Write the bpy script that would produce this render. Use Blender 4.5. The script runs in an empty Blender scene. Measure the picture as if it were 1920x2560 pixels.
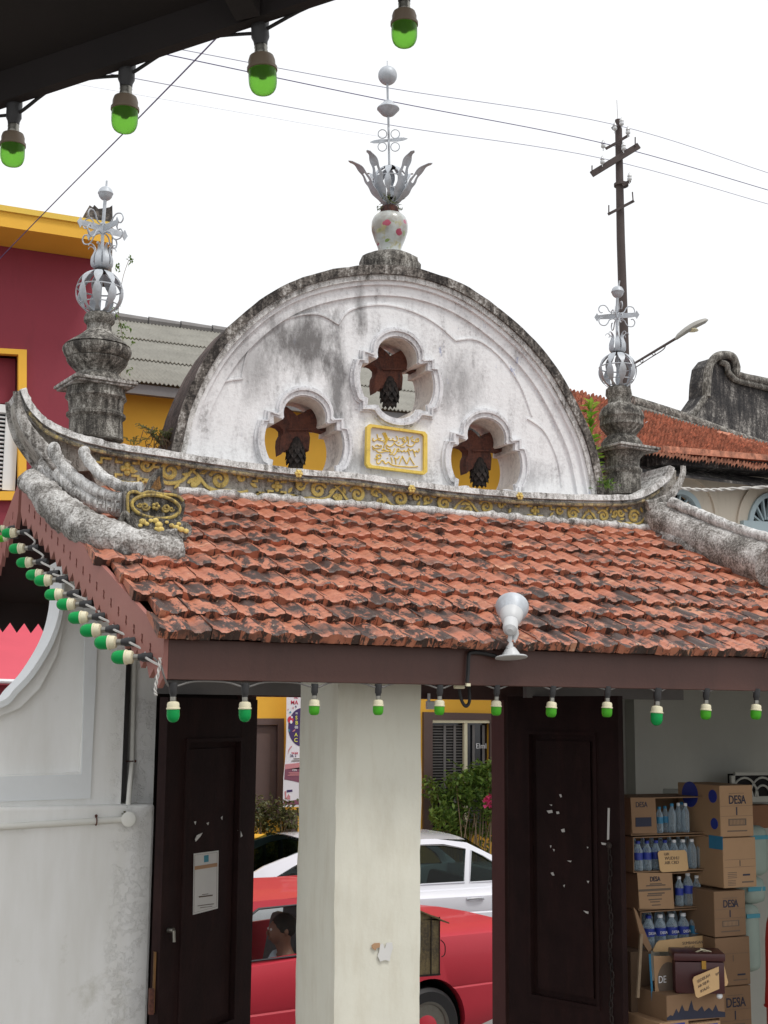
import bpy, bmesh, math, random
from math import sin, cos, pi, radians, sqrt, atan2
from mathutils import Vector, Matrix
from mathutils.geometry import tessellate_polygon
from mathutils import noise as PNZ
random.seed(7)
SC = bpy.context.scene
COL = SC.collection
# ------------------------------------------------------------------ camera
EYE = Vector((0, 0, 2.7))
AZ, FPX, YH, ROLL = radians(24), 3300.0, 1790.0, radians(0.5)
TILT = math.atan((YH - 1280) / FPX)
CF = Vector((sin(AZ)*cos(TILT), cos(AZ)*cos(TILT), sin(TILT)))
_R = Vector((cos(AZ), -sin(AZ), 0)); _U = _R.cross(CF)
CR = _R*cos(ROLL) + _U*sin(ROLL); CU = -_R*sin(ROLL) + _U*cos(ROLL)
cd = bpy.data.cameras.new('camera'); cam = bpy.data.objects.new('camera', cd); COL.objects.link(cam)
cd.sensor_fit = 'HORIZONTAL'; cd.sensor_width = 36; cd.lens = FPX/1920*36
cd.clip_start = 0.05; cd.clip_end = 2000
M = Matrix((CR, CU, -CF)).transposed().to_4x4(); M.translation = EYE; cam.matrix_world = M
SC.camera = cam
# ------------------------------------------------------------------ world, sun, exposure
W = bpy.data.worlds.new("World"); SC.world = W; W.use_nodes = True
nt = W.node_tree; bg = nt.nodes['Background']
sky = nt.nodes.new('ShaderNodeTexSky'); sky.sky_type = 'NISHITA'; sky.sun_disc = False
SUN_EL, SUN_AZ = radians(62), radians(150)      # azimuth clockwise from +Y
sky.sun_elevation = SUN_EL; sky.sun_rotation = SUN_AZ; sky.air_density = 1.0; sky.dust_density = 6.0
mx = nt.nodes.new('ShaderNodeMix'); mx.data_type = 'RGBA'; mx.inputs[0].default_value = 0.88
mx.inputs[7].default_value = (9.7, 9.75, 9.8, 1)   # thick overcast: even white cloud over the clear sky
nt.links.new(sky.outputs[0], mx.inputs[6]); nt.links.new(mx.outputs[2], bg.inputs[0]); bg.inputs[1].default_value = 0.106
sd = bpy.data.lights.new('sun', 'SUN'); sd.energy = 1.45; sd.angle = radians(11); sd.color = (1, .97, .92)
so = bpy.data.objects.new('sun', sd); COL.objects.link(so)
so.rotation_euler = Vector((sin(SUN_AZ)*cos(SUN_EL), cos(SUN_AZ)*cos(SUN_EL), sin(SUN_EL))).to_track_quat('Z', 'Y').to_euler()
SC.view_settings.view_transform = 'Standard'; SC.view_settings.look = 'None'
SC.view_settings.exposure = 0.18; SC.view_settings.gamma = 1
# ------------------------------------------------------------------ measuring
def ray(px, py): return CF*FPX + CR*(px-960) + CU*(1280-py)
def PY(px, py, Y): d = ray(px, py); return EYE + d*(Y/d.y)
def PX(px, py, X): d = ray(px, py); return EYE + d*(X/d.x)
def PZ(px, py, Z): d = ray(px, py); return EYE + d*((Z-EYE.z)/d.z)
def PD(px, py, D): d = ray(px, py); h = d.x*sin(AZ)+d.y*cos(AZ); return EYE + d*(D/h)
def PP(px, py, pt, n): d = ray(px, py); return EYE + d*((pt-EYE).dot(n)/d.dot(n))
def dep(p): return p.x*sin(AZ)+p.y*cos(AZ)
def smooth(pts, n=6, closed=False):
    out = []; N = len(pts); P_ = [Vector(p) for p in pts]
    rng = range(N if closed else N-1)
    for i in rng:
        if closed: a, b, c, d = P_[i-1], P_[i], P_[(i+1) % N], P_[(i+2) % N]
        else: a, b, c, d = P_[max(i-1, 0)], P_[i], P_[i+1], P_[min(i+2, N-1)]
        for k in range(n):
            t = k/n; out.append(0.5*((2*b)+(c-a)*t+(2*a-5*b+4*c-d)*t*t+(3*b-a-3*c+d)*t*t*t))
    if not closed: out.append(P_[-1].copy())
    return out
# ------------------------------------------------------------------ mesh builder
class MB:
    def __init__(s): s.v = []; s.f = []; s.mi = []
    def face(s, pts, m=0):
        b = len(s.v); s.v += [tuple(p) for p in pts]; s.f.append(list(range(b, b+len(pts)))); s.mi.append(m)
    def add(s, vs, fs, m=0):
        b = len(s.v); s.v += [tuple(p) for p in vs]; s.f += [[i+b for i in f] for f in fs]; s.mi += [m]*len(fs)
    def box(s, c, size, rot=None, m=0):
        c = Vector(c); h = Vector(size)/2
        vs = [Vector((x*h.x, y*h.y, z*h.z)) for x in (-1, 1) for y in (-1, 1) for z in (-1, 1)]
        if rot is not None: vs = [rot @ v for v in vs]
        s.add([c+v for v in vs], [(0,1,3,2),(4,6,7,5),(0,4,5,1),(2,3,7,6),(0,2,6,4),(1,5,7,3)], m)
    def bx(s, x0, x1, y0, y1, z0, z1, m=0): s.box(((x0+x1)/2, (y0+y1)/2, (z0+z1)/2), (abs(x1-x0), abs(y1-y0), abs(z1-z0)), None, m)
    def bev(s, c, size, b, rot=None, m=0):
        bm = bmesh.new(); bmesh.ops.create_cube(bm, size=1)
        for v in bm.verts: v.co = Vector((v.co.x*size[0], v.co.y*size[1], v.co.z*size[2]))
        bmesh.ops.bevel(bm, geom=bm.edges[:], offset=b, segments=2, affect='EDGES', profile=.5)
        bm.verts.ensure_lookup_table(); R = rot if rot is not None else Matrix.Identity(3)
        s.add([Vector(c)+R @ v.co for v in bm.verts], [[v.index for v in f.verts] for f in bm.faces], m); bm.free()
    def tube(s, path, r, n=8, closed=False, flat=None, caps=True, m=0, squash=1.0):
        P_ = [Vector(p) for p in path]; N = len(P_)
        if N < 2: return
        rr = r if hasattr(r, '__len__') else [r]*N
        up = Vector(flat) if flat is not None else None; prev = None; rings = []
        for i in range(N):
            if closed: t = P_[(i+1) % N]-P_[i-1]
            else: t = P_[min(i+1, N-1)]-P_[max(i-1, 0)]
            if t.length < 1e-9: t = Vector((0, 0, 1))
            t.normalize()
            if up is not None: a = up - t*up.dot(t)
            elif prev is None:
                u = Vector((0, 0, 1)) if abs(t.z) < .9 else Vector((1, 0, 0)); a = u - t*u.dot(t)
            else: a = prev - t*prev.dot(t)
            if a.length < 1e-6: a = t.orthogonal()
            a.normalize(); prev = a; b = t.cross(a)
            rings.append([P_[i] + (a*cos(2*pi*k/n)*squash + b*sin(2*pi*k/n))*rr[i] for k in range(n)])
        vs = [p for rg in rings for p in rg]; fs = []
        for i in range(N if closed else N-1):
            j = (i+1) % N
            for k in range(n): fs.append((i*n+k, i*n+(k+1) % n, j*n+(k+1) % n, j*n+k))
        if caps and not closed: fs.append(tuple(range(n))[::-1]); fs.append(tuple((N-1)*n+k for k in range(n)))
        s.add(vs, fs, m)
    def lathe(s, prof, c, n=24, axis=None, m=0, jit=0.0, a0=0.0, caps=True):
        c = Vector(c); R = Matrix.Identity(3)
        if axis is not None: R = Vector(axis).to_track_quat('Z', 'Y').to_matrix()
        vs = []; fs = []
        for (r, z) in prof:
            for k in range(n):
                q = max(r, 1e-4)*(1+random.uniform(-jit, jit)); t = 2*pi*k/n+a0
                vs.append(c + R @ Vector((q*cos(t), q*sin(t), z+random.uniform(-jit, jit)*.1)))
        for i in range(len(prof)-1):
            for k in range(n): fs.append((i*n+k, i*n+(k+1) % n, (i+1)*n+(k+1) % n, (i+1)*n+k))
        if caps: fs.append(tuple(range(n))[::-1]); L = len(prof)-1; fs.append(tuple(L*n+k for k in range(n)))
        s.add(vs, fs, m)
    def plate(s, outer, holes, f0, f1, m=0, ms=None):
        """2D outline with holes; f0/f1 map (x,z) to the front/back 3D point"""
        loops = [[Vector((p[0], p[1], 0)) for p in l] for l in [outer]+list(holes)]
        tris = tessellate_polygon(loops); flat = [p for l in loops for p in l]
        A = [f0(p.x, p.y) for p in flat]; B = [f1(p.x, p.y) for p in flat]; n = len(flat)
        s.add(A+B, [tuple(t) for t in tris]+[tuple(i+n for i in t)[::-1] for t in tris], m)
        b = 0; ms = m if ms is None else ms
        for l in loops:
            k = len(l); s.add([A[b+i] for i in range(k)]+[B[b+i] for i in range(k)], [(i, (i+1) % k, k+(i+1) % k, k+i) for i in range(k)], ms); b += k
    def sphere(s, c, r, n=12, m=0, sq=(1, 1, 1)):
        c = Vector(c); vs = []; fs = []; h = n//2+1
        for i in range(h+1):
            for k in range(n):
                a = pi*i/h; t = 2*pi*k/n; vs.append(c+Vector((r*sq[0]*sin(a)*cos(t), r*sq[1]*sin(a)*sin(t), r*sq[2]*cos(a))))
        for i in range(h):
            for k in range(n): fs.append((i*n+k, (i+1)*n+k, (i+1)*n+(k+1) % n, i*n+(k+1) % n))
        s.add(vs, fs, m)
    def build(s, name, mats, parent=None, smooth_=False, angle=40):
        me = bpy.data.meshes.new(name); me.from_pydata(s.v, [], s.f)
        if not isinstance(mats, (list, tuple)): mats = [mats]
        for m in mats: me.materials.append(m)
        if len(mats) > 1: me.polygons.foreach_set('material_index', s.mi)
        bm = bmesh.new(); bm.from_mesh(me); bmesh.ops.remove_doubles(bm, verts=bm.verts, dist=1e-5)
        bmesh.ops.recalc_face_normals(bm, faces=bm.faces)
        if smooth_:
            for f in bm.faces: f.smooth = True
            for e in bm.edges:
                if len(e.link_faces) == 2 and e.calc_face_angle(0) > radians(angle): e.smooth = False
        bm.to_mesh(me); bm.free()
        o = bpy.data.objects.new(name, me); COL.objects.link(o)
        if parent is not None:
            o.parent = parent; o.matrix_parent_inverse = Matrix.Translation(-parent.location)
        return o
def tag(o, label=None, cat=None, group=None, kind=None):
    if label: o['label'] = label
    if cat: o['category'] = cat
    if group: o['group'] = group
    if kind: o['kind'] = kind
    return o
def thing(name, label, cat, loc=(0, 0, 0), group=None):
    o = bpy.data.objects.new(name, None); COL.objects.link(o); o.location = loc; o.empty_display_size = .1
    return tag(o, label, cat, group)
def dup(root, loc, label=None, rot=None):
    r = root.copy(); COL.objects.link(r); r.location = loc
    if rot is not None: r.rotation_euler = rot
    if label: r['label'] = label
    for ch in list(root.children):
        c = ch.copy(); COL.objects.link(c); c.parent = r; c.matrix_parent_inverse = ch.matrix_parent_inverse.copy()
        for g in ch.children:
            d = g.copy(); COL.objects.link(d); d.parent = c; d.matrix_parent_inverse = g.matrix_parent_inverse.copy()
    return r
# ------------------------------------------------------------------ materials
def srgb(r, g, b):
    return tuple(((c/255)/12.92 if c/255 < .04045 else ((c/255+.055)/1.055)**2.4) for c in (r, g, b))+(1,)
class N:
    def __init__(s, name):
        s.m = bpy.data.materials.new(name); s.m.use_nodes = True; s.t = s.m.node_tree; s.b = s.t.nodes['Principled BSDF']
        s.geo = s.t.nodes.new('ShaderNodeNewGeometry')
    def nd(s, t, **k):
        n = s.t.nodes.new(t)
        for a, v in k.items(): setattr(n, a, v)
        return n
    def L(s, a, b): s.t.links.new(a, b)
    def pos(s, scale=(1, 1, 1), loc=(0, 0, 0), obj=False):
        mp = s.nd('ShaderNodeMapping'); mp.inputs['Scale'].default_value = scale; mp.inputs['Location'].default_value = loc
        if obj: tc = s.nd('ShaderNodeTexCoord'); s.L(tc.outputs['Object'], mp.inputs[0])
        else: s.L(s.geo.outputs['Position'], mp.inputs[0])
        return mp.outputs[0]
    def noise(s, vec, scale, detail=6, rough=.6, dist=0):
        n = s.nd('ShaderNodeTexNoise'); n.inputs['Scale'].default_value = scale; n.inputs['Detail'].default_value = detail
        n.inputs['Roughness'].default_value = rough; n.inputs['Distortion'].default_value = dist; s.L(vec, n.inputs['Vector']); return n.outputs['Fac']
    def ramp(s, fac, stops):
        r = s.nd('ShaderNodeValToRGB'); e = r.color_ramp.elements
        while len(e) < len(stops): e.new(.5)
        for i, (p, c) in enumerate(stops):
            e[i].position = p; e[i].color = c if hasattr(c, '__len__') else (c, c, c, 1)
        s.L(fac, r.inputs[0]); return r.outputs[0]
    def mix(s, fac, a, b, mode='MIX'):
        n = s.nd('ShaderNodeMix', data_type='RGBA', blend_type=mode)
        for i, v in ((0, fac), (6, a), (7, b)):
            if isinstance(v, bpy.types.NodeSocket): s.L(v, n.inputs[i])
            else: n.inputs[i].default_value = v
        return n.outputs[2]
    def math(s, op, a, b=0.0, c=None):
        n = s.nd('ShaderNodeMath', operation=op)
        for i, v in enumerate((a, b) if c is None else (a, b, c)):
            if isinstance(v, bpy.types.NodeSocket): s.L(v, n.inputs[i])
            else: n.inputs[i].default_value = v
        return n.outputs[0]
    def bump(s, h, strength=.4, dist=.01):
        n = s.nd('ShaderNodeBump'); n.inputs['Strength'].default_value = strength; n.inputs['Distance'].default_value = dist
        s.L(h, n.inputs['Height']); s.L(n.outputs[0], s.b.inputs['Normal'])
    def out(s, col=None, rough=.6, metal=0, spec=None, coat=None):
        if col is not None:
            if isinstance(col, bpy.types.NodeSocket): s.L(col, s.b.inputs['Base Color'])
            else: s.b.inputs['Base Color'].default_value = col
        if isinstance(rough, bpy.types.NodeSocket): s.L(rough, s.b.inputs['Roughness'])
        else: s.b.inputs['Roughness'].default_value = rough
        s.b.inputs['Metallic'].default_value = metal
        if spec is not None: s.b.inputs['Specular IOR Level'].default_value = spec
        if coat is not None: s.b.inputs['Coat Weight'].default_value = coat; s.b.inputs['Coat Roughness'].default_value = .05
        return s.m
def lerpc(c, k): return (c[0]*k, c[1]*k, c[2]*k, 1)
def paint(name, c, rough=.5, var=.15, sc=6, metal=0, bump=.15, dirt=0, dirtc=(.05, .045, .04, 1), spec=None, coat=None, obj=False, fine=60):
    n = N(name); p = n.pos(obj=obj)
    col = n.mix(n.ramp(n.noise(p, sc), [(.3, 0.), (.7, 1.)]), lerpc(c, 1-var), lerpc(c, 1+var*.6))
    if dirt:
        p2 = n.pos((5, 5, 1.2), obj=obj)
        col = n.mix(n.ramp(n.noise(p2, 2.2, 8, .7), [(.62-.3*dirt, 0.), (.85-.2*dirt, min(1, dirt))]), col, dirtc)
    if bump: n.bump(n.noise(p, fine), bump, .004)
    return n.out(col, rough, metal, spec, coat)
def weathered(name, base, mid, dark, amount=.5, sc=1.0, extra=None, rough=.9, bumpd=.012, streak=1.0):
    """plaster under black mould: blotches, vertical streaks, fine specks"""
    n = N(name); p = n.pos(); pst = n.pos((9*sc, 9*sc, 1.4*sc))
    b = n.noise(p, 3.2*sc, 9, .68, .4); st = n.noise(pst, 1.6, 8, .65, .3); fine = n.noise(p, 42*sc, 8, .7)
    s1 = n.math('ADD', n.math('MULTIPLY', b, .5), n.math('MULTIPLY', st, .5*streak))
    s1 = n.math('ADD', s1, n.math('MULTIPLY', n.math('SUBTRACT', fine, .5), .5))
    off = .58 - .22*amount - (1-streak)*.2
    col = n.mix(n.ramp(s1, [(off-.10, 0.), (off+.04, 1.)]), base, mid)
    col = n.mix(n.ramp(s1, [(off+.02, 0.), (off+.15, 1.)]), col, dark)
    if extra: col = extra(n, col, p)
    h = n.math('ADD', n.math('MULTIPLY', fine, .6), n.math('MULTIPLY', n.noise(p, 12*sc, 8, .7), 1.0))
    n.bump(h, .7, bumpd)
    return n.out(col, rough)
def ellmask(n, p, c, rx, rz, soft=.4):
    """stain mask: an ellipse in the X-Z plane with a noisy edge"""
    sep = n.nd('ShaderNodeSeparateXYZ'); n.L(p, sep.inputs[0])
    dx = n.math('DIVIDE', n.math('SUBTRACT', sep.outputs[0], c[0]), rx); dz = n.math('DIVIDE', n.math('SUBTRACT', sep.outputs[2], c[2]), rz)
    d = n.math('SQRT', n.math('ADD', n.math('MULTIPLY', dx, dx), n.math('MULTIPLY', dz, dz)))
    d = n.math('ADD', d, n.math('MULTIPLY', n.math('SUBTRACT', n.noise(n.pos((3, 3, 1.2)), 3, 9, .75), .5), 2.6))
    return n.ramp(d, [(max(0, .9-soft), 1.), (.98, 0.)])
GOLD = srgb(196, 160, 60)
m_gold = weathered('gold_paint', srgb(228, 204, 120), srgb(198, 172, 96), srgb(104, 94, 76), .30, 6, bumpd=.003, rough=.6)
m_goldb = weathered('bright_gold_paint', srgb(226, 196, 88), srgb(202, 172, 76), srgb(120, 104, 66), .0, 6, bumpd=.002, rough=.6)
m_mould = weathered('mouldy_plaster', srgb(214, 213, 210), srgb(142, 138, 133), srgb(56, 53, 50), .48, 2.6)
m_mould_d = weathered('dark_mouldy_plaster', srgb(198, 196, 190), srgb(122, 118, 111), srgb(54, 51, 48), .66, 3.4)
m_mortar = weathered('eroded_lime_mortar', srgb(228, 227, 225), srgb(138, 134, 129), srgb(50, 47, 44), .60, 2.2, streak=.25, bumpd=.022)
m_mould_l = weathered('light_mouldy_plaster', srgb(226, 226, 225), srgb(164, 162, 159), srgb(70, 66, 62), .28, 3.0)
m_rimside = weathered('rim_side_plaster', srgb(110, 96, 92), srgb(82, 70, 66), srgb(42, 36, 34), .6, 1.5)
m_frieze = weathered('frieze_ground', srgb(190, 187, 180), srgb(150, 146, 138), srgb(70, 66, 62), .34, 3.2)
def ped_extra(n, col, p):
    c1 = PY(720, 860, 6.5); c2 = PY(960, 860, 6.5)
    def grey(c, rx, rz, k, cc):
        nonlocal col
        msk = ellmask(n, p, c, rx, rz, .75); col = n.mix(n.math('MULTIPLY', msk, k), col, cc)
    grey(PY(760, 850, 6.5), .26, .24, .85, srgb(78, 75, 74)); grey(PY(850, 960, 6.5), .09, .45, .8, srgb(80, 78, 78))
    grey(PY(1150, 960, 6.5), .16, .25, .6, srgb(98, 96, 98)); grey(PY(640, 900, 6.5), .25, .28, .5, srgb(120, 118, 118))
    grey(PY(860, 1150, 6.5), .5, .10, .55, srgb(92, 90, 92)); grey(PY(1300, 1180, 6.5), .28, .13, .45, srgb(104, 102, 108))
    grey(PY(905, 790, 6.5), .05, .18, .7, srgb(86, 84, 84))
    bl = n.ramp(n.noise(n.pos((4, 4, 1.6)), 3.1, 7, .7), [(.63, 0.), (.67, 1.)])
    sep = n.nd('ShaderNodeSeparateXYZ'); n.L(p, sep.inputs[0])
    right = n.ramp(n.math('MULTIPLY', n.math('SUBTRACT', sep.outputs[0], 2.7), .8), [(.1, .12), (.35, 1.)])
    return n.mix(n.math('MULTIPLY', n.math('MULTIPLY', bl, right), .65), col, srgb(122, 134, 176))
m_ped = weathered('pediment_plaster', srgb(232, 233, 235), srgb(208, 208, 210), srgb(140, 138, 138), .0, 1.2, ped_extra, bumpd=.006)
m_surr = weathered('window_surround_plaster', srgb(222, 223, 226), srgb(192, 192, 195), srgb(120, 118, 116), .16, 2.2, bumpd=.004)
m_reveal = weathered('reveal_plaster', srgb(222, 216, 208), srgb(196, 190, 184), srgb(140, 134, 128), .15, 1.2, bumpd=.004)
m_white = paint('white_limewash', srgb(220, 220, 214), .9, .06, 3, bump=.5, dirt=.12, dirtc=srgb(150, 147, 132), fine=18)
m_pillar = paint('cream_limewash', srgb(218, 217, 204), .85, .05, 3, bump=.6, dirt=.5, dirtc=srgb(194, 187, 168), fine=10)
def wallmat():
    n = N('peeling_whitewash'); p = n.pos(); pst = n.pos((6, 6, 1))
    col = n.mix(n.ramp(n.noise(pst, 1.5, 8), [(.35, 0.), (.75, 1.)]), srgb(238, 239, 238), srgb(224, 224, 220))
    col = n.mix(n.ramp(n.noise(p, 2.4, 9, .7), [(.60, 0.), (.72, .5)]), col, srgb(168, 166, 148))
    sep = n.nd('ShaderNodeSeparateXYZ'); n.L(p, sep.inputs[0])
    band = n.ramp(n.math('ADD', n.math('MULTIPLY', n.math('SUBTRACT', sep.outputs[0], PY(250, 1900, 6.2).x), 6.), n.math('MULTIPLY', n.noise(p, 6, 6), .5)), [(.45, 0.), (.9, 1.)])
    flake = n.nd('ShaderNodeTexVoronoi'); flake.feature = 'DISTANCE_TO_EDGE'; flake.inputs['Scale'].default_value = 16
    dn = n.nd('ShaderNodeVectorMath', operation='ADD'); nn = n.nd('ShaderNodeTexNoise'); nn.inputs['Scale'].default_value = 7; nn.inputs['Detail'].default_value = 6
    n.L(p, nn.inputs['Vector']); n.L(p, dn.inputs[0]); n.L(nn.outputs['Color'], dn.inputs[1]); n.L(dn.outputs[0], flake.inputs['Vector'])
    fk = n.ramp(n.noise(p, 9, 10, .75), [(.50, 0.), (.56, 1.)])
    h = n.math('ADD', n.math('MULTIPLY', n.math('MULTIPLY', fk, band), 1.0), n.math('MULTIPLY', n.noise(p, 14, 6), .30))
    n.bump(h, .45, .009); return n.out(col, .9)
m_wall = wallmat()
m_roompaint = paint('grey_white_room_wall', srgb(186, 187, 180), .9, .08, 2, bump=.3, dirt=.2, dirtc=srgb(150, 148, 130), fine=14)
m_brown = paint('brown_gloss_paint', srgb(80, 50, 43), .5, .12, 3, bump=.2, dirt=.45, dirtc=srgb(60, 38, 33))
m_brown_f = paint('faded_lit_brown_paint', srgb(156, 103, 94), .5, .10, 4, bump=.15, dirt=.25, dirtc=srgb(120, 78, 66))  # eave board's brown, faded and also lightened for the stronger light on the verge
m_wood_d = paint('dark_door_wood', srgb(40, 25, 25), .7, .3, 5, bump=.35, dirt=.5, dirtc=srgb(60, 36, 33), spec=.18)
m_jamb = paint('red_brown_jamb', srgb(74, 48, 45), .55, .2, 8, bump=.2)
m_beam = paint('dark_beam', srgb(46, 34, 32), .7, .2, 5)
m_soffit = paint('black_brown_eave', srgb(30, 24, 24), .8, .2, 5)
m_greyb = paint('grey_board', srgb(120, 118, 118), .7, .15, 5)
def tilemat():
    n = N('clay_roof_tile'); p = n.pos()
    rnd = n.geo.outputs['Random Per Island']
    lowm = n.noise(n.pos((1.1, 6.1, 0)), 1.7, 2, .5)
    tone = n.math('ADD', n.math('MULTIPLY', rnd, .55), n.math('MULTIPLY', n.math('SUBTRACT', lowm, .5), 1.8)); tone = n.math('ADD', tone, .20)
    base = n.ramp(tone, [(0., srgb(196, 144, 116)), (.14, srgb(150, 92, 72)), (.3, srgb(182, 118, 92)), (.45, srgb(156, 94, 74)), (.58, srgb(178, 112, 88)), (.68, srgb(130, 80, 66)), (.76, srgb(78, 60, 55)), (.86, srgb(52, 46, 45))])
    base = n.mix(n.ramp(n.noise(p, 22, 8, .7), [(.3, 0.), (.8, .55)]), base, srgb(206, 130, 98))
    # lichen: black blotches with sharp ragged edges, tile to tile different
    off = n.nd('ShaderNodeVectorMath', operation='SCALE'); n.L(p, off.inputs[0]); off.inputs['Scale'].default_value = 1
    cmb = n.nd('ShaderNodeCombineXYZ'); n.L(n.math('MULTIPLY', rnd, 13.), cmb.inputs[2])
    ad = n.nd('ShaderNodeVectorMath', operation='ADD'); n.L(p, ad.inputs[0]); n.L(cmb.outputs[0], ad.inputs[1])
    mpp = n.nd('ShaderNodeMapping'); mpp.inputs['Scale'].default_value = (1.5, .55, .9); n.L(ad.outputs[0], mpp.inputs[0])
    bl = n.noise(mpp.outputs[0], 8, 10, .74, .4)
    low = n.nd('ShaderNodeSeparateXYZ'); n.L(p, low.inputs[0])
    bias = n.math('MULTIPLY', n.math('SUBTRACT', 6.3, low.outputs[1]), .035)
    s = n.math('ADD', bl, bias)
    col = n.mix(n.ramp(s, [(.540, 0.), (.566, .94)]), base, srgb(46, 38, 36))
    wn = n.ramp(n.noise(p, 30, 8, .75), [(.62, 0.), (.66, .7)]); col = n.mix(wn, col, srgb(214, 184, 158))
    gr = n.ramp(n.math('ADD', n.noise(p, 12, 8, .7), n.math('MULTIPLY', bias, .6)), [(.70, 0.), (.76, .5)]); col = n.mix(gr, col, srgb(92, 96, 56))
    n.bump(n.math('ADD', n.noise(p, 70, 6, .7), n.math('MULTIPLY', s, .8)), .5, .006)
    return n.out(col, n.ramp(n.noise(p, 15), [(.3, .34), (.7, .58)]), spec=.55)
m_tile = tilemat()
m_rtile = paint('far_roof_tile', srgb(196, 132, 106), .85, .65, 14, bump=.3, dirt=.55, dirtc=srgb(70, 54, 48))
m_silver = paint('silver_painted_metal', srgb(186, 192, 199), .5, .16, 30, metal=.15, bump=.3, dirt=.5, dirtc=srgb(120, 112, 102))
m_grey = paint('grey_plastic', srgb(196, 198, 200), .45, .05, 10, bump=.05)
m_iron = weathered('rusty_iron', srgb(104, 62, 48), srgb(80, 48, 40), srgb(48, 34, 32), .35, 2, rough=.85)
m_stone_d = weathered('charred_stone', srgb(64, 54, 50), srgb(42, 36, 34), srgb(22, 20, 20), .5, 4)
m_black = paint('black_rubber', srgb(34, 34, 36), .6, .1, 20, bump=.2)
m_sock = paint('black_socket', srgb(48, 48, 50), .5, .15, 40, bump=.2)
m_cream = paint('cream_plastic', srgb(226, 220, 190), .5, .06, 20, bump=.05)
m_steel = paint('dull_steel', srgb(150, 148, 140), .35, .1, 30, metal=.9)
m_cable = paint('white_cable', srgb(198, 196, 192), .55, .08, 30)
m_cableg = paint('grey_cable', srgb(120, 118, 116), .55, .08, 30)
def dome(name, c, trans, emit=0):
    n = N(name); p = n.pos(obj=True)
    n.b.inputs['Transmission Weight'].default_value = trans; n.b.inputs['IOR'].default_value = 1.2
    n.b.inputs['Subsurface Weight'].default_value = .0
    n.bump(n.noise(p, 160, 3), .25, .002)
    return n.out(c, .22 if trans < .3 else .35)
m_emer = dome('emerald_plastic', srgb(30, 160, 84), .15)
m_lime = dome('lime_plastic', srgb(96, 200, 60), .45)
m_limed = dome('foreground_green_plastic', srgb(128, 206, 74), .8)
m_creamd = paint('shaded_cream_plastic', srgb(122, 108, 92), .5, .1, 20, bump=.05)  # cream collar plastic, its colour darkened for the shade of the near eave
m_maroon = paint('maroon_render', srgb(134, 46, 60), .75, .08, 1.5, bump=.35, fine=20, dirt=.3, dirtc=srgb(90, 30, 40))
m_yellow = paint('yellow_render', srgb(232, 178, 60), .75, .08, 1.2, bump=.25, fine=20, dirt=.12, dirtc=srgb(176, 140, 70))
m_yellowl = paint('pale_yellow_trim', srgb(226, 190, 80), .75, .06, 3, dirt=.2, dirtc=srgb(170, 160, 120))
m_shut = paint('white_shutter', srgb(222, 226, 226), .6, .05, 5, dirt=.1)
m_cor = paint('grey_cement_sheet', srgb(150, 148, 140), .85, .16, 2.5, dirt=.45, dirtc=srgb(96, 94, 86))
m_dark = paint('dark_void', srgb(24, 22, 24), .8, .1, 5)
m_bf = paint('brown_window_frame', srgb(92, 74, 70), .6, .08, 6)
m_facade = paint('aged_cream_facade', srgb(214, 204, 188), .85, .06, .8, dirt=.35, dirtc=srgb(150, 140, 124))
m_lblue = paint('pale_blue_paint', srgb(176, 194, 200), .7, .06, 3)
m_gable = weathered('blackened_gable', srgb(176, 172, 166), srgb(86, 83, 81), srgb(46, 45, 47), .72, .8, rough=.95, bumpd=.03)
m_pole = paint('dark_timber_pole', srgb(74, 64, 62), .8, .2, 3, dirt=.3)
m_porc = paint('porcelain', srgb(200, 202, 204), .25, .05, 10, bump=0)
m_wire = paint('overhead_wire', srgb(92, 88, 130), .6, 0, 10, bump=0)
m_wiref = paint('thin_overhead_wire', srgb(150, 152, 176), .6, 0, 10, bump=0)
def leafmat(name, a, b, trans=.25):
    n = N(name); col = n.mix(n.geo.outputs['Random Per Island'], a, b)
    n.b.inputs['Transmission Weight'].default_value = 0; n.b.inputs['Subsurface Weight'].default_value = 0
    tr = n.nd('ShaderNodeBsdfTranslucent'); n.L(col, tr.inputs[0]); ms = n.nd('ShaderNodeMixShader'); ms.inputs[0].default_value = trans
    o = n.t.nodes['Material Output']; n.out(col, .5); n.L(n.b.outputs[0], ms.inputs[1]); n.L(tr.outputs[0], ms.inputs[2]); n.L(ms.outputs[0], o.inputs[0]); return n.m
m_leaf = leafmat('green_leaf', srgb(70, 104, 40), srgb(126, 156, 74)); m_leafd = leafmat('dark_hedge_leaf', srgb(58, 70, 40), srgb(110, 110, 66))
m_leafb = leafmat('bright_leaf', srgb(110, 160, 46), srgb(176, 204, 84), .4); m_fern = leafmat('fern_leaf', srgb(84, 100, 56), srgb(140, 144, 96))
m_dry = leafmat('dry_roots', srgb(66, 48, 34), srgb(110, 84, 56)); m_pink = leafmat('pink_petal', srgb(206, 50, 110), srgb(232, 90, 150))
m_twig = paint('twig', srgb(140, 122, 100), .8, .2, 20)
m_asph = paint('asphalt', srgb(132, 131, 130), .9, .12, 2, bump=.5, fine=120)
m_floor = paint('courtyard_paving', srgb(140, 132, 122), .8, .1, 2)
def carpaint(name, c, rough=.28, met=0.0, coat=.8):
    n = N(name); n.b.inputs['Coat Weight'].default_value = coat; n.b.inputs['Coat Roughness'].default_value = .06
    p = n.pos(); return n.out(n.mix(n.ramp(n.noise(p, 3), [(.3, 0.), (.7, 1.)]), lerpc(c, .94), c), rough, met)
m_red = carpaint('faded_red_car_paint', srgb(192, 44, 62), .5, coat=.15); m_wcar = carpaint('pearl_white_car_paint', srgb(222, 224, 232), .25)
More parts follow.
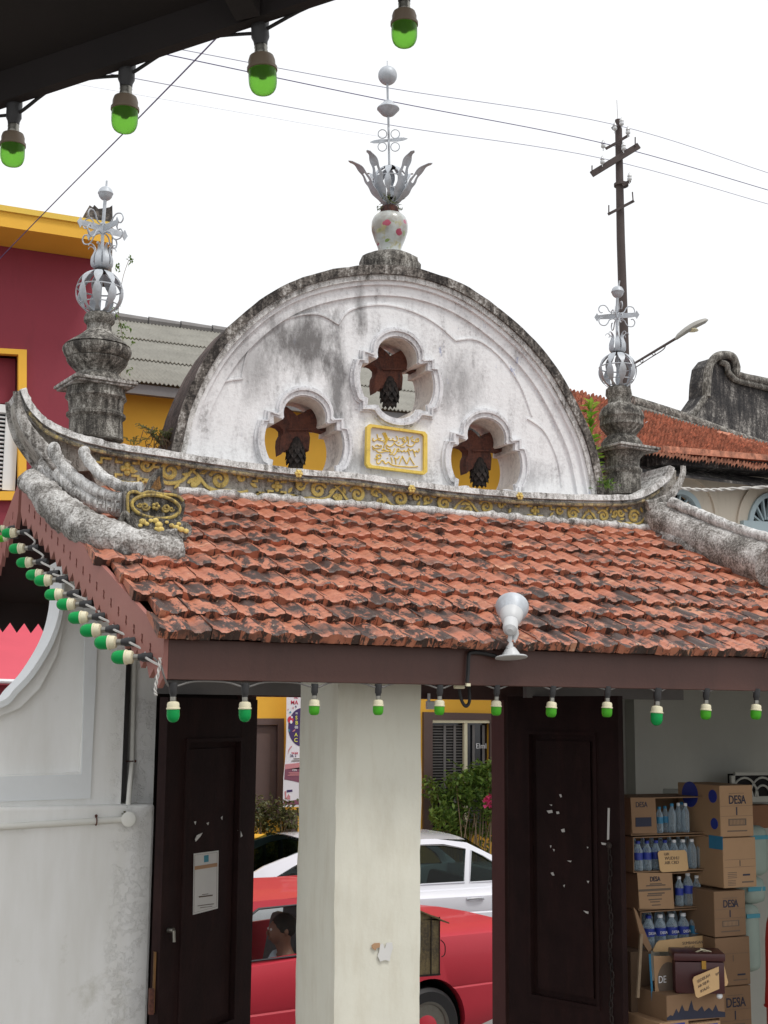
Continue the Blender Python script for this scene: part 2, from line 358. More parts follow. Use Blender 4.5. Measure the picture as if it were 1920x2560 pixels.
def glass(name, tint, ior=1.32):
    n = N(name); o = n.t.nodes['Material Output']; fr = n.nd('ShaderNodeFresnel'); fr.inputs[0].default_value = ior
    tr = n.nd('ShaderNodeBsdfTransparent'); tr.inputs[0].default_value = tint; gl = n.nd('ShaderNodeBsdfGlossy'); gl.inputs['Roughness'].default_value = .02
    ms = n.nd('ShaderNodeMixShader'); n.L(n.math('MULTIPLY', n.math('MINIMUM', fr.outputs[0], .35), n.math('SUBTRACT', 1., n.geo.outputs['Backfacing'])), ms.inputs[0]); n.L(tr.outputs[0], ms.inputs[1]); n.L(gl.outputs[0], ms.inputs[2]); n.L(ms.outputs[0], o.inputs[0]); return n.m
m_glass = glass('car_glass', (.93, .96, .95, 1)); m_glassw = glass('windscreen_glass', (.16, .21, .20, 1), 1.15); m_glassd = glass('tinted_car_glass', (.52, .60, .58, 1)); 
def petmat():
    n = N('bottle_plastic'); o = n.t.nodes['Material Output']; tr = n.nd('ShaderNodeBsdfTransparent'); tr.inputs[0].default_value = (.86, .92, .96, 1)
    n.out(srgb(196, 214, 226), .12, spec=.8); ms = n.nd('ShaderNodeMixShader'); w = n.nd('ShaderNodeLayerWeight'); w.inputs[0].default_value = .45
    n.L(n.math('ADD', n.math('MULTIPLY', w.outputs['Facing'], .75), .22), ms.inputs[0]); n.L(tr.outputs[0], ms.inputs[1]); n.L(n.b.outputs[0], ms.inputs[2]); n.L(ms.outputs[0], o.inputs[0]); return n.m
m_pet = petmat()
m_wglass = paint('dark_window_glass', srgb(34, 36, 42), .08, .1, 4, bump=0, spec=.6)
m_chrome = paint('chrome_trim', srgb(200, 200, 204), .15, 0, 10, metal=1, bump=0)
m_trimb = paint('black_trim', srgb(38, 40, 46), .4, .1, 20, bump=0)
m_seat = paint('grey_seat_fabric', srgb(92, 94, 98), .9, .1, 20)
def cardmat(name, c):
    return paint(name, c, .85, .07, 5, bump=.12, dirt=.15, dirtc=lerpc(c, .75), fine=80)
m_card = cardmat('brown_cardboard', srgb(166, 134, 102)); m_cardd = cardmat('worn_brown_cardboard', srgb(136, 108, 82)); m_cardl = cardmat('pale_cardboard_sign', srgb(206, 172, 126))
m_ink = paint('blue_black_print', srgb(44, 48, 66), .8, 0, 10, bump=0); m_ink2 = paint('grey_print', srgb(104, 90, 78), .8, 0, 10, bump=0)
m_blue = paint('blue_label', srgb(40, 58, 150), .5, .1, 10, bump=0); m_bluel = paint('light_blue_print', srgb(50, 122, 160), .6, .1, 10, bump=0)
m_wp = paint('white_print', srgb(226, 228, 232), .6, 0, 10, bump=0); m_paper = paint('white_paper', srgb(214, 214, 212), .7, .04, 8, bump=.05)
m_cyan = paint('cyan_print', srgb(70, 140, 160), .7, 0, 10, bump=0); m_tan = paint('tan_print', srgb(176, 140, 108), .7, 0, 10, bump=0)
m_maro = paint('maroon_lacquer', srgb(70, 30, 34), .35, .15, 8, bump=.1)
m_brass = paint('brass', srgb(180, 140, 70), .35, .1, 20, metal=.9); m_cap = paint('white_cap', srgb(226, 230, 234), .45, 0, 10, bump=0)
m_sack = paint('pale_green_sack', srgb(150, 166, 158), .75, .08, 5, dirt=.2); m_redp = paint('red_plastic', srgb(170, 26, 32), .35, .05, 10)
m_pbox = weathered('stained_sheet_metal', srgb(120, 106, 70), srgb(96, 82, 54), srgb(58, 50, 38), .4, 2, rough=.6, bumpd=.003)
m_skin = paint('dark_skin', srgb(120, 80, 66), .6, .05, 10, bump=0); m_shirt = paint('blue_grey_shirt', srgb(168, 184, 196), .85, .06, 20); m_hair = paint('black_hair', srgb(26, 22, 22), .8, .1, 30)
m_pinks = paint('pink_red_sheet', srgb(206, 84, 100), .6, .05, 3)
m_flag = paint('white_vinyl', srgb(222, 220, 226), .6, .04, 4, bump=.05); m_purple = paint('purple_print', srgb(64, 42, 96), .6, 0, 4, bump=0)
m_crim = paint('crimson_print', srgb(196, 44, 76), .6, 0, 4, bump=0); m_lemon = paint('yellow_print', srgb(226, 226, 90), .6, 0, 4, bump=0)
m_dusty = paint('dusty_pink_print', srgb(196, 130, 136), .6, 0, 4, bump=0); m_plum = paint('plum_print', srgb(126, 72, 92), .6, 0, 4, bump=0)
def vasemat():
    n = N('floral_porcelain'); p = n.pos((1, 1, 1)); col = n.mix(n.ramp(n.noise(n.pos((3, 3, 3)), 2.5, 6), [(.42, 0.), (.62, .8)]), srgb(188, 194, 192), srgb(134, 124, 112))
    f = n.noise(p, 9, 3, .5); c = n.mix(n.ramp(n.noise(n.pos(loc=(3, 1, 2)), 14, 4), [(.55, 0.), (.62, .8)]), col, srgb(168, 160, 110))
    c = n.mix(n.ramp(n.noise(n.pos(loc=(7, 4, 1)), 12, 5), [(.60, 0.), (.64, .8)]), c, srgb(122, 140, 84))
    for (px, py, r, cc) in ((961, 562, .020, srgb(170, 60, 88)), (990, 586, .021, srgb(160, 56, 84)), (1006, 560, .014, srgb(176, 96, 120)), (950, 604, .012, srgb(160, 90, 110)), (966, 602, .010, srgb(128, 150, 84))):
        msk = ellmask2(n, p, PY(px, py, 6.6), r); c = n.mix(msk, c, cc)
    n.b.inputs['Coat Weight'].default_value = .5
    return n.out(c, .3)
def ellmask2(n, p, c, r):
    sep = n.nd('ShaderNodeSeparateXYZ'); n.L(p, sep.inputs[0])
    dx = n.math('DIVIDE', n.math('SUBTRACT', sep.outputs[0], c.x), r*1.1); dz = n.math('DIVIDE', n.math('SUBTRACT', sep.outputs[2], c.z), r)
    d = n.math('ADD', n.math('MULTIPLY', dx, dx), n.math('MULTIPLY', dz, dz)); d = n.math('ADD', d, n.math('MULTIPLY', n.math('SUBTRACT', n.noise(p, 60, 4), .5), 1.6))
    return n.ramp(d, [(.7, 1.), (.95, 0.)])
m_vase = vasemat()
# writing: text curves turned into thin meshes
def textmesh(name, body, origin, xdir, zdir, size, mat, parent=None, align='CENTER', depth=.0008, sx=1.0, bold=0.0):
    cu = bpy.data.curves.new(name, 'FONT'); cu.body = body; cu.size = 1; cu.align_x = align; cu.extrude = .5; cu.offset = bold; cu.resolution_u = 3
    o = bpy.data.objects.new(name, cu); COL.objects.link(o); dg = bpy.context.evaluated_depsgraph_get()
    me = bpy.data.meshes.new_from_object(o.evaluated_get(dg)); bpy.data.objects.remove(o); bpy.data.curves.remove(cu)
    X = Vector(xdir).normalized(); Zd = Vector(zdir).normalized(); Nn = X.cross(Zd)
    for v in me.vertices: v.co = Vector(origin) + X*(v.co.x*size*sx) + Zd*(v.co.y*size) + Nn*(v.co.z*2*depth)
    me.materials.clear(); me.materials.append(mat); r = bpy.data.objects.new(name, me); COL.objects.link(r)
    if parent is not None: r.parent = parent; r.matrix_parent_inverse = Matrix.Translation(-parent.location)
    return r
# ================================================================== SETTING
def struct(name, mb, mat): return tag(mb.build(name, mat), kind='structure')
g = MB(); g.face([(-150, -80, 0), (300, -80, 0), (300, 400, 0), (-150, 400, 0)]); struct('street', g, m_asph)
g = MB(); g.bx(-6, 12, -6, 7.3, .004, .14); struct('courtyard_paving', g, m_floor)
g = MB(); g.bx(-6, 30, 13.7, 15.4, .004, .16); struct('pavement', g, m_floor)
# ================================================================== GATEHOUSE
GH = thing('gatehouse', 'old gatehouse with orange tiled roof, gilded ridge and half round white pediment above dark doors', 'gatehouse', (3, 5.8, .14))
YE, YR = 4.88, 6.50                      # eave board plane, ridge plane
ZB = EYE.z + .128; ZR = EYE.z + 1.10     # underside of the eave board, foot of the ridge wall
E0 = PY(412, 1592, YE-.05)               # roof corner, top of tiles
ZE = E0.z; SL = (ZR-ZE)/(YR-.02-(YE-.05))
def PS(px, py, off=0.0):                 # pixel onto the front roof slope
    n = Vector((0, -SL, 1)).normalized(); return PP(px, py, Vector((0, YE-.05, ZE))+n*off, n)
XL0 = E0.x; AP = PY(62, 1236, YR); XL1 = AP.x
def xleft(y): return XL0 + (XL1-XL0)*(y-(YE-.05))/(YR-(YE-.05))
HR0 = PY(1650, 1300, YR); HR1 = PS(1930, 1470)
# --- roof tiles, front slope
def hipx(y): return HR0.x + (HR1.x-HR0.x)*(YR-y)/(YR-HR1.y)
mb = MB(); TW, NR = .200, 10
YR0 = YE-.05; dy = (YR-YR0)/NR
nrm = Vector((0, -SL, 1)).normalized(); sld = Vector((0, 1, SL)).normalized()
def tprof(u):
    c = abs(cos(2*pi*u)); h = .0135*min(1, 1.25*c*c) - .004
    if u < .04: h += .003
    h += .0022*max(0, cos(2*pi*u*8))
    return h
NU = 30
for r in range(NR):
    y0 = YR0 + r*dy - .012; xl = xleft(y0) - .02 + random.uniform(-.03, .03) + (.05 if r % 2 else 0); xr = min(hipx(y0)+.15, 7.2)
    x = xl - (0 if r % 2 else 0)
    off = (.5*TW if r % 2 else 0); k = 0
    while x < xr:
        w = TW if not (k == 0 and r % 2) else TW*.55
        us = 0 if w == TW else .45
        L_ = sqrt(1+SL*SL)*dy*1.16; jz = random.uniform(-.0015, .002); jy = random.uniform(-.006, .006); tl = random.uniform(-.004, .005); lift = .036
        base = Vector((x, y0+jy, ZE+SL*(y0+jy-YR0)))
        top, lip, back, und = [], [], [], []
        for i in range(NU+1):
            u = us+(1-us)*i/NU; px_ = (u-us)*TW*.997; h = tprof(u)
            edge = random.uniform(-.0022, .0022)
            a = base + Vector((px_, 0, 0)) + nrm*(lift+h+jz+tl*u) + sld*edge
            top.append(a + sld*.006); lip.append(a - nrm*.005 - sld*(.002)); und.append(a - nrm*(.040+.75*h) + sld*(.004 if abs(cos(2*pi*u)) > .5 else .012))
            back.append(base + Vector((px_, 0, 0)) + nrm*(.006+h) + sld*L_)
        mid = [t.lerp(b, .5)+nrm*random.uniform(-.001, .001) for t, b in zip(top, back)]
        n1 = NU+1; vs = und+lip+top+mid+back; fs = []
        for q in range(4):
            for i in range(NU): fs.append((q*n1+i, q*n1+i+1, (q+1)*n1+i+1, (q+1)*n1+i))
        for i in (0, NU):                      # side skins
            s_ = [und[i], lip[i], top[i], mid[i], back[i], back[i]-nrm*.02]; b0 = len(vs); vs += s_; fs.append(tuple(range(b0, b0+6)))
        mb.add(vs, fs); x += w + random.uniform(0, .003); k += 1
ro = mb.build('roof_tiles', m_tile, GH, True, 35)
# rear slope: plain tiled surface, same pitch
mb = MB(); RS = 2*YR; YB = YR+.95; ZBk = ZR-.95*SL
for r in range(4, NR-1):
    y0 = RS-YR0 - r*dy + .01
    for k in range(int((6.6-XL1)/TW)+1):
        x = XL1+.01+k*TW; b = Vector((x, y0, ZE+SL*(y0-RS+YR0)*-1)); n2 = Vector((0, SL, 1)).normalized(); s2 = Vector((0, -1, SL)).normalized()
        row = []
        for i in range(7):
            u = i/6; h = tprof(u); row.append((b+Vector((u*TW*.985, 0, 0))+n2*(.03+h), b+Vector((u*TW*.985, 0, 0))+n2*(.006+h)+s2*dy*1.3, b+Vector((u*TW*.985, 0, 0))+n2*0))
        vs = [p for t in row for p in t]; fs = []
        for i in range(6): fs += [(i*3, i*3+3, i*3+4, i*3+1), (i*3+2, i*3+5, i*3+3, i*3)]
        mb.add(vs, fs)
mb.build('rear_roof_tiles', m_tile, GH, True, 35)
# --- boards under the tiles (ceiling seen from below)
mb = MB()
def slab(a, b, c, d, t, m=0):
    u = Vector((0, 0, -t)); P_ = [Vector(p) for p in (a, b, c, d)]; mb.add(P_+[p+u for p in P_], [(0,1,2,3),(7,6,5,4),(0,4,5,1),(1,5,6,2),(2,6,7,3),(3,7,4,0)], m)
slab((XL0+.03, YE+.02, ZE-.012), (7.3, YE+.02, ZE-.012), (7.3, YR, ZR-.012), (XL1+.03, YR, ZR-.012), .02)
slab((XL1+.03, YR, ZR-.012), (7.3, YR, ZR-.012), (7.3, YB, ZBk-.012), (XL1-.05, YB, ZBk-.012), .02)
for k in range(9):
    x = XL0+.3+k*.6; slab((x, YE+.02, ZE-.034), (x+.06, YE+.02, ZE-.034), (x+.06, YR, ZR-.034), (x, YR, ZR-.034), .09)
    slab((x, YR, ZR-.034), (x+.06, YR, ZR-.034), (x+.06, YB, ZBk-.034), (x, YB, ZBk-.034), .09)
mb.build('roof_boards', m_beam, GH)
# --- eave fascia (front), rear fascia with saw teeth
c0 = PY(418, 1700, YE).x
mb = MB(); mb.bev(((c0+7.3)/2, YE+.012, (ZB+ZE-.004)/2), (7.3-c0, .028, ZE-.004-ZB), .003); mb.build('eave_board', m_brown, GH)
def teethboard(name, A, B, h, mat, teeth=.055, holes=True, th=.02, step=.075, side=Vector((-1, 0, 0))):
    d = (B-A); L_ = sqrt(d.x**2+d.y**2); sl = d.z/L_; hd = Vector((d.x, d.y, 0))/L_; nn = Vector((-hd.y, hd.x, 0)); nn = nn if nn.dot(side) > 0 else -nn
    n_ = int(L_/step); out = [(0, 0), (L_, 0)]
    bot = []
    for i in range(n_):
        a = L_*i/n_; b = L_*(i+1)/n_; bot += [(a, -h), ((a+b)/2, -h-teeth)]
    bot.append((L_, -h)); out = [(0, 0)] + bot + [(L_, 0)]
    hs = []
    if holes:
        for i in range(1, n_-1):
            x = L_*(i+.5)/n_; z = -h*.60; r = .0085
            hs.append([(x+r*cos(t), z+.004+r*sin(t)) for t in [k*pi/4 for k in range(-1, 6)]]+[(x-.006, z-.012), (x-.010, z-.020), (x, z-.030), (x+.010, z-.020), (x+.006, z-.012)])
    f = lambda o: (lambda x, z: A+hd*x+Vector((0, 0, sl*x+z))+nn*o)
    mb = MB(); mb.plate(out, hs, f(th), f(0)); return mb.build(name, mat, GH)
A = Vector((c0+.001, YE, ZE+.012)); B = Vector((XL1+.004, YR, ZR+.03))
teethboard('verge_board', A, B, .165, m_brown_f)
teethboard('rear_verge_board', Vector((XL1-.004, YR+.03, ZR+.028)), Vector((XL1-.06, YB, ZBk+.03)), .165, m_brown_f)
teethboard('rear_eave_board', Vector((XL1-.05, YB, ZBk+.02)), Vector((7.3, YB, ZBk+.02)), .16, m_beam, side=Vector((0, 1, 0)), holes=False)
# --- ridge wall with upswept ends (frieze), traced outline
top = [(40, 990), (55, 978), (75, 1022), (116, 1063), (174, 1090), (231, 1107), (301, 1122), (405, 1137), (521, 1155), (694, 1178), (868, 1192), (960, 1204), (1134, 1226), (1307, 1240), (1481, 1246), (1568, 1243), (1614, 1225), (1649, 1196), (1662, 1170), (1690, 1176)]
YF = YR-.03
tw = smooth([PY(x, y, YF) for x, y in top], 4); bot = [PY(x, y, YF) for x, y in [(1690, 1200), (1676, 1235), (1658, 1268)]]
zb = ZR-.03
xs0 = PY(255, 1200, YF).x
left = [PY(x, y, YF) for x, y in [(150, 1182), (118, 1165), (84, 1120), (55, 1072), (42, 1030)]]
out = [(p.x, p.z) for p in tw] + [(p.x, p.z) for p in bot] + [(PY(1655, 1300, YF).x, zb), (xs0, zb), (xs0-.06, zb+.12)] + [(p.x, p.z) for p in left]
mb = MB(); mb.plate(out, [], lambda x, z: Vector((x, YF, z)), lambda x, z: Vector((x, YF+.19, z)))
FZ = mb.build('ridge_wall', m_frieze, GH)
mb = MB()       # lip moulding along the top: slab, bead, fillet
def sweep_rect(path, y0, y1, t0, t1, jit=0):
    P_ = path; n = len(P_); vs = []
    for i, p in enumerate(P_):
        t = (P_[min(i+1, n-1)]-P_[max(i-1, 0)]).normalized(); nn = Vector((-t.z, 0, t.x)); nn = nn if nn.z > -.2 else -nn
        j = random.uniform(-jit, jit)
        vs += [Vector((p.x, y0+random.uniform(-jit, jit), p.z))+nn*t0, Vector((p.x, y1, p.z))+nn*t0, Vector((p.x, y1, p.z))+nn*(t1+j), Vector((p.x, y0+.008, p.z))+nn*(t1+j)]
    fs = []
    for i in range(n-1):
        for k in range(4): fs.append((i*4+k, i*4+(k+1) % 4, i*4+4+(k+1) % 4, i*4+4+k))
    fs += [(0, 1, 2, 3), tuple((n-1)*4+k for k in (3, 2, 1, 0))]; mb.add(vs, fs)
lp = smooth([PY(x, y, YF) for x, y in top[1:-1]], 8)
sweep_rect(lp, YF-.075, YF+.25, -.022, .012, .003)
sweep_rect(lp, YF-.050, YF+.22, -.040, -.0225, .002)
mb.build('ridge_lip', m_mould_l, FZ, True, 30)
mb = MB(); mb.tube([p+Vector((0, -.054-(YF-YF), -.046)) for p in lp[6:-10]], [.010+random.uniform(-.002, .002) for _ in lp[6:-10]], 8); mb.build('gilded_bead', weathered('worn_gold_bead', srgb(222, 198, 116), srgb(168, 156, 128), srgb(76, 72, 66), .70, 3, bumpd=.003), FZ, True)
# left upswept end: hollow trough of two leaves
mb = MB()
for dyy in (-.06, .19):
    pth = smooth([PY(x, y, YF)+Vector((0, dyy, 0)) for x, y in [(36, 985), (44, 1030), (62, 1076), (95, 1120), (130, 1158), (160, 1180)]], 6)
    mb.tube(pth, [.010+.022*i/len(pth) for i in range(len(pth))], 8, squash=1.6); mb.build('upswept_end', m_mould, FZ, True); mb = MB()
for dyy in (-.07, .15):
    pth = smooth([PY(x, y, YF)+Vector((0, dyy, 0)) for x, y in [(1690, 1170), (1688, 1195), (1668, 1232), (1640, 1256), (1600, 1268)]], 6)
    mb.tube(pth, [.012+.010*i/len(pth) for i in range(len(pth))], 8, squash=1.5); mb.build('upswept_end', m_mould, FZ, True); mb = MB()
# foot flashing of grey mortar
mb = MB(); n_ = 90
x0, x1 = PY(440, 1240, YF).x, PY(1645, 1320, YF).x
pts = [Vector((x0+(x1-x0)*i/n_, YF-.035+random.uniform(-.006, .006), ZR+.012+random.uniform(-.006, .008))) for i in range(n_+1)]
mb.tube(pts, [.024+random.uniform(-.006, .006) for _ in pts], 8); mb.build('mortar_flashing', m_mould_l, FZ, True, 80)
# --- gilded ornament of the ridge wall
def spiral(c, r, turns=1.6, a0=0, hand=1, n=26, end=.12):
    return [c + Vector((cos(a0+hand*t*turns*2*pi)*r*(1-(1-end)*t), 0, sin(a0+hand*t*turns*2*pi)*r*(1-(1-end)*t))) for t in [i/n for i in range(n+1)]]
mb = MB(); FL = Vector((0, 1, 0)); yo = YF-.006
def gt(path, r): 
    n = len(path); rr = [r*(.55+.6*sin(pi*min(1, .15+.85*i/(n-1)))) for i in range(n)] if not hasattr(r, '__len__') else r
    mb.tube(path, rr, 6, flat=FL, squash=.8)
def scrollmotif(px, py, s, h):
    c = PY(px, py, yo)
    gt(spiral(c+Vector((.0, 0, .002))*s, .040*s, 1.5, pi*(.1 if h > 0 else .9), h), .0095*s)
    S = [(-.12, -.034), (-.085, -.045), (-.04, -.04), (.0, -.045), (.05, -.03), (.085, .01), (.12, .035)]
    gt(smooth([c+Vector((h*x*s, 0, z*s)) for x, z in S], 4), .0075*s)
    gt(spiral(c+Vector((-h*.095, 0, .018))*s, .024*s, 1.2, 0, -h), .0075*s)
    gt(spiral(c+Vector((h*.105, 0, -.024))*s, .020*s, 1.2, pi, h), .007*s)
    for a, q in ((-.06, .035), (.055, .045), (.135, .01), (-.145, -.01), (.03, -.05), (-.03, .05)):
        b = c+Vector((h*a, 0, q))*s; dd = Vector((h*random.uniform(-.6, .9), 0, random.uniform(-.5, .7))).normalized()
        mb.tube([b-dd*.016*s, b, b+dd*.018*s], [.003, .010*s, .002], 6, flat=FL, squash=.8)
def keymotif(px, py, s):
    c = PY(px, py, yo)
    def b(x0, x1, z0, z1): mb.box(c+Vector(((x0+x1)/2*s, 0, (z0+z1)/2*s)), (abs(x1-x0)*s, .014, abs(z1-z0)*s))
    w = .009
    for sg in (-1, 1):
        b(sg*.012, sg*.05, .045, .045+w); b(sg*.041, sg*.05, .020, .045); b(sg*.02, sg*.041, .020, .020+w)
        b(sg*.012, sg*.05, -.05, -.05-w); b(sg*.041, sg*.05, -.022, -.05); b(sg*.018, sg*.041, -.022, -.022-w)
        b(sg*.06, sg*.105, -.034, -.034-w); b(sg*.096, sg*.105, -.034, -.058); b(sg*.06, sg*.069, -.060, -.036)
        b(sg*.065, sg*.11, .030, .030+w); b(sg*.101, sg*.11, .012, .030); b(sg*.11, sg*.13, .012, .012+w)
    b(-.012, .012, .045, .045+w); b(-.012, .012, -.05, -.05-w)
    for a in range(4): mb.sphere(c+Vector((.017*cos(a*pi/2)*s, -.002, .017*sin(a*pi/2)*s)), .0125*s, 8, sq=(1, .6, 1))
    mb.sphere(c+Vector((0, -.006, 0)), .009*s, 8)
keymotif(318, 1172, 1.25); scrollmotif(425, 1180, 1.3, 1); scrollmotif(548, 1200, 1.3, -1); keymotif(692, 1216, 1.05); scrollmotif(796, 1226, 1.1, 1); scrollmotif(893, 1237, 1.1, -1)
scrollmotif(1000, 1248, 1.08, -1); scrollmotif(1110, 1260, 1.08, 1); scrollmotif(1215, 1268, 1.05, -1); keymotif(1337, 1277, 1.0); scrollmotif(1433, 1286, 1.0, 1); scrollmotif(1508, 1290, .9, -1); scrollmotif(1585, 1292, 1.0, 1)
mb.build('gilded_scrollwork', m_gold, FZ, True, 50)
for px, py in ((1030, 1222), (1300, 1240), (747, 1184)):
    mb = MB(); c = PY(px, py, YF-.078)
    for a in range(6): mb.sphere(c+Vector((cos(a*pi/3)*.014, 0, sin(a*pi/3)*.014)), .0095, 8, sq=(1, .6, 1))
    mb.sphere(c+Vector((0, -.006, 0)), .008, 8); mb.build('gilded_flower', m_gold, FZ, True)
# --- pediment
YP = YR+.03; TH = .24
arch_px = [(424, 1140), (430, 1110), (458, 1004), (524, 880), (606, 791), (695, 729), (785, 695), (881, 678), (970, 676), (1053, 689), (1142, 722), (1224, 774), (1307, 846), (1375, 928), (1430, 1025), (1471, 1121), (1496, 1240)]
arch = smooth([PY(x, y, YP) for x, y in arch_px], 5)
CX = (arch[0].x+arch[-1].x)/2; CZ = arch[0].z-.02
def inset(pl, d):
    out = []
    n = len(pl)
    for i, p in enumerate(pl):
        t = (pl[min(i+1, n-1)]-pl[max(i-1, 0)]).normalized(); nn = Vector((t.z, 0, -t.x))
        if nn.dot(Vector((CX, 0, CZ))-p) < 0: nn = -nn
        q = p+nn*d; out.append(q)
    return out
def half(s=1.0):
    a = []
    for k in range(9): t = pi/2-k*(pi/2+.25)/8; a.append((.105*cos(t), .125+.105*sin(t)))
    a += [(.110, .092), (.152, .104), (.150, .062)]
    for k in range(9): t = .42-k*(.95)/8; a.append((.02+.172*cos(t), -.02+.20*sin(t)))
    a += [(.150, -.128), (.154, -.166), (.112, -.158)]
    for k in range(7): t = -.2-k*(pi/2-.2)/6; a.append((.10*cos(t), -.145+.075*sin(t)))
    return a
h_ = half(); h_ = [(x*1.15, z) for x, z in h_]; quat = h_ + [(-x, z) for x, z in h_[::-1]][1:-1]
WC = [PY(992, 947, YP), PY(760, 1098, YP), PY(1214, 1148, YP)]
WS = [1.03, 1.02, 1.03]
def shape(i, k=1.0, off=0.0):
    c = WC[i]; o = []
    for x, z in quat:
        r = sqrt(x*x+z*z); f = (k*WS[i]) + off/max(r, .05); o.append((c.x+x*f, c.z+z*f))
    return o
def clipz(l): return [(x, max(z, base_z(x)+.001)) for x, z in l]
def base_z(x):       # top of the ridge lip under x
    for i in range(len(lp)-1):
        if lp[i].x <= x <= lp[i+1].x: return lp[i].z + (lp[i+1].z-lp[i].z)*(x-lp[i].x)/(lp[i+1].x-lp[i].x+1e-9) - .03
    return lp[-1].z-.03
def archpoly(pl):
    o = [(p.x, p.z) for p in pl]; n = 14; xa, xb = pl[-1].x, pl[0].x
    return o + [(xa+(xb-xa)*i/n, base_z(xa+(xb-xa)*i/n)) for i in range(0, n+1)]
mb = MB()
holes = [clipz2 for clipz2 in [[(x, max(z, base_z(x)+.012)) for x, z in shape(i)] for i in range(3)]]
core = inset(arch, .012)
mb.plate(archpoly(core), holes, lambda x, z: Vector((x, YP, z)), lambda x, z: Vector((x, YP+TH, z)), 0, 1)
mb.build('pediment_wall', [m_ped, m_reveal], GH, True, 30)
PW = GH.children[-1]
def band(pl, d0, d1, y0, y1, name, mats, jit=0):
    a, b = inset(pl, d0), inset(pl, d1); n = len(a); vs = []
    for i in range(n):
        j = random.uniform(-jit, jit)
        vs += [Vector((a[i].x, y1, a[i].z+j)), Vector((a[i].x, y0, a[i].z+j)), Vector((b[i].x, y0, b[i].z)), Vector((b[i].x, y1, b[i].z))]
    m = MB(); top, rest = [], []
    for i in range(n-1):
        m.add([vs[i*4], vs[i*4+1], vs[i*4+5], vs[i*4+4]], [(0, 1, 2, 3)], 1)
        m.add([vs[i*4+1], vs[i*4+2], vs[i*4+6], vs[i*4+5]], [(0, 1, 2, 3)], 0); m.add([vs[i*4+2], vs[i*4+3], vs[i*4+7], vs[i*4+6]], [(0, 1, 2, 3)], 0)
    m.add([vs[0], vs[1], vs[2], vs[3]], [(0, 1, 2, 3)], 0); m.add([vs[-4], vs[-3], vs[-2], vs[-1]], [(3, 2, 1, 0)], 0)
    return m.build(name, mats, PW, True, 40)
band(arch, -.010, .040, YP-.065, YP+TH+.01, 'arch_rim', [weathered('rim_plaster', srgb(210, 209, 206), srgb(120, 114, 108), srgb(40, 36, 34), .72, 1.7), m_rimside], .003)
band(arch, .040, .070, YP-.050, YP+.05, 'arch_moulding', [m_mould_l, m_mould_l])
band(arch, .070, .093, YP-.034, YP+.05, 'arch_moulding', [m_ped, m_ped])
band(arch, .093, .150, YP-.016, YP+.05, 'arch_moulding', [m_ped, m_ped])
# window surrounds
for i in range(3):
    mb = MB()
    for (o0, o1, yy) in ((.004, .030, -.020), (.030, .044, -.030), (.044, .058, -.012)):
        a = [(x, max(z, base_z(x)+.01)) for x, z in shape(i, 1, o1)]; b = [(x, max(z, base_z(x)+.012)) for x, z in shape(i, 1, o0)]
        n = len(a)
        for k in range(n):
            q = (k+1) % n
            if abs(a[k][1]-a[q][1])+abs(a[k][0]-a[q][0]) < 1e-5: continue
            A0, A1, B0, B1 = a[k], a[q], b[k], b[q]; Yt, Yb = YP+yy, YP+.02
            mb.add([(A0[0], Yb, A0[1]), (A1[0], Yb, A1[1]), (A1[0], Yt, A1[1]), (A0[0], Yt, A0[1]), (B0[0], Yt, B0[1]), (B1[0], Yt, B1[1]), (B1[0], Yb, B1[1]), (B0[0], Yb, B0[1])], [(0, 1, 2, 3), (3, 2, 5, 4), (4, 5, 6, 7)])
    mb.build('window_surround', m_surr, PW, True, 35)
# lobed raised line on the field
lob = [(470, 1120), (505, 1040), (530, 985), (560, 955), (606, 947), (606, 935), (625, 870), (680, 815), (745, 789), (800, 787), (846, 811), (868, 780), (912, 765), (972, 763), (1040, 782), (1094, 812), (1138, 851), (1192, 850), (1250, 892), (1300, 962), (1330, 1040)]
lob2 = [(1318, 1046), (1362, 1080), (1394, 1150), (1404, 1215)]
mb = MB()
for l in (lob, lob2):
    p = [PY(x, y, YP-.001) for x, y in l]; s_ = []
    for i in range(len(p)-1):
        for k in range(4): s_.append(p[i].lerp(p[i+1], k/4))
    s_ = smooth(p, 5) if l is lob2 else smooth(p[:5], 5)[:-1]+smooth(p[4:11], 5)[:-1]+smooth(p[10:17], 5)[:-1]+smooth(p[16:], 5)
    mb.tube(s_, .008, 6)
mb.build('raised_outline', m_ped, PW, True)
